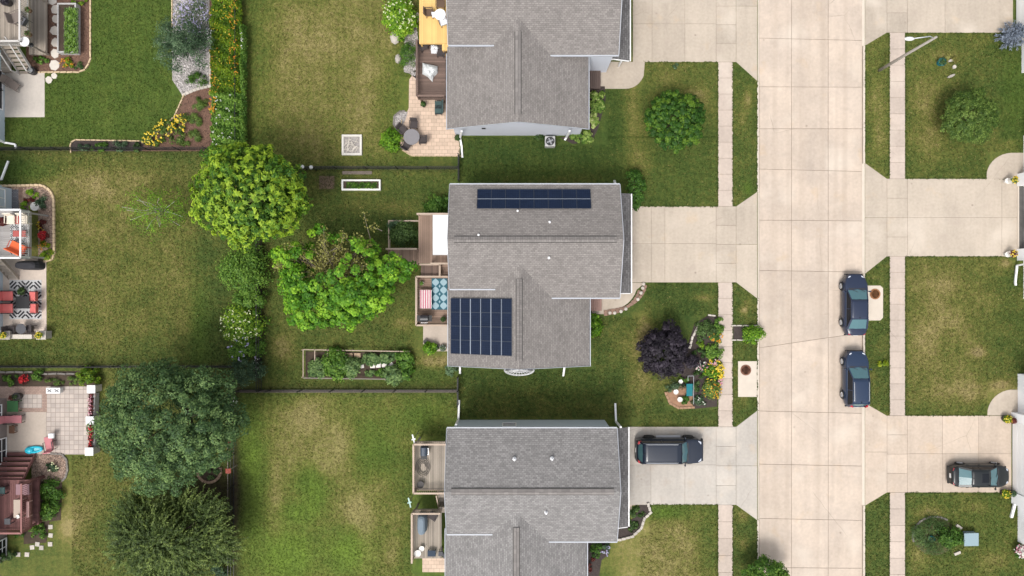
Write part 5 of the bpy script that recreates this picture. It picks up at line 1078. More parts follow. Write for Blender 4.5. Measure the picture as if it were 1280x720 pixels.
# ---- decks
M_NEWW = mat('new_yellow_wood', (.72, .47, .17), rough=.7, tint=.22, noise=.12, nscale=1)
M_BRNW = mat('brown_wood', (.155, .105, .085), rough=.8, tint=.5, noise=.25, nscale=1.2)
M_GRYW = mat('grey_wood', (.31, .265, .22), rough=.85, tint=.5, noise=.25, nscale=1.2)
M_REDW = mat('cedar_wood', (.24, .165, .125), rough=.85, tint=.45, noise=.25, nscale=1.2)
M_MAROON = mat('maroon_wood', (.17, .075, .07), rough=.8, tint=.4, noise=.25, nscale=1.2)
M_RAILW = mat('rail_wood', (.42, .33, .26), rough=.8, tint=.2, noise=.2, nscale=1.5)
M_MRAIL = mat('maroon_rail', (.28, .13, .12), rough=.8, tint=.2, noise=.2, nscale=1.5)
def deck(lab, x0, y0, x1, y1, z, m, along_x, rails='', rm=None, name='deck', bw=.14, rh=.95):
    a_ = P(x0, y1, z); b_ = P(x1, y0, z); X0, Y0, X1, Y1 = a_[0], a_[1], b_[0], b_[1]; o = thing(name, lab, 'deck', ((X0+X1)/2, (Y0+Y1)/2, 0))
    mb = MB()
    if along_x:
        n = max(1, int((Y1-Y0)/bw)); p = (Y1-Y0)/n
        for i in range(n): mb.box(((X0+X1)/2, Y0+(i+.5)*p, z-.02), (X1-X0, p-.012, .035))
    else:
        n = max(1, int((X1-X0)/bw)); p = (X1-X0)/n
        for i in range(n): mb.box((X0+(i+.5)*p, (Y0+Y1)/2, z-.02), (p-.012, Y1-Y0, .035))
    mb.build('deck_boards', m, o, kind='stuff')
    mb = MB()
    for xx in (X0+.03, X1-.03): mb.box((xx, (Y0+Y1)/2, z-.13), (.05, Y1-Y0-.02, .17))
    for yy in (Y0+.03, Y1-.03): mb.box(((X0+X1)/2, yy, z-.131), (X1-X0-.13, .05, .17))
    mb.build('joist_frame', m, o)
    if z > .5:
        for xx in (X0+.12, X1-.12):
            for yy in (Y0+.12, Y1-.12): q = MB(); q.box((xx, yy, (z-.2)/2), (.12, .12, z-.2)); q.build('post', m, o)
    rm = rm or m
    segs = {'n': ((X0, Y1), (X1, Y1)), 's': ((X0, Y0), (X1, Y0)), 'w': ((X0, Y0), (X0, Y1)), 'e': ((X1, Y0), (X1, Y1))}
    for s_ in rails:
        (ax, ay), (bx_, by) = segs[s_]; A = Vector((ax, ay, z)); B = Vector((bx_, by, z)); L = (B-A).length
        q = MB(); q.bar(A+Vector((0, 0, rh)), B+Vector((0, 0, rh)), .13, .045); q.build('handrail', rm, o); q = MB(); q.bar(A+Vector((0, 0, .12)), B+Vector((0, 0, .12)), .04, .08); q.build('lower_rail', rm, o)
        q = MB(); k = int(L/.14)
        for i in range(k+1): p = A.lerp(B, i/k); q.bar(p+Vector((0, 0, .1)), p+Vector((0, 0, rh-.02)), .035, .035)
        q.build('balusters', rm, o, kind='stuff')
        for t in (0.02, .98): p = A.lerp(B, t); q = MB(); q.box((p.x, p.y, z+rh/2), (.1, .1, rh)); q.build('rail_post', rm, o)
    return o
def stairs(lab, x0, y0, x1, y1, ztop, n, axis, m, rail=None, parentlab=None):
    """axis: direction of descent n/s/e/w"""
    a_ = G(x0, y1); b_ = G(x1, y0); k = 1-ztop*.5/ALT; X0, Y0, X1, Y1 = a_[0]*k, a_[1]*k, b_[0]*k, b_[1]*k; o = thing('stairs', lab, 'stairs', ((X0+X1)/2, (Y0+Y1)/2, 0))
    for i in range(n):
        z = ztop*(1-(i+.5)/n); mb = MB()
        if axis in 'ns': h_ = (Y1-Y0)/n; yy = (Y1-(i+.5)*h_) if axis == 's' else (Y0+(i+.5)*h_); mb.box(((X0+X1)/2, yy, z), (X1-X0, h_+.0, .045))
        else: h_ = (X1-X0)/n; xx = (X0+(i+.5)*h_) if axis == 'e' else (X1-(i+.5)*h_); mb.box((xx, (Y0+Y1)/2, z), (h_, Y1-Y0, .045))
        mb.build('step', m, o)
    for s_ in (0, 1):
        mb = MB()
        if axis in 'ns':
            xx = X0-.03 if s_ == 0 else X1+.03; ya, yb = (Y1, Y0) if axis == 's' else (Y0, Y1); mb.bar((xx, ya, ztop-.1), (xx, yb, .02), .045, .22); 
            if rail: mb.bar((xx, ya, ztop+.85), (xx, yb, .95), .09, .05); mb.box((xx, yb, .5), (.08, .08, .95))
        else:
            yy = Y0-.03 if s_ == 0 else Y1+.03; xa, xb = (X0, X1) if axis == 'e' else (X1, X0); mb.bar((xa, yy, ztop-.1), (xb, yy, .02), .045, .22)
            if rail: mb.bar((xa, yy, ztop+.85), (xb, yy, .95), .09, .05); mb.box((xb, yy, .5), (.08, .08, .95))
        mb.build('stringer', rail or m, o)
    return o
M_TANP = brickmat('tan_pavers', (.62, .47, .36), (.50, .38, .29), (.36, .27, .21), .42, .30, .014, 0, noise=.15, nscale=1.2, bump=.4, fine=.10)
M_GRYP = brickmat('grey_pavers', (.50, .43, .38), (.40, .345, .31), (.26, .22, .20), .36, .36, .018, 0, noise=.2, nscale=.8, bump=.4, off=0, fine=.10)
M_PATIO = mat('patio_concrete', (.46, .39, .33), rough=.85, noise=.18, nscale=.8, fine=.1, fscale=6)
# top house
deck('new yellow wood deck with two wicker chairs', 524, -20, 561, 54.5, 2.3, M_NEWW, False, ''); deck('small yellow wood landing at the house corner', 552.5, 54.8, 562, 63, 2.28, M_NEWW, False, '')
deck('dark brown lower deck with a draped white cover', 523, 55, 557, 124, 1.0, M_BRNW, True, 'ws', M_BRNW)
patch('patio', 'tan paved patio with rounded corner beside the top house', [(521, 50), (523, 80), (511.5, 100), (511, 135), (508, 142), (502, 152), (501, 178), (504, 188), (514, 194.5), (575, 195), (575, 120), (557, 100), (557, 50)], M_TANP, .03)
edging(b18, [(502, 152), (501, 178), (504, 188.5), (514, 195), (575, 195.3)], M_TAN, .4, .07, .05)
# middle house
deck('upper cedar deck under the white awning', 523, 269, 562, 329, 1.9, M_REDW, False, 'n', M_RAILW)
o = deck('raised cedar walkway with vertical planks', 485, 312, 523, 331, 1.5, M_REDW, False, 'n', M_RAILW); 
deck('narrow cedar landing above the stairs', 540, 320, 562, 330, 1.88, M_REDW, True, 's', M_RAILW)
stairs('short cedar stair between the two decks of the middle house', 552, 331, 562, 346, 1.5, 5, 's', M_REDW)
deck('lower cedar deck with a blue patterned rug', 522, 346, 561, 406, .6, M_REDW, True, 'wns', M_RAILW, rh=.8)
deck('small wooden platform between the decks', 526, 331, 551, 345, 1.0, M_BRNW, False, 'ne', M_RAILW, rh=.8)
patch('patio', 'small concrete slab below the lower cedar deck', [(529, 405), (529, 430), (544, 439), (561, 439), (561, 405)], M_PATIO, .03)
fr = thing('climbing_trellis', 'wooden frame round the climbing plants by the walkway', 'plant frame', G(504, 292)); mb = MB()
for (u, v) in (((486, 276), (523, 276)), ((486, 276), (486, 311)), ((486, 311), (523, 311))):
    p = P(*u, .8); q = P(*v, .8); mb.bar((p[0], p[1], .8), (q[0], q[1], .8), .09, .06); mb.bar((p[0], p[1], .3), (q[0], q[1], .3), .05, .05)
mb.build('rail', M_RAILW, fr)
for (u, v) in ((486, 276), (486, 311), (504, 276)): p = P(u, v, .8); mb = MB(); mb.box((p[0], p[1], .42), (.09, .09, .84)); mb.build('post', M_RAILW, fr)
# bottom house
deck('upper weathered deck with a grill at the bottom house', 519, 552, 559, 612, 1.9, M_GRYW, False, 'wns', M_RAILW)
deck('lower weathered deck with the covered blue grill', 517, 637, 552, 698, 1.7, M_GRYW, False, 'wn', M_RAILW)
deck('narrow weathered landing beside the stairs of the bottom house', 549, 634, 559, 641, 1.7, M_GRYW, True, '')
stairs('grey stair between the decks of the bottom house', 549, 611, 559, 636, 1.8, 6, 's', M_GRYW, M_RAILW)
patch('patio', 'small tan slab below the lower weathered deck', [(528, 697), (528, 715), (560, 715), (560, 697)], M_TANP, .03)
# top left
deck('high weathered grey deck at the top left corner', -14, -14, 36, 57, 2.4, M_GRYW, False, 'es', mat('pale_rail', (.50, .48, .46), rough=.7))
deck('low weathered grey deck step beside the mulch bed', 36, -10, 57, 68, .45, M_GRYW, False, ''); deck('middle weathered grey deck level', -14, 58, 12, 90, .4, M_GRYW, True, '')
stairs('weathered stair with white rails at the top left', 12, 58, 30, 87, 2.3, 8, 's', M_GRYW, mat('pale_rail', (.5, .48, .46), rough=.7))
patch('patio', 'square pale concrete patio at the top left', [(5, 89), (56, 89), (56, 146.5), (5, 146.5)], mat('pale_patio', (.52, .47, .42), rough=.85, noise=.2, nscale=.8, fine=.12, fscale=5), .03)
# middle left
M_WDK = mat('grey_composite', (.36, .34, .33), rough=.7, tint=.25, noise=.12, nscale=1)
deck('grey deck with red cushions and white railing on the left', -14, 264, 37, 323, 2.2, M_WDK, True, 'ens', mat('white_rail', (.72, .72, .72), rough=.5))
patch('patio', 'tan patio under the pink chairs on the left', [(-10, 323), (58, 323), (58.5, 423), (-10, 423)], mat('tan_patio', (.56, .47, .40), rough=.85, noise=.18, nscale=.8, fine=.12, fscale=5), .03)
stairs('tan stair going down beside the covered grill on the left', 0, 324, 12, 348, 2.0, 6, 's', M_GRYW)
# lower left
patch('patio', 'large square-paver patio with white pillars, lower left', [(-10, 483), (118, 483), (117, 568), (-10, 568)], M_GRYP, .03)
patch('patio', 'smooth concrete part of the lower left patio', [(8, 515), (58, 515), (58, 566), (8, 566)], M_PATIO, .036)
patch('patio', 'red brick band in the lower left patio', [(-10, 483), (59, 483), (59, 515), (-10, 515)], brickmat('red_pavers', (.40, .28, .23), (.32, .22, .18), (.24, .18, .15), .24, .12, .01, 0, noise=.2), .034)
patch('patio', 'pale square inside the red brick band', [(24, 493), (53, 493), (53, 510), (24, 510)], M_GRYP, .038)
deck('maroon deck with a long bench at the lower left', -14, 600, 38, 661, 1.7, M_MAROON, False, 'es', M_MRAIL)
deck('lower maroon ledge beside the green shrubs', 38, 598, 48, 656, .9, M_MAROON, True, '', M_MRAIL)
stairs('wide maroon stair above the maroon deck', -8, 568, 36, 598, 1.6, 6, 'n', M_MAROON)
# ---- street lamp
b_ = G(1099, 88); tp = P(1170, 46.5, 7.0); o = thing('street_lamp', 'tall weathered street lamp leaning over the upper right pavement', 'street lamp', b_)
M_POLE = mat('lamp_pole', (.34, .31, .28), rough=.7, noise=.2, nscale=2); mb = MB(); mb.tube([(b_[0], b_[1], 0), (b_[0], b_[1], 3.5), (tp[0], tp[1], 7.05)], [.12, .10, .08], 12); mb.build('pole', M_POLE, o, smooth=True)
hd = P(1137, 48, 7.3); mb = MB(); mb.tube([(tp[0], tp[1], 6.8), (tp[0]-.5, tp[1], 7.15), (hd[0]+.3, hd[1], 7.3)], .035, 8); mb.build('arm', mat('galvanised', (.55, .57, .6), rough=.4, metal=.6), o, smooth=True)
mb = MB(); mb.lathe((hd[0]+.02, hd[1], 7.2), [(.05, -.06), (.15, -.02), (.17, .06), (.10, .13), (.02, .15)], 12, sx=2.1, sy=.85); mb.build('lamp_head', M_WHITE, o, smooth=True)
# ================================================================ CARS
def paint(name, c, metal=.3, rough=.32): return mat(name, c, rough=.35, metal=0.0, coat=.45, spec=.35)  # blue casts mix the sky's reflection into the paint colour
M_TYRE = mat('tyre_rubber', (.018, .018, .018), rough=.9); M_RIM = mat('wheel_rim', (.50, .51, .53), rough=.35, metal=.7)
M_CGL = mat('car_glass', (.07, .15, .17), rough=.12, spec=.5); M_CGD = mat('car_side_glass', (.010, .012, .016), rough=.15, spec=.25)
M_LAMP = mat('headlight', (.45, .48, .55), rough=.15, spec=.8); M_TAIL = mat('tail_light', (.40, .02, .03), rough=.2); M_PLAS = mat('black_plastic', (.02, .02, .022), rough=.6)
def car(lab, cx, cy, rz, pm, L, W, zr, A, RF, RR, RB, hood=(.74, .95), belt=.98, trunk=1.02, box=False, rails=False, dark_rim=False, sunroof=False, name='car', cat='car'):
    o = thing(name, lab, cat, (cx, cy, 0), rz=rz); h = L/2; w = W/2
    rd = .28 if box else .5
    def wid(x):   # half width in plan, rounded nose and tail
        u = abs(x)/h; e_ = .72 if box else .52
        return w*(1-(max(0, u-e_)/(1-e_))**(3 if box else 2.6)*((.30 if x > 0 else .14) if box else (.50 if x > 0 else .30)))*(1-.02*(u**2))
    def top(x):
        if x > A: t = (x-A)/(h-A); return hood[1]+(hood[0]-hood[1])*t**1.7
        if x < RB: t = (RB-x)/(RB+h+1e-6) if RB > -h+.02 else 1; return trunk-.10*t**2
        return belt
    xs = [-h, -h+.05, -h+.12, -h+.24, RB, (RB+RR)/2-.01, RR, RR*.5, 0, RF, A-.02, A, A+.35*(h-A), A+.7*(h-A), h-.42, h-.22, h-.12, h-.05, h]
    xs = sorted(set(round(x, 3) for x in xs)); v = []; f = []; n = 0
    for i, x in enumerate(xs):
        ww = wid(x); endf = 1 if 0 < i < len(xs)-1 else 0; zt = top(x)-(0 if endf else .18); zb = .20 if endf else .36; sh = min(zt-.06, belt-.10)
        half = [(0, zb), (ww*.86, zb), (ww*.975, zb+.09), (ww, zb+.30), (ww*.985, sh-.04), (ww*.95, sh+.035), (ww*.86, zt-.012), (ww*.5, zt+.012), (0, zt+.022)]
        ring = half+[(-y, z) for y, z in half[-2:0:-1]]; n = len(ring); v += [(x, y, z) for y, z in ring]
    for i in range(len(xs)-1):
        for k in range(n): k2 = (k+1) % n; f.append((i*n+k, i*n+k2, (i+1)*n+k2, (i+1)*n+k))
    f += [tuple(range(n-1, -1, -1)), tuple(range((len(xs)-1)*n, len(xs)*n))]
    mb = MB(); mb.add([Vector(p) for p in v], f); body = mb.build('body', pm, o, local=True, smooth=True)
    # glasshouse
    wb = w*.885; wr = w*(.80 if box else .70); zg = belt+.005; cr_ = .035
    def rf(x, y): return zr-cr_*(y/wr)**2-(.05 if not box else .02)*((x-(RF+RR)/2)/((RF-RR)/2))**2
    mb = MB(); mb.add([(A, wb*.90, zg-.03), (A+.10, 0, zg-.02), (A, -wb*.90, zg-.03), (RF, -wr*.97, rf(RF, wr)-.02), (RF+.05, 0, rf(RF, 0)-.015), (RF, wr*.97, rf(RF, wr)-.02)], [(1, 0, 5, 4), (2, 1, 4, 3)]); mb.build('windscreen', M_CGL, o, local=True)
    mb = MB(); mb.add([(RB, wb*.86, zg-.02), (RB-.05, 0, zg-.01), (RB, -wb*.86, zg-.02), (RR, -wr*.95, rf(RR, wr)-.02), (RR-.03, 0, rf(RR, 0)-.015), (RR, wr*.95, rf(RR, wr)-.02)], [(0, 1, 4, 5), (1, 2, 3, 4)]); mb.build('rear_window', M_CGL, o, local=True)
    for s_ in (-1, 1):
        xm = (RF+RR)/2+.05; gl = MB()
        for (xa, xb, ta, tb) in ((A-.06, xm+.04, RF-.02, xm+.04), (xm-.04, RB+.10, xm-.04, RR+.05)):
            q = [(xa, s_*wb, zg-.04), (xb, s_*wb, zg-.04), (tb, s_*wr, rf(tb, wr)-.03), (ta, s_*wr, rf(ta, wr)-.03)]; gl.add(q, [(3, 2, 1, 0)] if s_ > 0 else [(0, 1, 2, 3)])
        gl.build('side_windows', M_CGD, o, local=True)
        pl = MB()
        pl.bar((A+.02, s_*wb*.95, zg-.03), (RF, s_*wr*.98, rf(RF, wr)-.01), .07, .05); pl.bar((RB, s_*wb*.92, zg-.03), (RR, s_*wr*.97, rf(RR, wr)-.01), .13, .05)
        pl.bar((xm, s_*(wb+.004), zg-.03), (xm, s_*(wr+.004), rf(xm, wr)-.03), .05, .03); pl.bar((RF, s_*wr, rf(RF, wr)-.01), (RR, s_*wr, rf(RR, wr)-.01), .05, .05); pl.build('pillars', pm, o, local=True)
        mr = MB(); mr.lathe((A-.12, s_*(w+.09), belt-.04), [(.03, -.05), (.085, -.03), (.09, .05), (.04, .09)], 8, sx=.7, sy=1.15); mr.bar((A-.1, s_*(w-.08), belt-.04), (A-.12, s_*(w+.05), belt-.02), .05, .04); mr.build('mirror', pm, o, local=True, smooth=True)
        hd = MB(); hx = h-.25; y0 = wid(hx)*.80; hd.poly([(hx-.34, s_*(wid(hx-.3)*.95)), (hx+.08, s_*wid(hx+.08)*.90), (hx+.10, s_*wid(hx+.1)*.66), (hx-.10, s_*y0*.90)], top(hx)-.22, top(hx)+.004); hd.build('headlight', M_LAMP, o, local=True, bevel=.02)
        tl = MB(); tx = -h+.12; tl.poly([(tx+.20, s_*wid(tx)*.985), (tx-.04, s_*wid(tx-.04)*.97), (tx-.09, s_*wid(tx-.06)*.70), (tx+.04, s_*wid(tx)*.74)], .72, min(trunk, belt)-.035+(.25 if RB < -h+.35 else 0)); tl.build('tail_light', M_TAIL, o, local=True, bevel=.02)
        for (xh) in (xm+.15, xm-.75): q = MB(); q.box((xh, s_*(w*.985+.012), belt-.16), (.18, .03, .03)); q.build('door_handle', pm, o, local=True)
    nx_, ny_ = 7, 8; v = []; f = []
    for zo in (0, -.05):
        for i in range(nx_+1):
            x = RR-.03+(RF-RR+.06)*i/nx_
            for j in range(ny_+1): y = -wr*.99+2*wr*.99*j/ny_; v.append((x, y, rf(min(max(x, RR), RF), y)+zo-(.014 if j in (0, ny_) or i in (0, nx_) else 0)))
    q = (nx_+1)*(ny_+1)
    for i in range(nx_):
        for j in range(ny_): a_ = i*(ny_+1)+j; f.append((a_, a_+ny_+1, a_+ny_+2, a_+1)); f.append((q+a_, q+a_+1, q+a_+ny_+2, q+a_+ny_+1))
    for i in range(nx_): a_ = i*(ny_+1); b_ = a_+ny_; f.append((a_, q+a_, q+a_+ny_+1, a_+ny_+1)); f.append((b_, b_+ny_+1, q+b_+ny_+1, q+b_))
    for j in range(ny_): a_ = j; b_ = nx_*(ny_+1)+j; f.append((a_, a_+1, q+a_+1, q+a_)); f.append((b_, q+b_, q+b_+1, b_+1))
    mb = MB(); mb.add(v, f); roof = mb.build('roof', pm, o, local=True, smooth=True)
    if sunroof: mb = MB(); mb.box((RF-.42, 0, rf(RF-.4, 0)-.004), (.55, wr*1.1, .03)); mb.build('sunroof', M_CGD, roof, local=True, bevel=.01)
    mb = MB(); mb.lathe((RR+.12, 0, rf(RR+.1, 0)), [(.05, 0), (.03, .05), (.005, .07)], 6, sx=1.6, sy=.6); mb.build('aerial', M_PLAS, roof, local=True)
    if rails:
        for s_ in (-1, 1):
            mb = MB(); y = s_*wr*.90; mb.tube([(RF-.25, y, rf(RF-.2, y)), (RF-.33, y, rf(0, y)+.06), (RR+.3, y, rf(0, y)+.06), (RR+.2, y, rf(RR, y))], .022, 6); mb.build('roof_rail', mat('rail_silver', (.5, .52, .56), rough=.35, metal=.5), roof, local=True)
    # bonnet panel, a hair proud of the body, grille, bumpers, plate
    v = []; f = []; nx_, ny_ = 6, 6; x0, x1 = A+.06, h-.20
    for i in range(nx_+1):
        x = x0+(x1-x0)*i/nx_; ww = wid(x)*(.82-.06*(i/nx_)**3)
        for j in range(ny_+1):
            y = -ww+2*ww*j/ny_; u = abs(y)/wid(x); zc = top(x)+.022-(u/.5)*.010 if u < .5 else top(x)+.012-(u-.5)/.36*.024; v.append((x-.10*(y/w)**2*(1 if i == nx_ else .6), y, zc+.010))
    for i in range(nx_):
        for j in range(ny_): a_ = i*(ny_+1)+j; f.append((a_, a_+ny_+1, a_+ny_+2, a_+1))
    mb = MB(); mb.add(v, f); mb.build('bonnet', pm, o, local=True, smooth=True)
    mb = MB(); mb.box((h-.02, 0, .52), (.05, w*1.1, .22)); mb.build('grille', M_PLAS, o, local=True, bevel=.02)
    mb = MB(); mb.box((h-.03, 0, .34), (.08, w*1.5, .12)); mb.box((-h+.03, 0, .36), (.1, w*1.55, .14)); mb.build('bumper_trim', M_PLAS, o, local=True, bevel=.02)
    mb = MB(); mb.box((-h-.012, 0, .66), (.02, .34, .16)); mb.build('number_plate', M_WHITE, o, local=True)
    mb = MB(); mb.bar((A+.05, w*.55, zg+.0), (A-.18, -w*.02, zg+.13), .025, .02); mb.bar((A+.08, -w*.1, zg+.02), (A-.15, -w*.62, zg+.12), .025, .02); mb.box((A+.07, 0, zg-.012), (.10, wb*1.6, .03)); mb.build('wipers', M_PLAS, o, local=True)
    r_ = .42 if box else .335
    for x in (h*.60, -h*.585):
        for s_ in (-1, 1):
            mb = MB(); yc = s_*(w-(.04 if box else .085)); tw = .25
            mb.tube([(x, yc-s_*tw/2, r_), (x, yc-s_*tw/2+s_*.02, r_), (x, yc+s_*tw/2-s_*.03, r_), (x, yc+s_*tw/2, r_)], [r_*.94, r_, r_, r_*.92], 22); wh = mb.build('wheel', M_TYRE, o, local=True)
            mb = MB(); mb.tube([(x, yc+s_*(tw/2-.01), r_), (x, yc+s_*(tw/2+.012), r_)], [r_*.66, r_*.62], 20)
            for k in range(5): an = 6.283*k/5; mb.bar((x, yc+s_*(tw/2+.018), r_), (x+math.cos(an)*r_*.58, yc+s_*(tw/2+.012), r_+math.sin(an)*r_*.58), .05, .03)
            mb.build('rim', M_PLAS if dark_rim else M_RIM, wh, local=True)
            ar = MB(); pts = [(x+math.cos(an)*(r_+.06), s_*(w*.992), r_+math.sin(an)*(r_+.06)) for an in [math.pi*k/12 for k in range(13)]]; ar.tube(pts, .045 if box else .022, 5); ar.build('wheel_arch', M_PLAS if box else pm, o, local=True)
    if box:
        for s_ in (-1, 1): mb = MB(); mb.bar((h*.38, s_*(w+.05), .38), (-h*.36, s_*(w+.05), .38), .14, .05); mb.build('side_step', M_RIM, o, local=True)
        mb = MB(); mb.box((h+.04, 0, .55), (.14, W*.9, .24)); mb.build('bumper', M_PLAS, o, local=True, bevel=.03)
    return o
c = G(1063.5, 380.5); car('dark blue sedan parked by the kerb, the upper of two', c[0], c[1], math.pi/2, paint('paint_slate_sky_blue', (.014, .023, .052)), 4.75, 1.82, 1.45, 1.14, .38, -1.09, -1.85)
c = G(1064.5, 472); car('dark blue hatchback with roof rails parked by the kerb, the lower of two', c[0], c[1], math.pi/2, paint('paint_navy_sky_blue', (.013, .028, .064)), 4.35, 1.80, 1.58, .88, .10, -1.80, -2.02, belt=1.02, hood=(.80, 1.0), rails=True)
c = G(833.5, 560); car('black boxy off-road car on the pale driveway', c[0], c[1], 0, paint('paint_black', (.009, .015, .030)), 5.1, 1.92, 1.88, 1.25, .72, -2.20, -2.42, belt=1.22, hood=(1.08, 1.18), trunk=1.2, box=True, rails=True, dark_rim=True, cat='off-road car')
c = G(1217, 591.5); car('black hatchback facing the garage on the warm beige driveway', c[0], c[1], 0, paint('paint_black_green', (.007, .010, .012)), 4.5, 1.76, 1.46, 1.15, .35, -1.05, -1.80, sunroof=True)
# a car's tail showing inside the open garage is left dark: only its pale bumper reaches the light
mb = MB(); mb.box((39.9, 5.2, .55), (.16, 1.5, .26)); mb.box((39.86, 5.2, .42), (.10, 1.6, .14)); o = solo(mb, 'car_bumper', mat('white_car_paint', (.7, .72, .75), rough=.3, coat=.5), 'pale car bumper just inside the open garage', 'bumper', (39.9, 5.2, 0))
# ================================================================ FURNITURE AND SMALL THINGS
def cloth(name, c, r_=.85): return mat(name, c, rough=r_, noise=.12, nscale=3)
C_PINK = cloth('cloth_coral', (.62, .15, .14)); C_DK = cloth('wicker_dark', (.055, .045, .045)); C_BRN = cloth('wicker_brown', (.12, .075, .05)); C_WH = cloth('cloth_white', (.74, .75, .78)); C_GRY = cloth('cloth_grey', (.09, .09, .10))
C_ORG = cloth('cloth_orange', (.70, .13, .04)); C_RED = cloth('cloth_red', (.38, .09, .08)); C_TAUPE = cloth('cloth_taupe', (.19, .155, .135)); C_ROSE = cloth('cloth_rose', (.52, .20, .22)); C_TEAL = cloth('teal_paint', (.01, .16, .19)); C_DGRN = cloth('dark_teal_cloth', (.05, .09, .09)); C_CREAM = cloth('cloth_cream', (.66, .60, .50))
M_BRNP = mat('brown_paint', (.14, .07, .04), rough=.7)
CH = {}
def chair(lab, px, py, rot, seat, z=0.0, frame=None, arms=True, w_=.55, d=.55, group=None, name='chair', cat='chair', long=0.0):
    """rot: heading the sitter faces, degrees counter-clockwise from right"""
    key = (seat.name, (frame or M_BLACK).name, arms, w_, d, long); c = P(px, py, z+.4); loc = (c[0], c[1], z)
    if key in CH: o = copy_tree(CH[key], loc=loc, rz=R(rot), label=lab); o.name = name; o['category'] = cat; 
    else:
        fr = frame or M_BLACK; o = thing(name, lab, cat, loc, rz=R(rot)); CH[key] = o
        mb = MB(); mb.box((long/2, 0, .43), (d+long, w_, .10)); mb.build('seat', seat, o, local=True, bevel=.03)
        mb = MB(); mb.box((-d/2-.06, 0, .70), (.09, w_, .52), ry=-.25); mb.build('backrest', seat, o, local=True, bevel=.03)
        for x in (-d/2+.03, d/2+long-.03):
            for y in (-w_/2+.03, w_/2-.03): q = MB(); q.bar((x, y, 0), (x, y, .40), .035, .035); q.build('leg', fr, o, local=True)
        if arms:
            for y in (-w_/2-.03, w_/2+.03): q = MB(); q.bar((-d/2-.02, y, .62), (d/2-.04, y, .62), .06, .03); q.bar((d/2-.06, y, .0), (d/2-.06, y, .61), .03, .03); q.build('armrest', fr, o, local=True)
    if group: o['group'] = group
    return o
def rtable(lab, px, py, r_, m, z=0.0, h=.72, parts=None, name='table', cat='table', umb=False):
    c = P(px, py, z+h); o = thing(name, lab, cat, (c[0], c[1], z)); C3 = (c[0], c[1], z)
    mb = MB(); mb.lathe(C3, [(r_*.96, h-.03), (r_, h-.02), (r_, h), (r_*.98, h+.01)], 24); mb.build('tabletop', m, o, smooth=False)
    mb = MB(); mb.lathe(C3, [(r_*.5, 0), (r_*.45, .03), (.05, .06), (.04, h-.03)], 12); mb.build('pedestal', M_BLACK, o); return o
def qtable(lab, px, py, wx, wy, m, z=0.0, h=.45, rz=0, name='table', cat='table'):
    c = P(px, py, z+h); o = thing(name, lab, cat, (c[0], c[1], z), rz=rz); mb = MB(); mb.box((0, 0, h-.02), (wx, wy, .04)); mb.build('tabletop', m, o, local=True, bevel=.008)
    for x in (-wx/2+.05, wx/2-.05):
        for y in (-wy/2+.05, wy/2-.05): q = MB(); q.bar((x, y, 0), (x, y, h-.04), .05, .05); q.build('leg', m, o, local=True)
    return o
def drape(lab, px, py, pts, m, z, h, name, cat, fold=.1):
    """a cloth cover thrown over furniture: ragged outline, crumpled crest"""
    c = P(px, py, z+h*.6); o = thing(name, lab, cat, (c[0], c[1], z)); n = len(pts); V = []; F = []; rings = [(1.0, 0.02), (.93, .45), (.72, .85), (.4, 1.0), (.0, 1.02)]
    for s_, hh in rings[:-1]:
        for i, (dx, dy) in enumerate(pts):
            for u in (0, .5):
                ex, ey = pts[(i+1) % n]; x = dx+(ex-dx)*u; y = dy+(ey-dy)*u; j = 1+random.uniform(-fold, fold)*.5
                V.append((c[0]+x/16*s_*j, c[1]-y/16*s_*j, z+h*hh*(1+random.uniform(-fold, fold))))
    N_ = 2*n; V.append((c[0], c[1], z+h))
    for r_ in range(len(rings)-2):
        for k in range(N_): k2 = (k+1) % N_; F.append((r_*N_+k, r_*N_+k2, (r_+1)*N_+k2, (r_+1)*N_+k))
    for k in range(N_): F.append(((len(rings)-2)*N_+k, (len(rings)-2)*N_+(k+1) % N_, len(V)-1))
    a_ = sum(pts[i][0]*-pts[(i+1) % n][1]-pts[(i+1) % n][0]*-pts[i][1] for i in range(n))
    if a_ < 0: F = [f[::-1] for f in F]
    mb = MB(); mb.add(V, F); mb.build('cover', m, o); return o
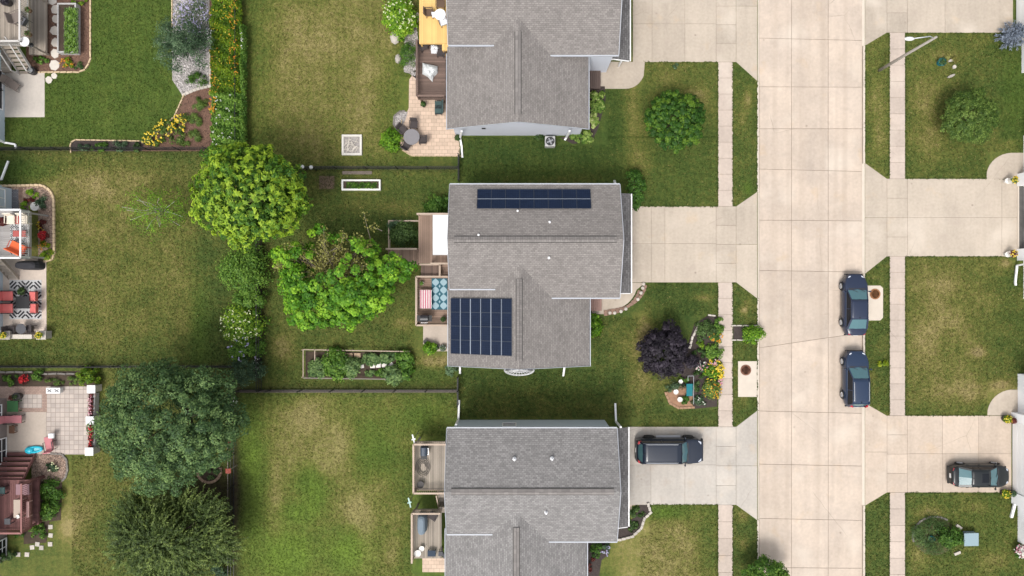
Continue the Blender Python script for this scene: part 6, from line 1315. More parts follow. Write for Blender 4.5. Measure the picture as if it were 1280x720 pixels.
def grill(lab, px, py, rot, body, z=0.0, covered=False, name='grill', cat='grill', sx=1.0):
    c = P(px, py, z+.8); o = thing(name, lab, cat, (c[0], c[1], z), rz=R(rot))
    if covered:
        mb = MB(); V = []; L_ = .75*sx; W_ = .34; prof = [(1.06, 0.02), (1.0, .7), (.80, 1.02), (.45, 1.12)]
        for s_, hh in prof:
            for k in range(14): an = 6.283*k/14; ex = abs(math.cos(an))**.6*math.copysign(1, math.cos(an)); ey = abs(math.sin(an))**.6*math.copysign(1, math.sin(an)); j = random.uniform(.96, 1.04); V.append((ex*L_*(.5+.5*s_)*j, ey*W_*s_*j, hh))
        F = [(r_*14+k, r_*14+(k+1) % 14, (r_+1)*14+(k+1) % 14, (r_+1)*14+k) for r_ in range(3) for k in range(14)]+[tuple(range(42, 56))]; mb.add(V, F); mb.build('cover', body, o, local=True)
        mb = MB(); mb.box((0, 0, .05), (1.2*sx, .5, .08)); mb.build('cart', M_BLACK, o, local=True); return o
    mb = MB(); V = []; 
    for x in (-.38*sx, .38*sx):
        for an in [math.pi*k/8 for k in range(9)]: V.append((x, .27*math.cos(an), .82+.26*math.sin(an)))
    F = [(k, k+1, 10+k, 9+k) for k in range(8)]; F = [f[::-1] for f in F]+[tuple(range(9)), tuple(range(17, 8, -1))]; mb.add(V, F); mb.build('lid', body, o, local=True)
    mb = MB(); mb.box((0, 0, .74), (.78*sx, .54, .16)); mb.build('firebox', body, o, local=True); mb = MB(); mb.box((0, 0, .35), (.7*sx, .46, .6)); mb.build('cart', M_BLACK, o, local=True)
    for s_ in (-1, 1): mb = MB(); mb.box((s_*(.38*sx+.15), 0, .80), (.28, .46, .04)); mb.build('side_shelf', M_PLAS, o, local=True)
    mb = MB(); mb.bar((-.25, -.33, .92), (.25, -.33, .92), .03, .03); mb.bar((-.22, -.27, .92), (-.22, -.33, .92), .02, .02); mb.bar((.22, -.27, .92), (.22, -.33, .92), .02, .02); mb.build('handle', M_RIM, o, local=True); return o
def pot(lab, px, py, r_, h, pm, pal, z=0.0, flowers=None, n=140, name='flower_pot', cat='flower pot', L=.13):
    c = P(px, py, z+h); o = thing(name, lab, cat, (c[0], c[1], z)); C3 = (c[0], c[1], z)
    mb = MB(); mb.lathe(C3, [(r_*.65, 0), (r_*.72, .02), (r_*.95, h*.9), (r_, h), (r_*.86, h), (r_*.80, h-.04)], 16); mb.build('pot', pm, o, smooth=False)
    if pal:
        q = sph(n, 0); pos = np.array([c[0], c[1], z+h])+q*np.array([r_*1.1, r_*1.1, r_*.9])*RNG.random((n, 1))**.4; leaf_mesh('plant', LF[pal], o, pos, q+np.array([0, 0, .6]), q+RNG.normal(0, .5, q.shape), L, L*.55, RNG.random(n))
        if flowers: q = sph(30, .2); pos = np.array([c[0], c[1], z+h+.04])+q*r_*1.05; leaf_mesh('blossom', FL[flowers], o, pos, q+np.array([0, 0, .8]), RNG.normal(0, 1, q.shape), .10, .08, RNG.random(30))
    return o
M_POTW = mat('pot_white', (.72, .70, .66), rough=.6); M_POTD = mat('pot_dark', (.04, .035, .035), rough=.6); M_POTB = mat('pot_brown', (.16, .09, .055), rough=.7); M_STEEL = mat('steel', (.42, .43, .45), rough=.35, metal=.7)
# -- top house
Z = 2.3
rtable('small glass table draped with white cloth on the yellow deck', 550, 18, .42, C_WH, Z)
chair('brown wicker chair at the top of the yellow deck', 550.5, 5, -90, C_BRN, Z, C_BRN, group='wicker chairs on the yellow deck'); chair('brown wicker chair left of the cloth table on the yellow deck', 537, 16, 0, C_BRN, Z, C_BRN, group='wicker chairs on the yellow deck'); chair('white-cushioned chair below the cloth table on the yellow deck', 554, 27, 110, C_WH, Z, C_BRN)
drape('white cloth hanging off the small table on the yellow deck', 543, 17, [(-4, -2), (4, -3), (6, 3), (-3, 4)], C_WH, Z+.45, .3, 'cloth', 'cloth')
drape('large white cover spread on the brown deck', 537, 88, [(-9, -10), (-1, -8), (9, -6), (10, 1), (5, 6), (3, 12), (-3, 7), (-9, 3)], cloth('cover_white', (.60, .62, .62)), 1.0, .55, 'furniture_cover', 'cover', .14)
drape('crumpled bright white cushion at the top of the brown deck', 543, 61, [(-5, -5), (2, -5), (7, -3), (6, 3), (1, 5), (-5, 5)], C_WH, 1.0, .45, 'cushion', 'cushion', .3)
chair('dark wooden chair at the top left of the brown deck', 529, 58, -60, C_DK, 1.0, C_DK); chair('dark wooden chair right of the white cushion', 551, 66, 170, C_DK, 1.0, C_DK)
rtable('round grey patio table with four chairs by the top house', 514.5, 171, .62, cloth('table_grey', (.20, .19, .20)), 0)
for (x, y, r_, lab) in [(503, 162, -40, 'upper left'), (517, 156, -95, 'upper'), (528, 175, 180, 'right'), (508, 182, 60, 'lower left')]: chair(lab+' dark wicker chair at the round grey table', x, y, r_, C_DK, 0, C_DK, group='chairs at the round grey table')
chair('upper teal-cushioned chair beside the brown deck', 548, 131, 180, C_DGRN, 0, group='teal chairs by the brown deck'); chair('lower teal-cushioned chair beside the brown deck', 548, 138.5, 180, C_DGRN, 0, group='teal chairs by the brown deck')
pot('dark iron planter at the foot of the brown deck', 529, 130, .2, .5, M_POTD, 'dark'); pot('dark pot at the lower left corner of the top house', 572, 172, .24, .4, M_POTD, 'dark', n=90)
c = G(687, 179); o = thing('air_conditioner', 'grey air conditioner with round fan on the grass below the top house', 'air conditioner', c); mb = MB(); mb.box((c[0], c[1], .38), (.78, .78, .72)); mb.build('case', mat('ac_case', (.42, .42, .42), rough=.5), o, bevel=.03)
mb = MB(); mb.lathe((c[0], c[1], .742), [(.33, 0), (.33, .012)], 24); mb.build('fan_well', M_BLACK, o); mb = MB()
for k in range(4): an = 1.57*k+.4; mb.bar((c[0], c[1], .762), (c[0]+.27*math.cos(an), c[1]+.27*math.sin(an), .762), .11, .01)
mb.lathe((c[0], c[1], .755), [(.07, 0), (.07, .03)], 10); mb.build('fan_blade', M_STEEL, o); mb = MB()
for rr in (.14, .24, .34): mb.tube([(c[0]+rr*math.cos(t), c[1]+rr*math.sin(t), .79) for t in [6.283*k/20 for k in range(21)]], .008, 4)
mb.build('guard', M_STEEL, o)
# white framed sand box and raised beds
def frame_bed(lab, x0, y0, x1, y1, m, sm, h=.3, t_=.13, name='raised_bed', cat='raised bed', zf=None):
    a_ = G(x0, y1); b_ = G(x1, y0); o = thing(name, lab, cat, ((a_[0]+b_[0])/2, (a_[1]+b_[1])/2, 0)); w_ = b_[0]-a_[0]; d = b_[1]-a_[1]; cx, cy = (a_[0]+b_[0])/2, (a_[1]+b_[1])/2
    for s_ in (-1, 1): mb = MB(); mb.box((cx, cy+s_*(d-t_)/2, h/2), (w_, t_, h)); mb.build('board', m, o, bevel=.008); mb = MB(); mb.box((cx+s_*(w_-t_)/2, cy, h/2-.003), (t_, d-2*t_-.01, h-.006)); mb.build('board', m, o, bevel=.008)
    mb = MB(); mb.box((cx, cy, (zf or h-.08)/2), (w_-2*t_, d-2*t_, zf or h-.08)); mb.build('fill', sm, o); return o
M_WTW = mat('whitewashed_wood', (.62, .59, .54), rough=.8, tint=.15, noise=.15, nscale=3)
o = frame_bed('square whitewashed box with pale clutter on the upper lawn', 428, 169, 453, 194.5, M_WTW, M_GRAVEL, .25, .16, 'sand_box', 'box')
mb = MB()
for _ in range(26): a_ = random.uniform(0, 3.14); p = G(random.uniform(433, 448), random.uniform(174, 190)); mb.bar((p[0]-.25*math.cos(a_), p[1]-.25*math.sin(a_), .22), (p[0]+.25*math.cos(a_), p[1]+.25*math.sin(a_), .26), .05, .03)
mb.build('clutter', M_STONE, o, kind='stuff')
def fill_plants(parent, x0, y0, x1, y1, z, h, pal, n, L=.13, W=.08, tn=.5):
    X = RNG.uniform(x0, x1, n); Y = RNG.uniform(y0, y1, n); lump = .5+.5*np.sin(X*.55)*np.cos(Y*.5+X*.2); pos = np.stack([(X-640)/16, (360-Y)/16, z+h*lump*RNG.random(n)**.5], 1); pos[:, :2] *= 1-(z+h*.5)/ALT
    leaf_mesh('plants', LF[pal], parent, pos, np.array([0, 0, 1.])+RNG.normal(0, .5, pos.shape), RNG.normal(0, 1, pos.shape), L, W, tn+.5*(lump-.5)+RNG.normal(0, .2, n), kind='stuff')
o = frame_bed('narrow white raised bed with green seedlings', 428, 225, 476.5, 238.5, mat('white_board', (.74, .73, .70), rough=.6, noise=.1), M_SOIL, .3, .13); fill_plants(o, 433, 228, 471, 236, .2, .18, 'mid', 750, tn=.35)
o = frame_bed('long grey raised bed full of green vegetables, top left', 77.5, 7.5, 101, 69, mat('grey_board', (.42, .41, .40), rough=.8, noise=.2), M_SOIL, .6, .12); fill_plants(o, 80, 9.5, 97, 66.5, .55, .3, 'linden', 2600, tn=.75)
fill_plants(o, 81, 11, 95, 64, .6, .28, 'mid', 1200, tn=.8)
# -- vegetable garden of the middle house
vg = bed('dark soil vegetable plot with a low wire frame', [(382, 439), (512, 441), (514, 473), (382, 474)], M_SOIL, .025)
fr = thing('garden_enclosure', 'low pale timber and wire frame round the vegetable plot', 'garden frame', G(379, 438)); zz = .55
def GP(x, y, z): return P(x, y, z)
for (a_, b_) in (((379, 437), (512, 439.5)), ((379, 437), (379, 471)), ((393.5, 437), (393.5, 456)), ((409, 437), (409, 458)), ((379, 472.5), (482, 474))):
    mb = MB(); mb.bar(GP(*a_, zz), GP(*b_, zz), .07, .05); mb.build('rail', M_OLDW if a_[1] > 450 else M_RAILW, fr)
for (x, y) in ((379, 437), (394, 437), (409, 437), (440, 437.6), (478, 438.6), (512, 439.5), (379, 471), (430, 473), (482, 474)): p = P(x, y, zz*.5); mb = MB(); mb.box((p[0], p[1], .28), (.06, .06, .58)); mb.build('post', M_RAILW, fr)
VG = 'leafy vegetables in the garden plot'
for (x, y, rx, ry, h, pal, n, lab, t_) in [(397, 461, 11, 11, .8, 'linden', 700, 'leftmost leafy vegetable clump in the plot', .8), (420, 455, 15, 17, 1.0, 'mid', 1400, 'largest bright green vegetable clump in the plot', .65), (440, 459, 11, 11, .9, 'linden', 800, 'blue-green vegetable clump left of the white stones', .85),
    (463, 449, 11, 6, .6, 'linden', 500, 'low squash leaves above the left white stones', .8), (483, 447, 13, 6, .7, 'linden', 620, 'squash leaves above the right white stones', .7), (505, 449, 10, 11, .8, 'mid', 700, 'bright vegetable clump at the right end of the plot', .6),
    (463, 467, 5, 4, .4, 'linden', 160, 'small plant below the left white stones', .9), (476, 467, 6, 4, .4, 'mid', 200, 'small bright plant below the middle white stones', .6), (492, 468, 12, 10, .8, 'linden', 800, 'large dark vegetable clump at the lower right of the plot', .8), (508, 466, 7, 9, .7, 'mid', 360, 'vegetable clump in the lower right corner of the plot', .5)]:
    shrub(lab, x, y, rx*1.1, ry*1.1, h, pal, int(n*1.6), L=.20, W=.12, name='vegetable_plant', cat='vegetable', group=VG, tint=t_-.1)
st = structure('stepping_stones', 'four white square stones in the vegetable plot')
for (x, y, r_) in ((466, 457, 0), (473, 456.5, .05), (480.5, 456, .08), (489.5, 456.5, .785), (453, 458, .2)): c = G(x, y); mb = MB(); s_ = .38 if x > 460 else .26; mb.box((c[0], c[1], .05), (s_, s_, .06), rz=r_); mb.build('stepping_stone', mat('white_stone', (.70, .66, .62), rough=.8, noise=.1), st, bevel=.01)
for (x, w_, lab) in ((436, 10, 'left'), (447, 8, 'right')): c = G(x, 444); mb = MB(); mb.box((c[0], c[1], .08), (w_/16, .34, .1)); solo(mb, 'plank', mat('tan_plank', (.42, .30, .20), rough=.8, noise=.2), lab+' one of two tan planks in the vegetable plot', 'plank', c)
# -- middle house decks
c = P(551.5, 293.3, 2.9); o = thing('awning', 'plain white rectangular canopy over the upper cedar deck', 'canopy', (c[0], c[1], 1.9)); mb = MB(); k = (1-2.9/ALT)/16
mb.slab3([(c[0]-10.6*k, c[1]-24.8*k, 2.88), (c[0]+12*k, c[1]-24.8*k, 2.95), (c[0]+12*k, c[1]+24.8*k, 2.95), (c[0]-10.6*k, c[1]+24.8*k, 2.88)], .05); mb.build('canopy', mat('canopy_white', (.88, .88, .89), rough=.8), o, bevel=.02)
for (u, v) in ((-9.8, -24), (-9.8, 24)): mb = MB(); mb.box((c[0]+u*k, c[1]+v*k, 2.38), (.06, .06, .95)); mb.build('post', M_TRIM, o)
mb = MB(); mb.bar((c[0]-10.6*k, c[1]-24.8*k-.02, 2.86), (c[0]+12*k, c[1]-24.8*k-.02, 2.9), .05, .09); mb.build('valance', mat('valance_grey', (.45, .45, .46), rough=.7), o)
def rug(lab, x0, y0, x1, y1, z, m, fn, pm):
    a_ = P(x0, y1, z); b_ = P(x1, y0, z); o = thing('rug', lab, 'rug', ((a_[0]+b_[0])/2, (a_[1]+b_[1])/2, z)); mb = MB(); mb.box(((a_[0]+b_[0])/2, (a_[1]+b_[1])/2, z+.008), (b_[0]-a_[0], b_[1]-a_[1], .012)); mb.build('mat', m, o)
    mb = MB(); fn(mb, a_[0], a_[1], b_[0], b_[1], z+.018); mb.build('woven_pattern', pm, o, kind='stuff'); return o
def petals(mb, x0, y0, x1, y1, z):
    w_ = (x1-x0)/2; n = 4; h_ = (y1-y0)/n*1.0
    for i in range(2):
        for j in range(n):
            cx = x0+w_*(i+.5); cy = y0+h_*(j+.5)
            L_ = [(u, .44*(1-abs(u)**1.6)) for u in (-1, -.7, -.35, 0, .35, .7, 1)]; mb.add([(cx+w_*q, cy+h_*.49*u, z) for u, q in L_[:-1]]+[(cx-w_*q, cy+h_*.49*u, z) for u, q in L_[:0:-1]], [tuple(range(12))]); mb.add([(cx+w_*.5+w_*.12*a_, cy+h_*.5+h_*.2*b_, z+.001) for a_, b_ in ((1, 0), (0, 1), (-1, 0), (0, -1))], [(0, 1, 2, 3)]) if i == 0 and j < n-1 else None
rug('teal and pale blue petal-patterned rug on the lower cedar deck', 539.5, 348, 559.5, 387, .6, mat('rug_teal', (.03, .11, .15), rough=.95), petals, mat('rug_pale', (.30, .43, .49), rough=.95))
def stripes(mb, x0, y0, x1, y1, z):
    n = 5
    for i in range(n): a_ = x0+(x1-x0)*(i+.15)/n; b_ = x0+(x1-x0)*(i+.65)/n; mb.box(((a_+b_)/2, (y0+y1)/2, z), (b_-a_, y1-y0-.01, .006))
qtable('low table under the red and white striped cloth', 532, 373.5, .90, 1.45, M_BRNW, .6, .45)
rug('red and white striped cloth on the lower cedar deck', 525, 362.5, 539.5, 385.5, 1.06, mat('cloth_stripe_white', (.62, .60, .58), rough=.9), stripes, mat('cloth_stripe_red', (.50, .13, .20), rough=.9)).name = 'striped_cloth'
grill('black square grill on the lower cedar deck', 530.5, 398, 0, mat('grill_black', (.03, .03, .035), rough=.4), .6, sx=.75)
pot('dark pot of grasses at the lower right of the cedar deck', 554, 399, .2, .35, M_POTD, 'dark', .6, n=70); pot('black pot beside the lime bush', 532, 427, .18, .3, M_POTD, None); pot('grey pot right of the lime bush', 546, 434, .2, .3, M_POTD, 'dark', n=50); pot('round grey-green pot at the slab edge', 553.5, 435, .26, .3, mat('pot_grey', (.22, .24, .22), rough=.7), 'dark', n=50)
pot('small plant in the upper corner of the lower cedar deck', 527, 354, .16, .3, M_POTW, 'mid', .6, n=50)
# -- bottom house decks
grill('black grill with side shelves on the upper weathered deck', 530, 564, 90, mat('grill_blue_black', (.05, .065, .09), rough=.4), 1.9, sx=.8)
c = P(529, 584, 1.95); o = thing('hose', 'coiled dark garden hose on the upper weathered deck', 'hose', c); mb = MB()
mb.tube([(c[0]+(.18+.02*t)*math.cos(t*1.3)*1.1, c[1]+(.20+.02*t)*math.sin(t*1.3)*1.4, c[2]+.02+.006*t) for t in [k*.35 for k in range(50)]], .022, 5); mb.build('coil', M_BLACK, o)
pot('dark round pot in the corner of the upper weathered deck', 525.5, 606, .28, .4, M_POTD, None, 1.9)
grill('long blue-grey covered grill on the lower weathered deck', 527, 656, 90, cloth('cover_blue_grey', (.16, .20, .24)), 1.7, covered=True)
chair('dark folding chair at the top of the lower weathered deck', 541, 645, -120, C_DK, 1.7, C_DK)
pot('white round pot, lower of two on the weathered deck', 522, 692, .26, .3, M_POTW, None, 1.7); pot('white round pot, upper of two on the weathered deck', 527, 686, .2, .3, M_POTW, None, 1.7)
qtable('dark blue cooler box on the lower weathered deck', 539.5, 692, .6, .45, cloth('cooler_navy', (.03, .045, .07)), 1.7, .4, name='cooler', cat='cooler'); chair('grey-blue stool by the dark blue cooler', 551, 692, 180, C_GRY, 1.7, arms=False, w_=.35, d=.35)
for (x, y, lab, cl) in ((517, 549, 'white bird feeder on a pole above the upper weathered deck', M_WHITE), (512, 628, 'pale green pinwheel on a pole left of the lower weathered deck', mat('pale_green', (.35, .5, .45), rough=.5))):
    c = P(x, y, 2.6); o = thing('garden_pole', lab, 'garden ornament', (c[0], c[1], 0)); mb = MB(); mb.tube([(c[0], c[1], 0), (c[0], c[1], 2.6)], .03, 6); mb.build('pole', M_STEEL, o); mb = MB()
    for k in range(4): an = 1.57*k+.3; mb.bar((c[0], c[1], 2.62), (c[0]+(.30 if k % 2 else .15)*math.cos(an), c[1]+(.38 if k % 2 else .15)*math.sin(an), 2.66), .10, .03)
    mb.build('vane', cl, o)
# -- top left deck
Z = 2.4
chair('taupe lounge chair on the high weathered deck', 22, 22, 20, C_TAUPE, Z, C_TAUPE, w_=.8, d=.8); rtable('small white round table in the corner of the high deck', 30.5, 52, .36, M_WHITE, Z)
chair('dark folding chair by the rail of the high deck', 30, 27, 150, C_GRY, Z); pot('brown box planter on the high deck rail, upper one', 34.5, 12, .22, .3, M_POTB, 'dark', Z+.6, n=40); pot('brown box planter on the high deck rail, lower one', 34.5, 42, .22, .3, M_POTB, 'dark', Z+.6, n=40)
pot('dark purple plant at the very top left corner of the deck', 6, 1, .35, .5, M_POTD, 'purple', Z, n=140)
chair('brown sling lounge chair on the square pale patio', 12, 103, -35, C_TAUPE, 0, C_TAUPE, w_=.6, d=.6, long=.5, name='lounge_chair', cat='lounge chair')
c = G(43.5, 90); o = thing('fire_pit', 'round black fire bowl with grey lid at the patio corner', 'fire pit', c); mb = MB(); mb.lathe(c, [(.25, 0), (.30, .1), (.31, .45), (.28, .47), (.2, .46)], 18); mb.build('bowl', M_BLACK, o); mb = MB(); mb.lathe((c[0], c[1], .46), [(.17, 0), (.17, .03), (.05, .06)], 14); mb.build('lid', M_STEEL, o)
# -- middle left deck and patio
Z = 2.2
def zigs(mb, x0, y0, x1, y1, z):
    nx_, ny_ = 4, max(3, int(4*(y1-y0)/(x1-x0))); cw = (x1-x0)/nx_; ch = (y1-y0)/ny_
    for i in range(nx_):
        for j in range(ny_):
            cx = x0+cw*(i+.5); cy = y0+ch*(j+.5); s_ = 1 if (i+j) % 2 else -1; c_ = min(cw, ch)
            for k in (-.5, 0, .5): mb.box((cx+k*c_*.5, cy-s_*k*c_*.5, z), (c_*(1.0 if k == 0 else .62), c_*.20, .006), rz=s_*.785)
M_RB = mat('rug_black', (.03, .03, .035), rough=.95); M_RW = mat('rug_white', (.50, .50, .50), rough=.95)
rug('black and white patterned rug on the grey deck, left', 13, 276, 33, 318, Z, M_RW, zigs, M_RB)
chair('cream chair with red cushion at the upper left of the grey deck', 14, 275, -90, C_CREAM, Z, C_CREAM, w_=.62, d=.62, group='cream chairs on the grey deck'); chair('cream chair beside the railing at the top of the grey deck', 30, 275, -90, C_CREAM, Z, C_CREAM, w_=.62, d=.62, group='cream chairs on the grey deck')
qtable('small red side table between the cream chairs', 23, 275, .45, .6, C_RED, Z, .45); qtable('red and white coffee table on the patterned rug', 24, 292, .95, .45, C_RED, Z, .4)
chair('bright orange-red lounge seat on the grey deck', 23, 309, 65, C_ORG, Z, C_RED, w_=1.2, d=.6, name='loveseat', cat='loveseat'); pot('dark red plant at the left edge of the grey deck', 3, 277, .35, .4, M_POTD, 'red', Z, n=220); pot('white pot at the corner of the pebble bed', 43, 258, .34, .45, M_POTW, None)
pot('white planter at the bottom of the grey deck', 29, 320, .2, .3, M_POTW, 'red', Z, n=50)
grill('large black covered grill below the grey deck', 34, 331.5, 0, cloth('cover_black', (.03, .03, .036)), .03, covered=True, sx=1.15)
rug('black and white zigzag rug under the coral chairs', 12, 350, 52, 399, .03, M_RW, zigs, M_RB)
qtable('square black table between the coral chairs', 28, 378, 1.05, .95, M_BLACK, .03, .6)
for (x, y, r_, lab) in [(10, 370, 0, 'upper left'), (10, 385.5, 0, 'lower left'), (42.5, 370.5, 180, 'upper right'), (43, 385.5, 180, 'lower right')]: chair(lab+' coral-cushioned chair on the zigzag rug', x, y, r_, C_PINK, .03, w_=.72, d=.62 if r_ else .8, group='coral chairs round the black table')
rtable('small dark round table at the lower end of the tan patio', 26, 411, .40, C_GRY, .03); chair('dark chair right of the small round table', 38, 411, 180, C_DK, .03, C_DK); chair('dark chair left of the small round table', 14.5, 412, 0, C_DK, .03, C_DK); pot('green potted plant above the black table', 27, 364, .3, .3, M_POTD, 'dark', n=160)
c0 = G(12, 421); c1 = G(46, 421); mb = MB(); mb.box(((c0[0]+c1[0])/2, c0[1]+.05, .28), (c1[0]-c0[0], .34, .56)); solo(mb, 'low_wall', M_STONE, 'low pale wall between the two flower pillars', 'low wall', c0)
for (x, y, lab) in ((6, 419, 'left'), (51, 419, 'right')):
    c = P(x, y, .8); o = thing('pillar', lab+' white pillar at the bottom edge of the tan patio', 'pillar', (c[0], c[1], 0)); mb = MB(); mb.box((c[0], c[1], .35), (.62, .58, .7)); mb.build('shaft', M_STONE, o); mb = MB(); mb.box((c[0], c[1], .75), (.75, .68, .09)); mb.build('cap', M_STONE, o, bevel=.02)
    pot('yellow flowers on the '+lab+' white pillar of the tan patio', x-2, y, .26, .22, M_POTW, 'ygreen', .8, flowers='yellow', n=160)
# -- lower left patio
PL = 'white pillars along the lower left patio'
for (x, y, lab) in ((114, 486.5, 'top'), (112.5, 525.5, 'middle'), (111.5, 564.5, 'bottom')):
    c = P(x, y, .95); o = thing('pillar', lab+' white square pillar at the right edge of the paver patio', 'pillar', (c[0], c[1], 0), PL); mb = MB(); mb.box((c[0], c[1], .45), (.52, .50, .9)); mb.build('shaft', M_STONE, o); mb = MB(); mb.box((c[0], c[1], .94), (.64, .62, .08)); mb.build('cap', M_WHITE, o, bevel=.01)
for (y0, y1, lab) in ((492, 520, 'upper'), (531, 559, 'lower')):
    xx = 115.5; a_ = P(xx, y0, .6); b_ = P(xx-.8, y1, .6); o = thing('flower_box', lab+' long box of dark red flowers between white pillars', 'flower box', (a_[0], (a_[1]+b_[1])/2, 0)); mb = MB(); mb.bar((a_[0], a_[1], .28), (b_[0], b_[1], .28), .36, .56); mb.build('box', mat('box_grey', (.38, .37, .36), rough=.8, noise=.15), o)
    n = 420; t = RNG.random(n); pos = np.stack([a_[0]+(b_[0]-a_[0])*t+RNG.normal(0, .08, n)-.05, a_[1]+(b_[1]-a_[1])*t, .6+RNG.random(n)*.16], 1); leaf_mesh('plants', LF['red'], o, pos, np.array([0, 0, 1.])+RNG.normal(0, .4, pos.shape), RNG.normal(0, 1, pos.shape), .12, .08, RNG.random(n))
    n = 46; pos = pos[:n]+np.array([0, 0, .12]); leaf_mesh('blossom', FL['red' if lab == 'lower' else 'pink'], o, pos, np.array([0, 0, 1.])+RNG.normal(0, .3, pos.shape), RNG.normal(0, 1, pos.shape), .12, .10, RNG.random(n))
c = P(66, 488.5, .5); o = thing('bench', 'white fretted bench at the top of the paver patio', 'bench', (c[0], c[1], 0)); mb = MB(); mb.box((c[0], c[1], .45), (1.1, .46, .05)); mb.build('seat', M_WHITE, o, bevel=.01)
for s_ in (-.45, .45): mb = MB(); mb.box((c[0]+s_, c[1], .21), (.07, .4, .42)); mb.build('leg', M_WHITE, o)
mb = MB()
for s_ in (-.28, .28): mb.bar((c[0]+s_-.15, c[1]-.1, .481), (c[0]+s_+.15, c[1]+.1, .481), .05, .012); mb.bar((c[0]+s_-.15, c[1]+.1, .484), (c[0]+s_+.15, c[1]-.1, .484), .05, .012)
mb.build('fretwork', C_GRY, o, kind='stuff')
qtable('green square mat table by the left window', 15.5, 508, .85, .85, cloth('green_cloth', (.035, .12, .04)), .03, .5); qtable('brown wooden crate by the window', 14.5, 537, .42, .6, M_BRNP, .03, .4, name='crate', cat='crate')
chair('coral bench seat below the green table', 12, 524, 0, C_ROSE, .03, w_=.6, d=.7, long=.6, name='lounge_chair', cat='lounge chair'); pot('black round planter above the green table', 20, 496, .32, .5, M_POTD, 'dark', n=40); pot('small red-brown pot beside the black planter', 14, 497, .2, .4, M_POTB, 'red', n=40)
chair('rose-pink reclined lounge chair in the middle of the paver patio', 62, 557, 100, C_ROSE, .036, w_=.6, d=.7, long=.35, name='lounge_chair', cat='lounge chair'); c = P(63.5, 545, .6); mb = MB(); mb.box((c[0], c[1], .52), (.40, .36, .16)); o = solo(mb, 'pillow', C_WH, 'white pillow at the head of the rose-pink lounge chair', 'pillow', c)
c = G(44, 561.5); o = thing('paddling_pool', 'bright turquoise inflatable lying on the lower left patio', 'inflatable', (c[0], c[1], .036)); M_TQ = mat('turquoise', (.03, .50, .66), rough=.35); mb = MB(); mb.tube([(c[0]+.62*math.cos(t), c[1]+.20*math.sin(t)+.06*math.cos(t), .14) for t in [6.283*k/24 for k in range(25)]], .09, 8); mb.build('ring', M_TQ, o, smooth=True)
mb = MB(); mb.lathe((c[0]-.35, c[1]-.05, .05), [(.30, 0), (.36, .12), (.24, .26), (.06, .3)], 14, sy=.8); mb.build('float', M_TQ, o, smooth=True); mb = MB(); mb.box((c[0]+.15, c[1], .1), (.7, .25, .04)); mb.build('floor', mat('turquoise_pale', (.25, .62, .70), rough=.4), o)
# maroon deck
Z = 1.7; qtable('long pale slatted table on the maroon deck', 22, 636, .62, 1.35, mat('table_beige', (.42, .34, .28), rough=.7, noise=.1), Z, .6); qtable('narrow pink bench beside the maroon railing', 34.5, 637, .20, 1.2, mat('bench_pink', (.50, .30, .28), rough=.7), Z, .45, name='bench', cat='bench')
qtable('long narrow mauve box at the top of the maroon deck', 28, 612, 1.0, .8, cloth('mauve', (.28, .17, .19)), Z, .3, name='storage_box', cat='box'); chair('dark green folding chair at the left edge of the maroon deck', 2, 613, 0, C_DGRN, Z); pot('white pot on the slatted table of the maroon deck', 22, 646, .14, .15, M_POTW, None, Z+.62); qtable('small grey grill box at the lower side of the maroon deck', 9, 652, .45, .45, C_GRY, Z, .5, name='grill', cat='grill')
# -- red flags on the pole beside the shade tree
for (y, lab) in ((552, 'upper'), (588, 'lower')):
    c = P(286, y, 1.6); o = thing('bird_house', lab+' red bird house on a post by the shade tree', 'bird house', (c[0], c[1], 0), 'red bird houses on posts'); mb = MB(); mb.tube([(c[0], c[1], 0), (c[0], c[1], 1.5)], .03, 6); mb.build('post', M_OLDW, o); mb = MB(); mb.box((c[0], c[1], 1.6), (.22, .26, .24)); mb.build('box', M_RUST, o); mb = MB(); mb.slab3([(c[0]-.2, c[1]-.18, 1.72), (c[0], c[1]-.18, 1.86), (c[0], c[1]+.18, 1.86), (c[0]-.2, c[1]+.18, 1.72)], .02); mb.slab3([(c[0], c[1]-.18, 1.86), (c[0]+.2, c[1]-.18, 1.72), (c[0]+.2, c[1]+.18, 1.72), (c[0], c[1]+.18, 1.86)], .02); mb.build('roof', mat('red_brown_roof', (.30, .07, .05), rough=.8), o)
mb = MB(); mb.bar(P(284.8, 555, 1.1), P(284.8, 625, 1.1), .05, .05); solo(mb, 'timber_rail', M_RAILW, 'pale rail running between the red bird houses', 'rail', P(284.8, 555, 1.1))
# -- pavement border ornaments
o = qtable('teal wooden bench in the flower border', 862, 487.5, .48, .95, C_TEAL, .05, .42, name='bench', cat='bench')
for (x, y, lab, r_) in ((851, 477, 'white pot nearest the purple tree', .16), (845, 490, 'white pot in the middle of the orange terrace', .2), (850, 499.5, 'lowest white pot on the orange terrace', .2)): pot(lab, x, y, r_, .3, M_POTW, None, .05)
c = G(866, 480); o = thing('trellis', 'thin pale metal trellis behind the teal bench', 'trellis', c); mb = MB()
for (a_, b_) in (((860, 470), (867, 470)), ((867, 470), (867, 505)), ((860, 470), (860, 476))): mb.bar(P(*a_, .9), P(*b_, .9), .03, .03)
mb.build('rail', M_STEEL, o); mb = MB()
for (x, y) in ((860, 470), (867, 470), (867, 505)): p = P(x, y, .9); mb.bar((p[0], p[1], 0), (p[0], p[1], .9), .025, .025)
mb.build('post', M_STEEL, o)
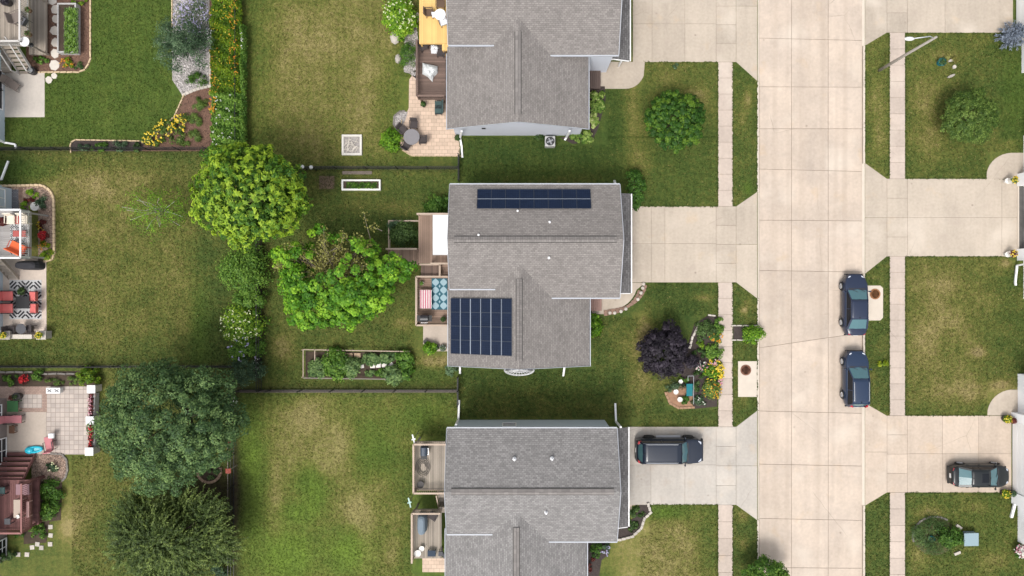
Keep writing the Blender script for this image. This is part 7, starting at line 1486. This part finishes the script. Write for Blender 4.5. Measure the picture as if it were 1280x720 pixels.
# -- garden ornaments on the right lawns
o = pot('teal round planter on the lawn right of the street lamp', 1178, 77, .32, .4, C_TEAL, 'dark', n=120); 
for (x, y, w_, h_, r_, lab) in ((1188, 76, .5, .2, .3, 'long white stone beside the teal planter'), (1192, 84, .28, .3, 0, 'small square white stone below the teal planter'), (1188, 95.5, .65, .2, .4, 'lowest long white stone on the upper right lawn')):
    c = G(x, y); mb = MB(); mb.poly([(c[0]+w_/2*math.cos(t)*math.cos(r_)-h_/2*math.sin(t)*math.sin(r_), c[1]+w_/2*math.cos(t)*math.sin(r_)+h_/2*math.sin(t)*math.cos(r_)) for t in [6.283*k/8 for k in range(8)]], 0, .14); solo(mb, 'garden_stone', M_STONE, lab, 'stone', c, 'pale stones round the teal planter')
pot('teal gazing bowl inside the mulch ring', 1165, 674, .26, .3, C_TEAL, 'bluegreen', n=60)
c = G(1209, 671); o = thing('utility_box', 'light blue box with a sloping lid on the lower right lawn', 'utility box', c); mb = MB(); mb.box((c[0]+.05, c[1], .3), (.85, .9, .6)); mb.build('box', mat('box_blue', (.26, .35, .39), rough=.5), o, bevel=.03); mb = MB(); mb.box((c[0]-.1, c[1]+.02, .63), (1.15, 1.0, .05), ry=.05); mb.build('lid', mat('lid_blue', (.24, .33, .37), rough=.5), o, bevel=.02)
for (x, y, r_, lab) in ((1198, 658, -.6, 'upper white stone at the ring by the blue box'), (1196, 691, .4, 'lower white stone at the ring by the blue box')): c = G(x, y); mb = MB(); mb.box((c[0], c[1], .06), (.5, .2, .12), rz=r_); solo(mb, 'garden_stone', M_STONE, lab, 'stone', c)
for (x, y, r_, h_, pm, pal, fl, lab, n) in ((1259, 524, .32, .35, M_POTD, 'ygreen', 'yellow', 'upper yellow-green planter at the lower right garage', 260), (1257, 617, .32, .35, M_POTD, 'ygreen', 'yellow', 'lower yellow-green planter at the lower right garage', 260), (1267, 526, .22, .5, M_POTD, 'red', None, 'dark plant beside the upper garage planter', 110), (1266.5, 617, .24, .5, M_POTD, 'bluegreen', None, 'silvery plant beside the lower garage planter', 110),
    (1268, 225, .28, .7, M_POTW, 'olive', 'yellow', 'planter at the upper side of the open garage', 140), (1266.5, 317, .28, .6, M_POTW, 'red', 'yellow', 'planter at the lower side of the open garage', 140), (1260, 226, .22, .3, M_POTW, None, None, 'small white pot at the upper side of the open garage', 0), (1260, 318, .22, .3, M_POTW, None, None, 'small cream pot at the lower side of the open garage', 0)):
    pot(lab, x, y, r_, h_, pm, pal, .03, flowers=fl, n=max(n, 1))
c = G(844, 492); mb = MB(); mb.bar((c[0]+.8, c[1]-.3, .9), (c[0]+.8, c[1]-.3, 0), .02, .02)
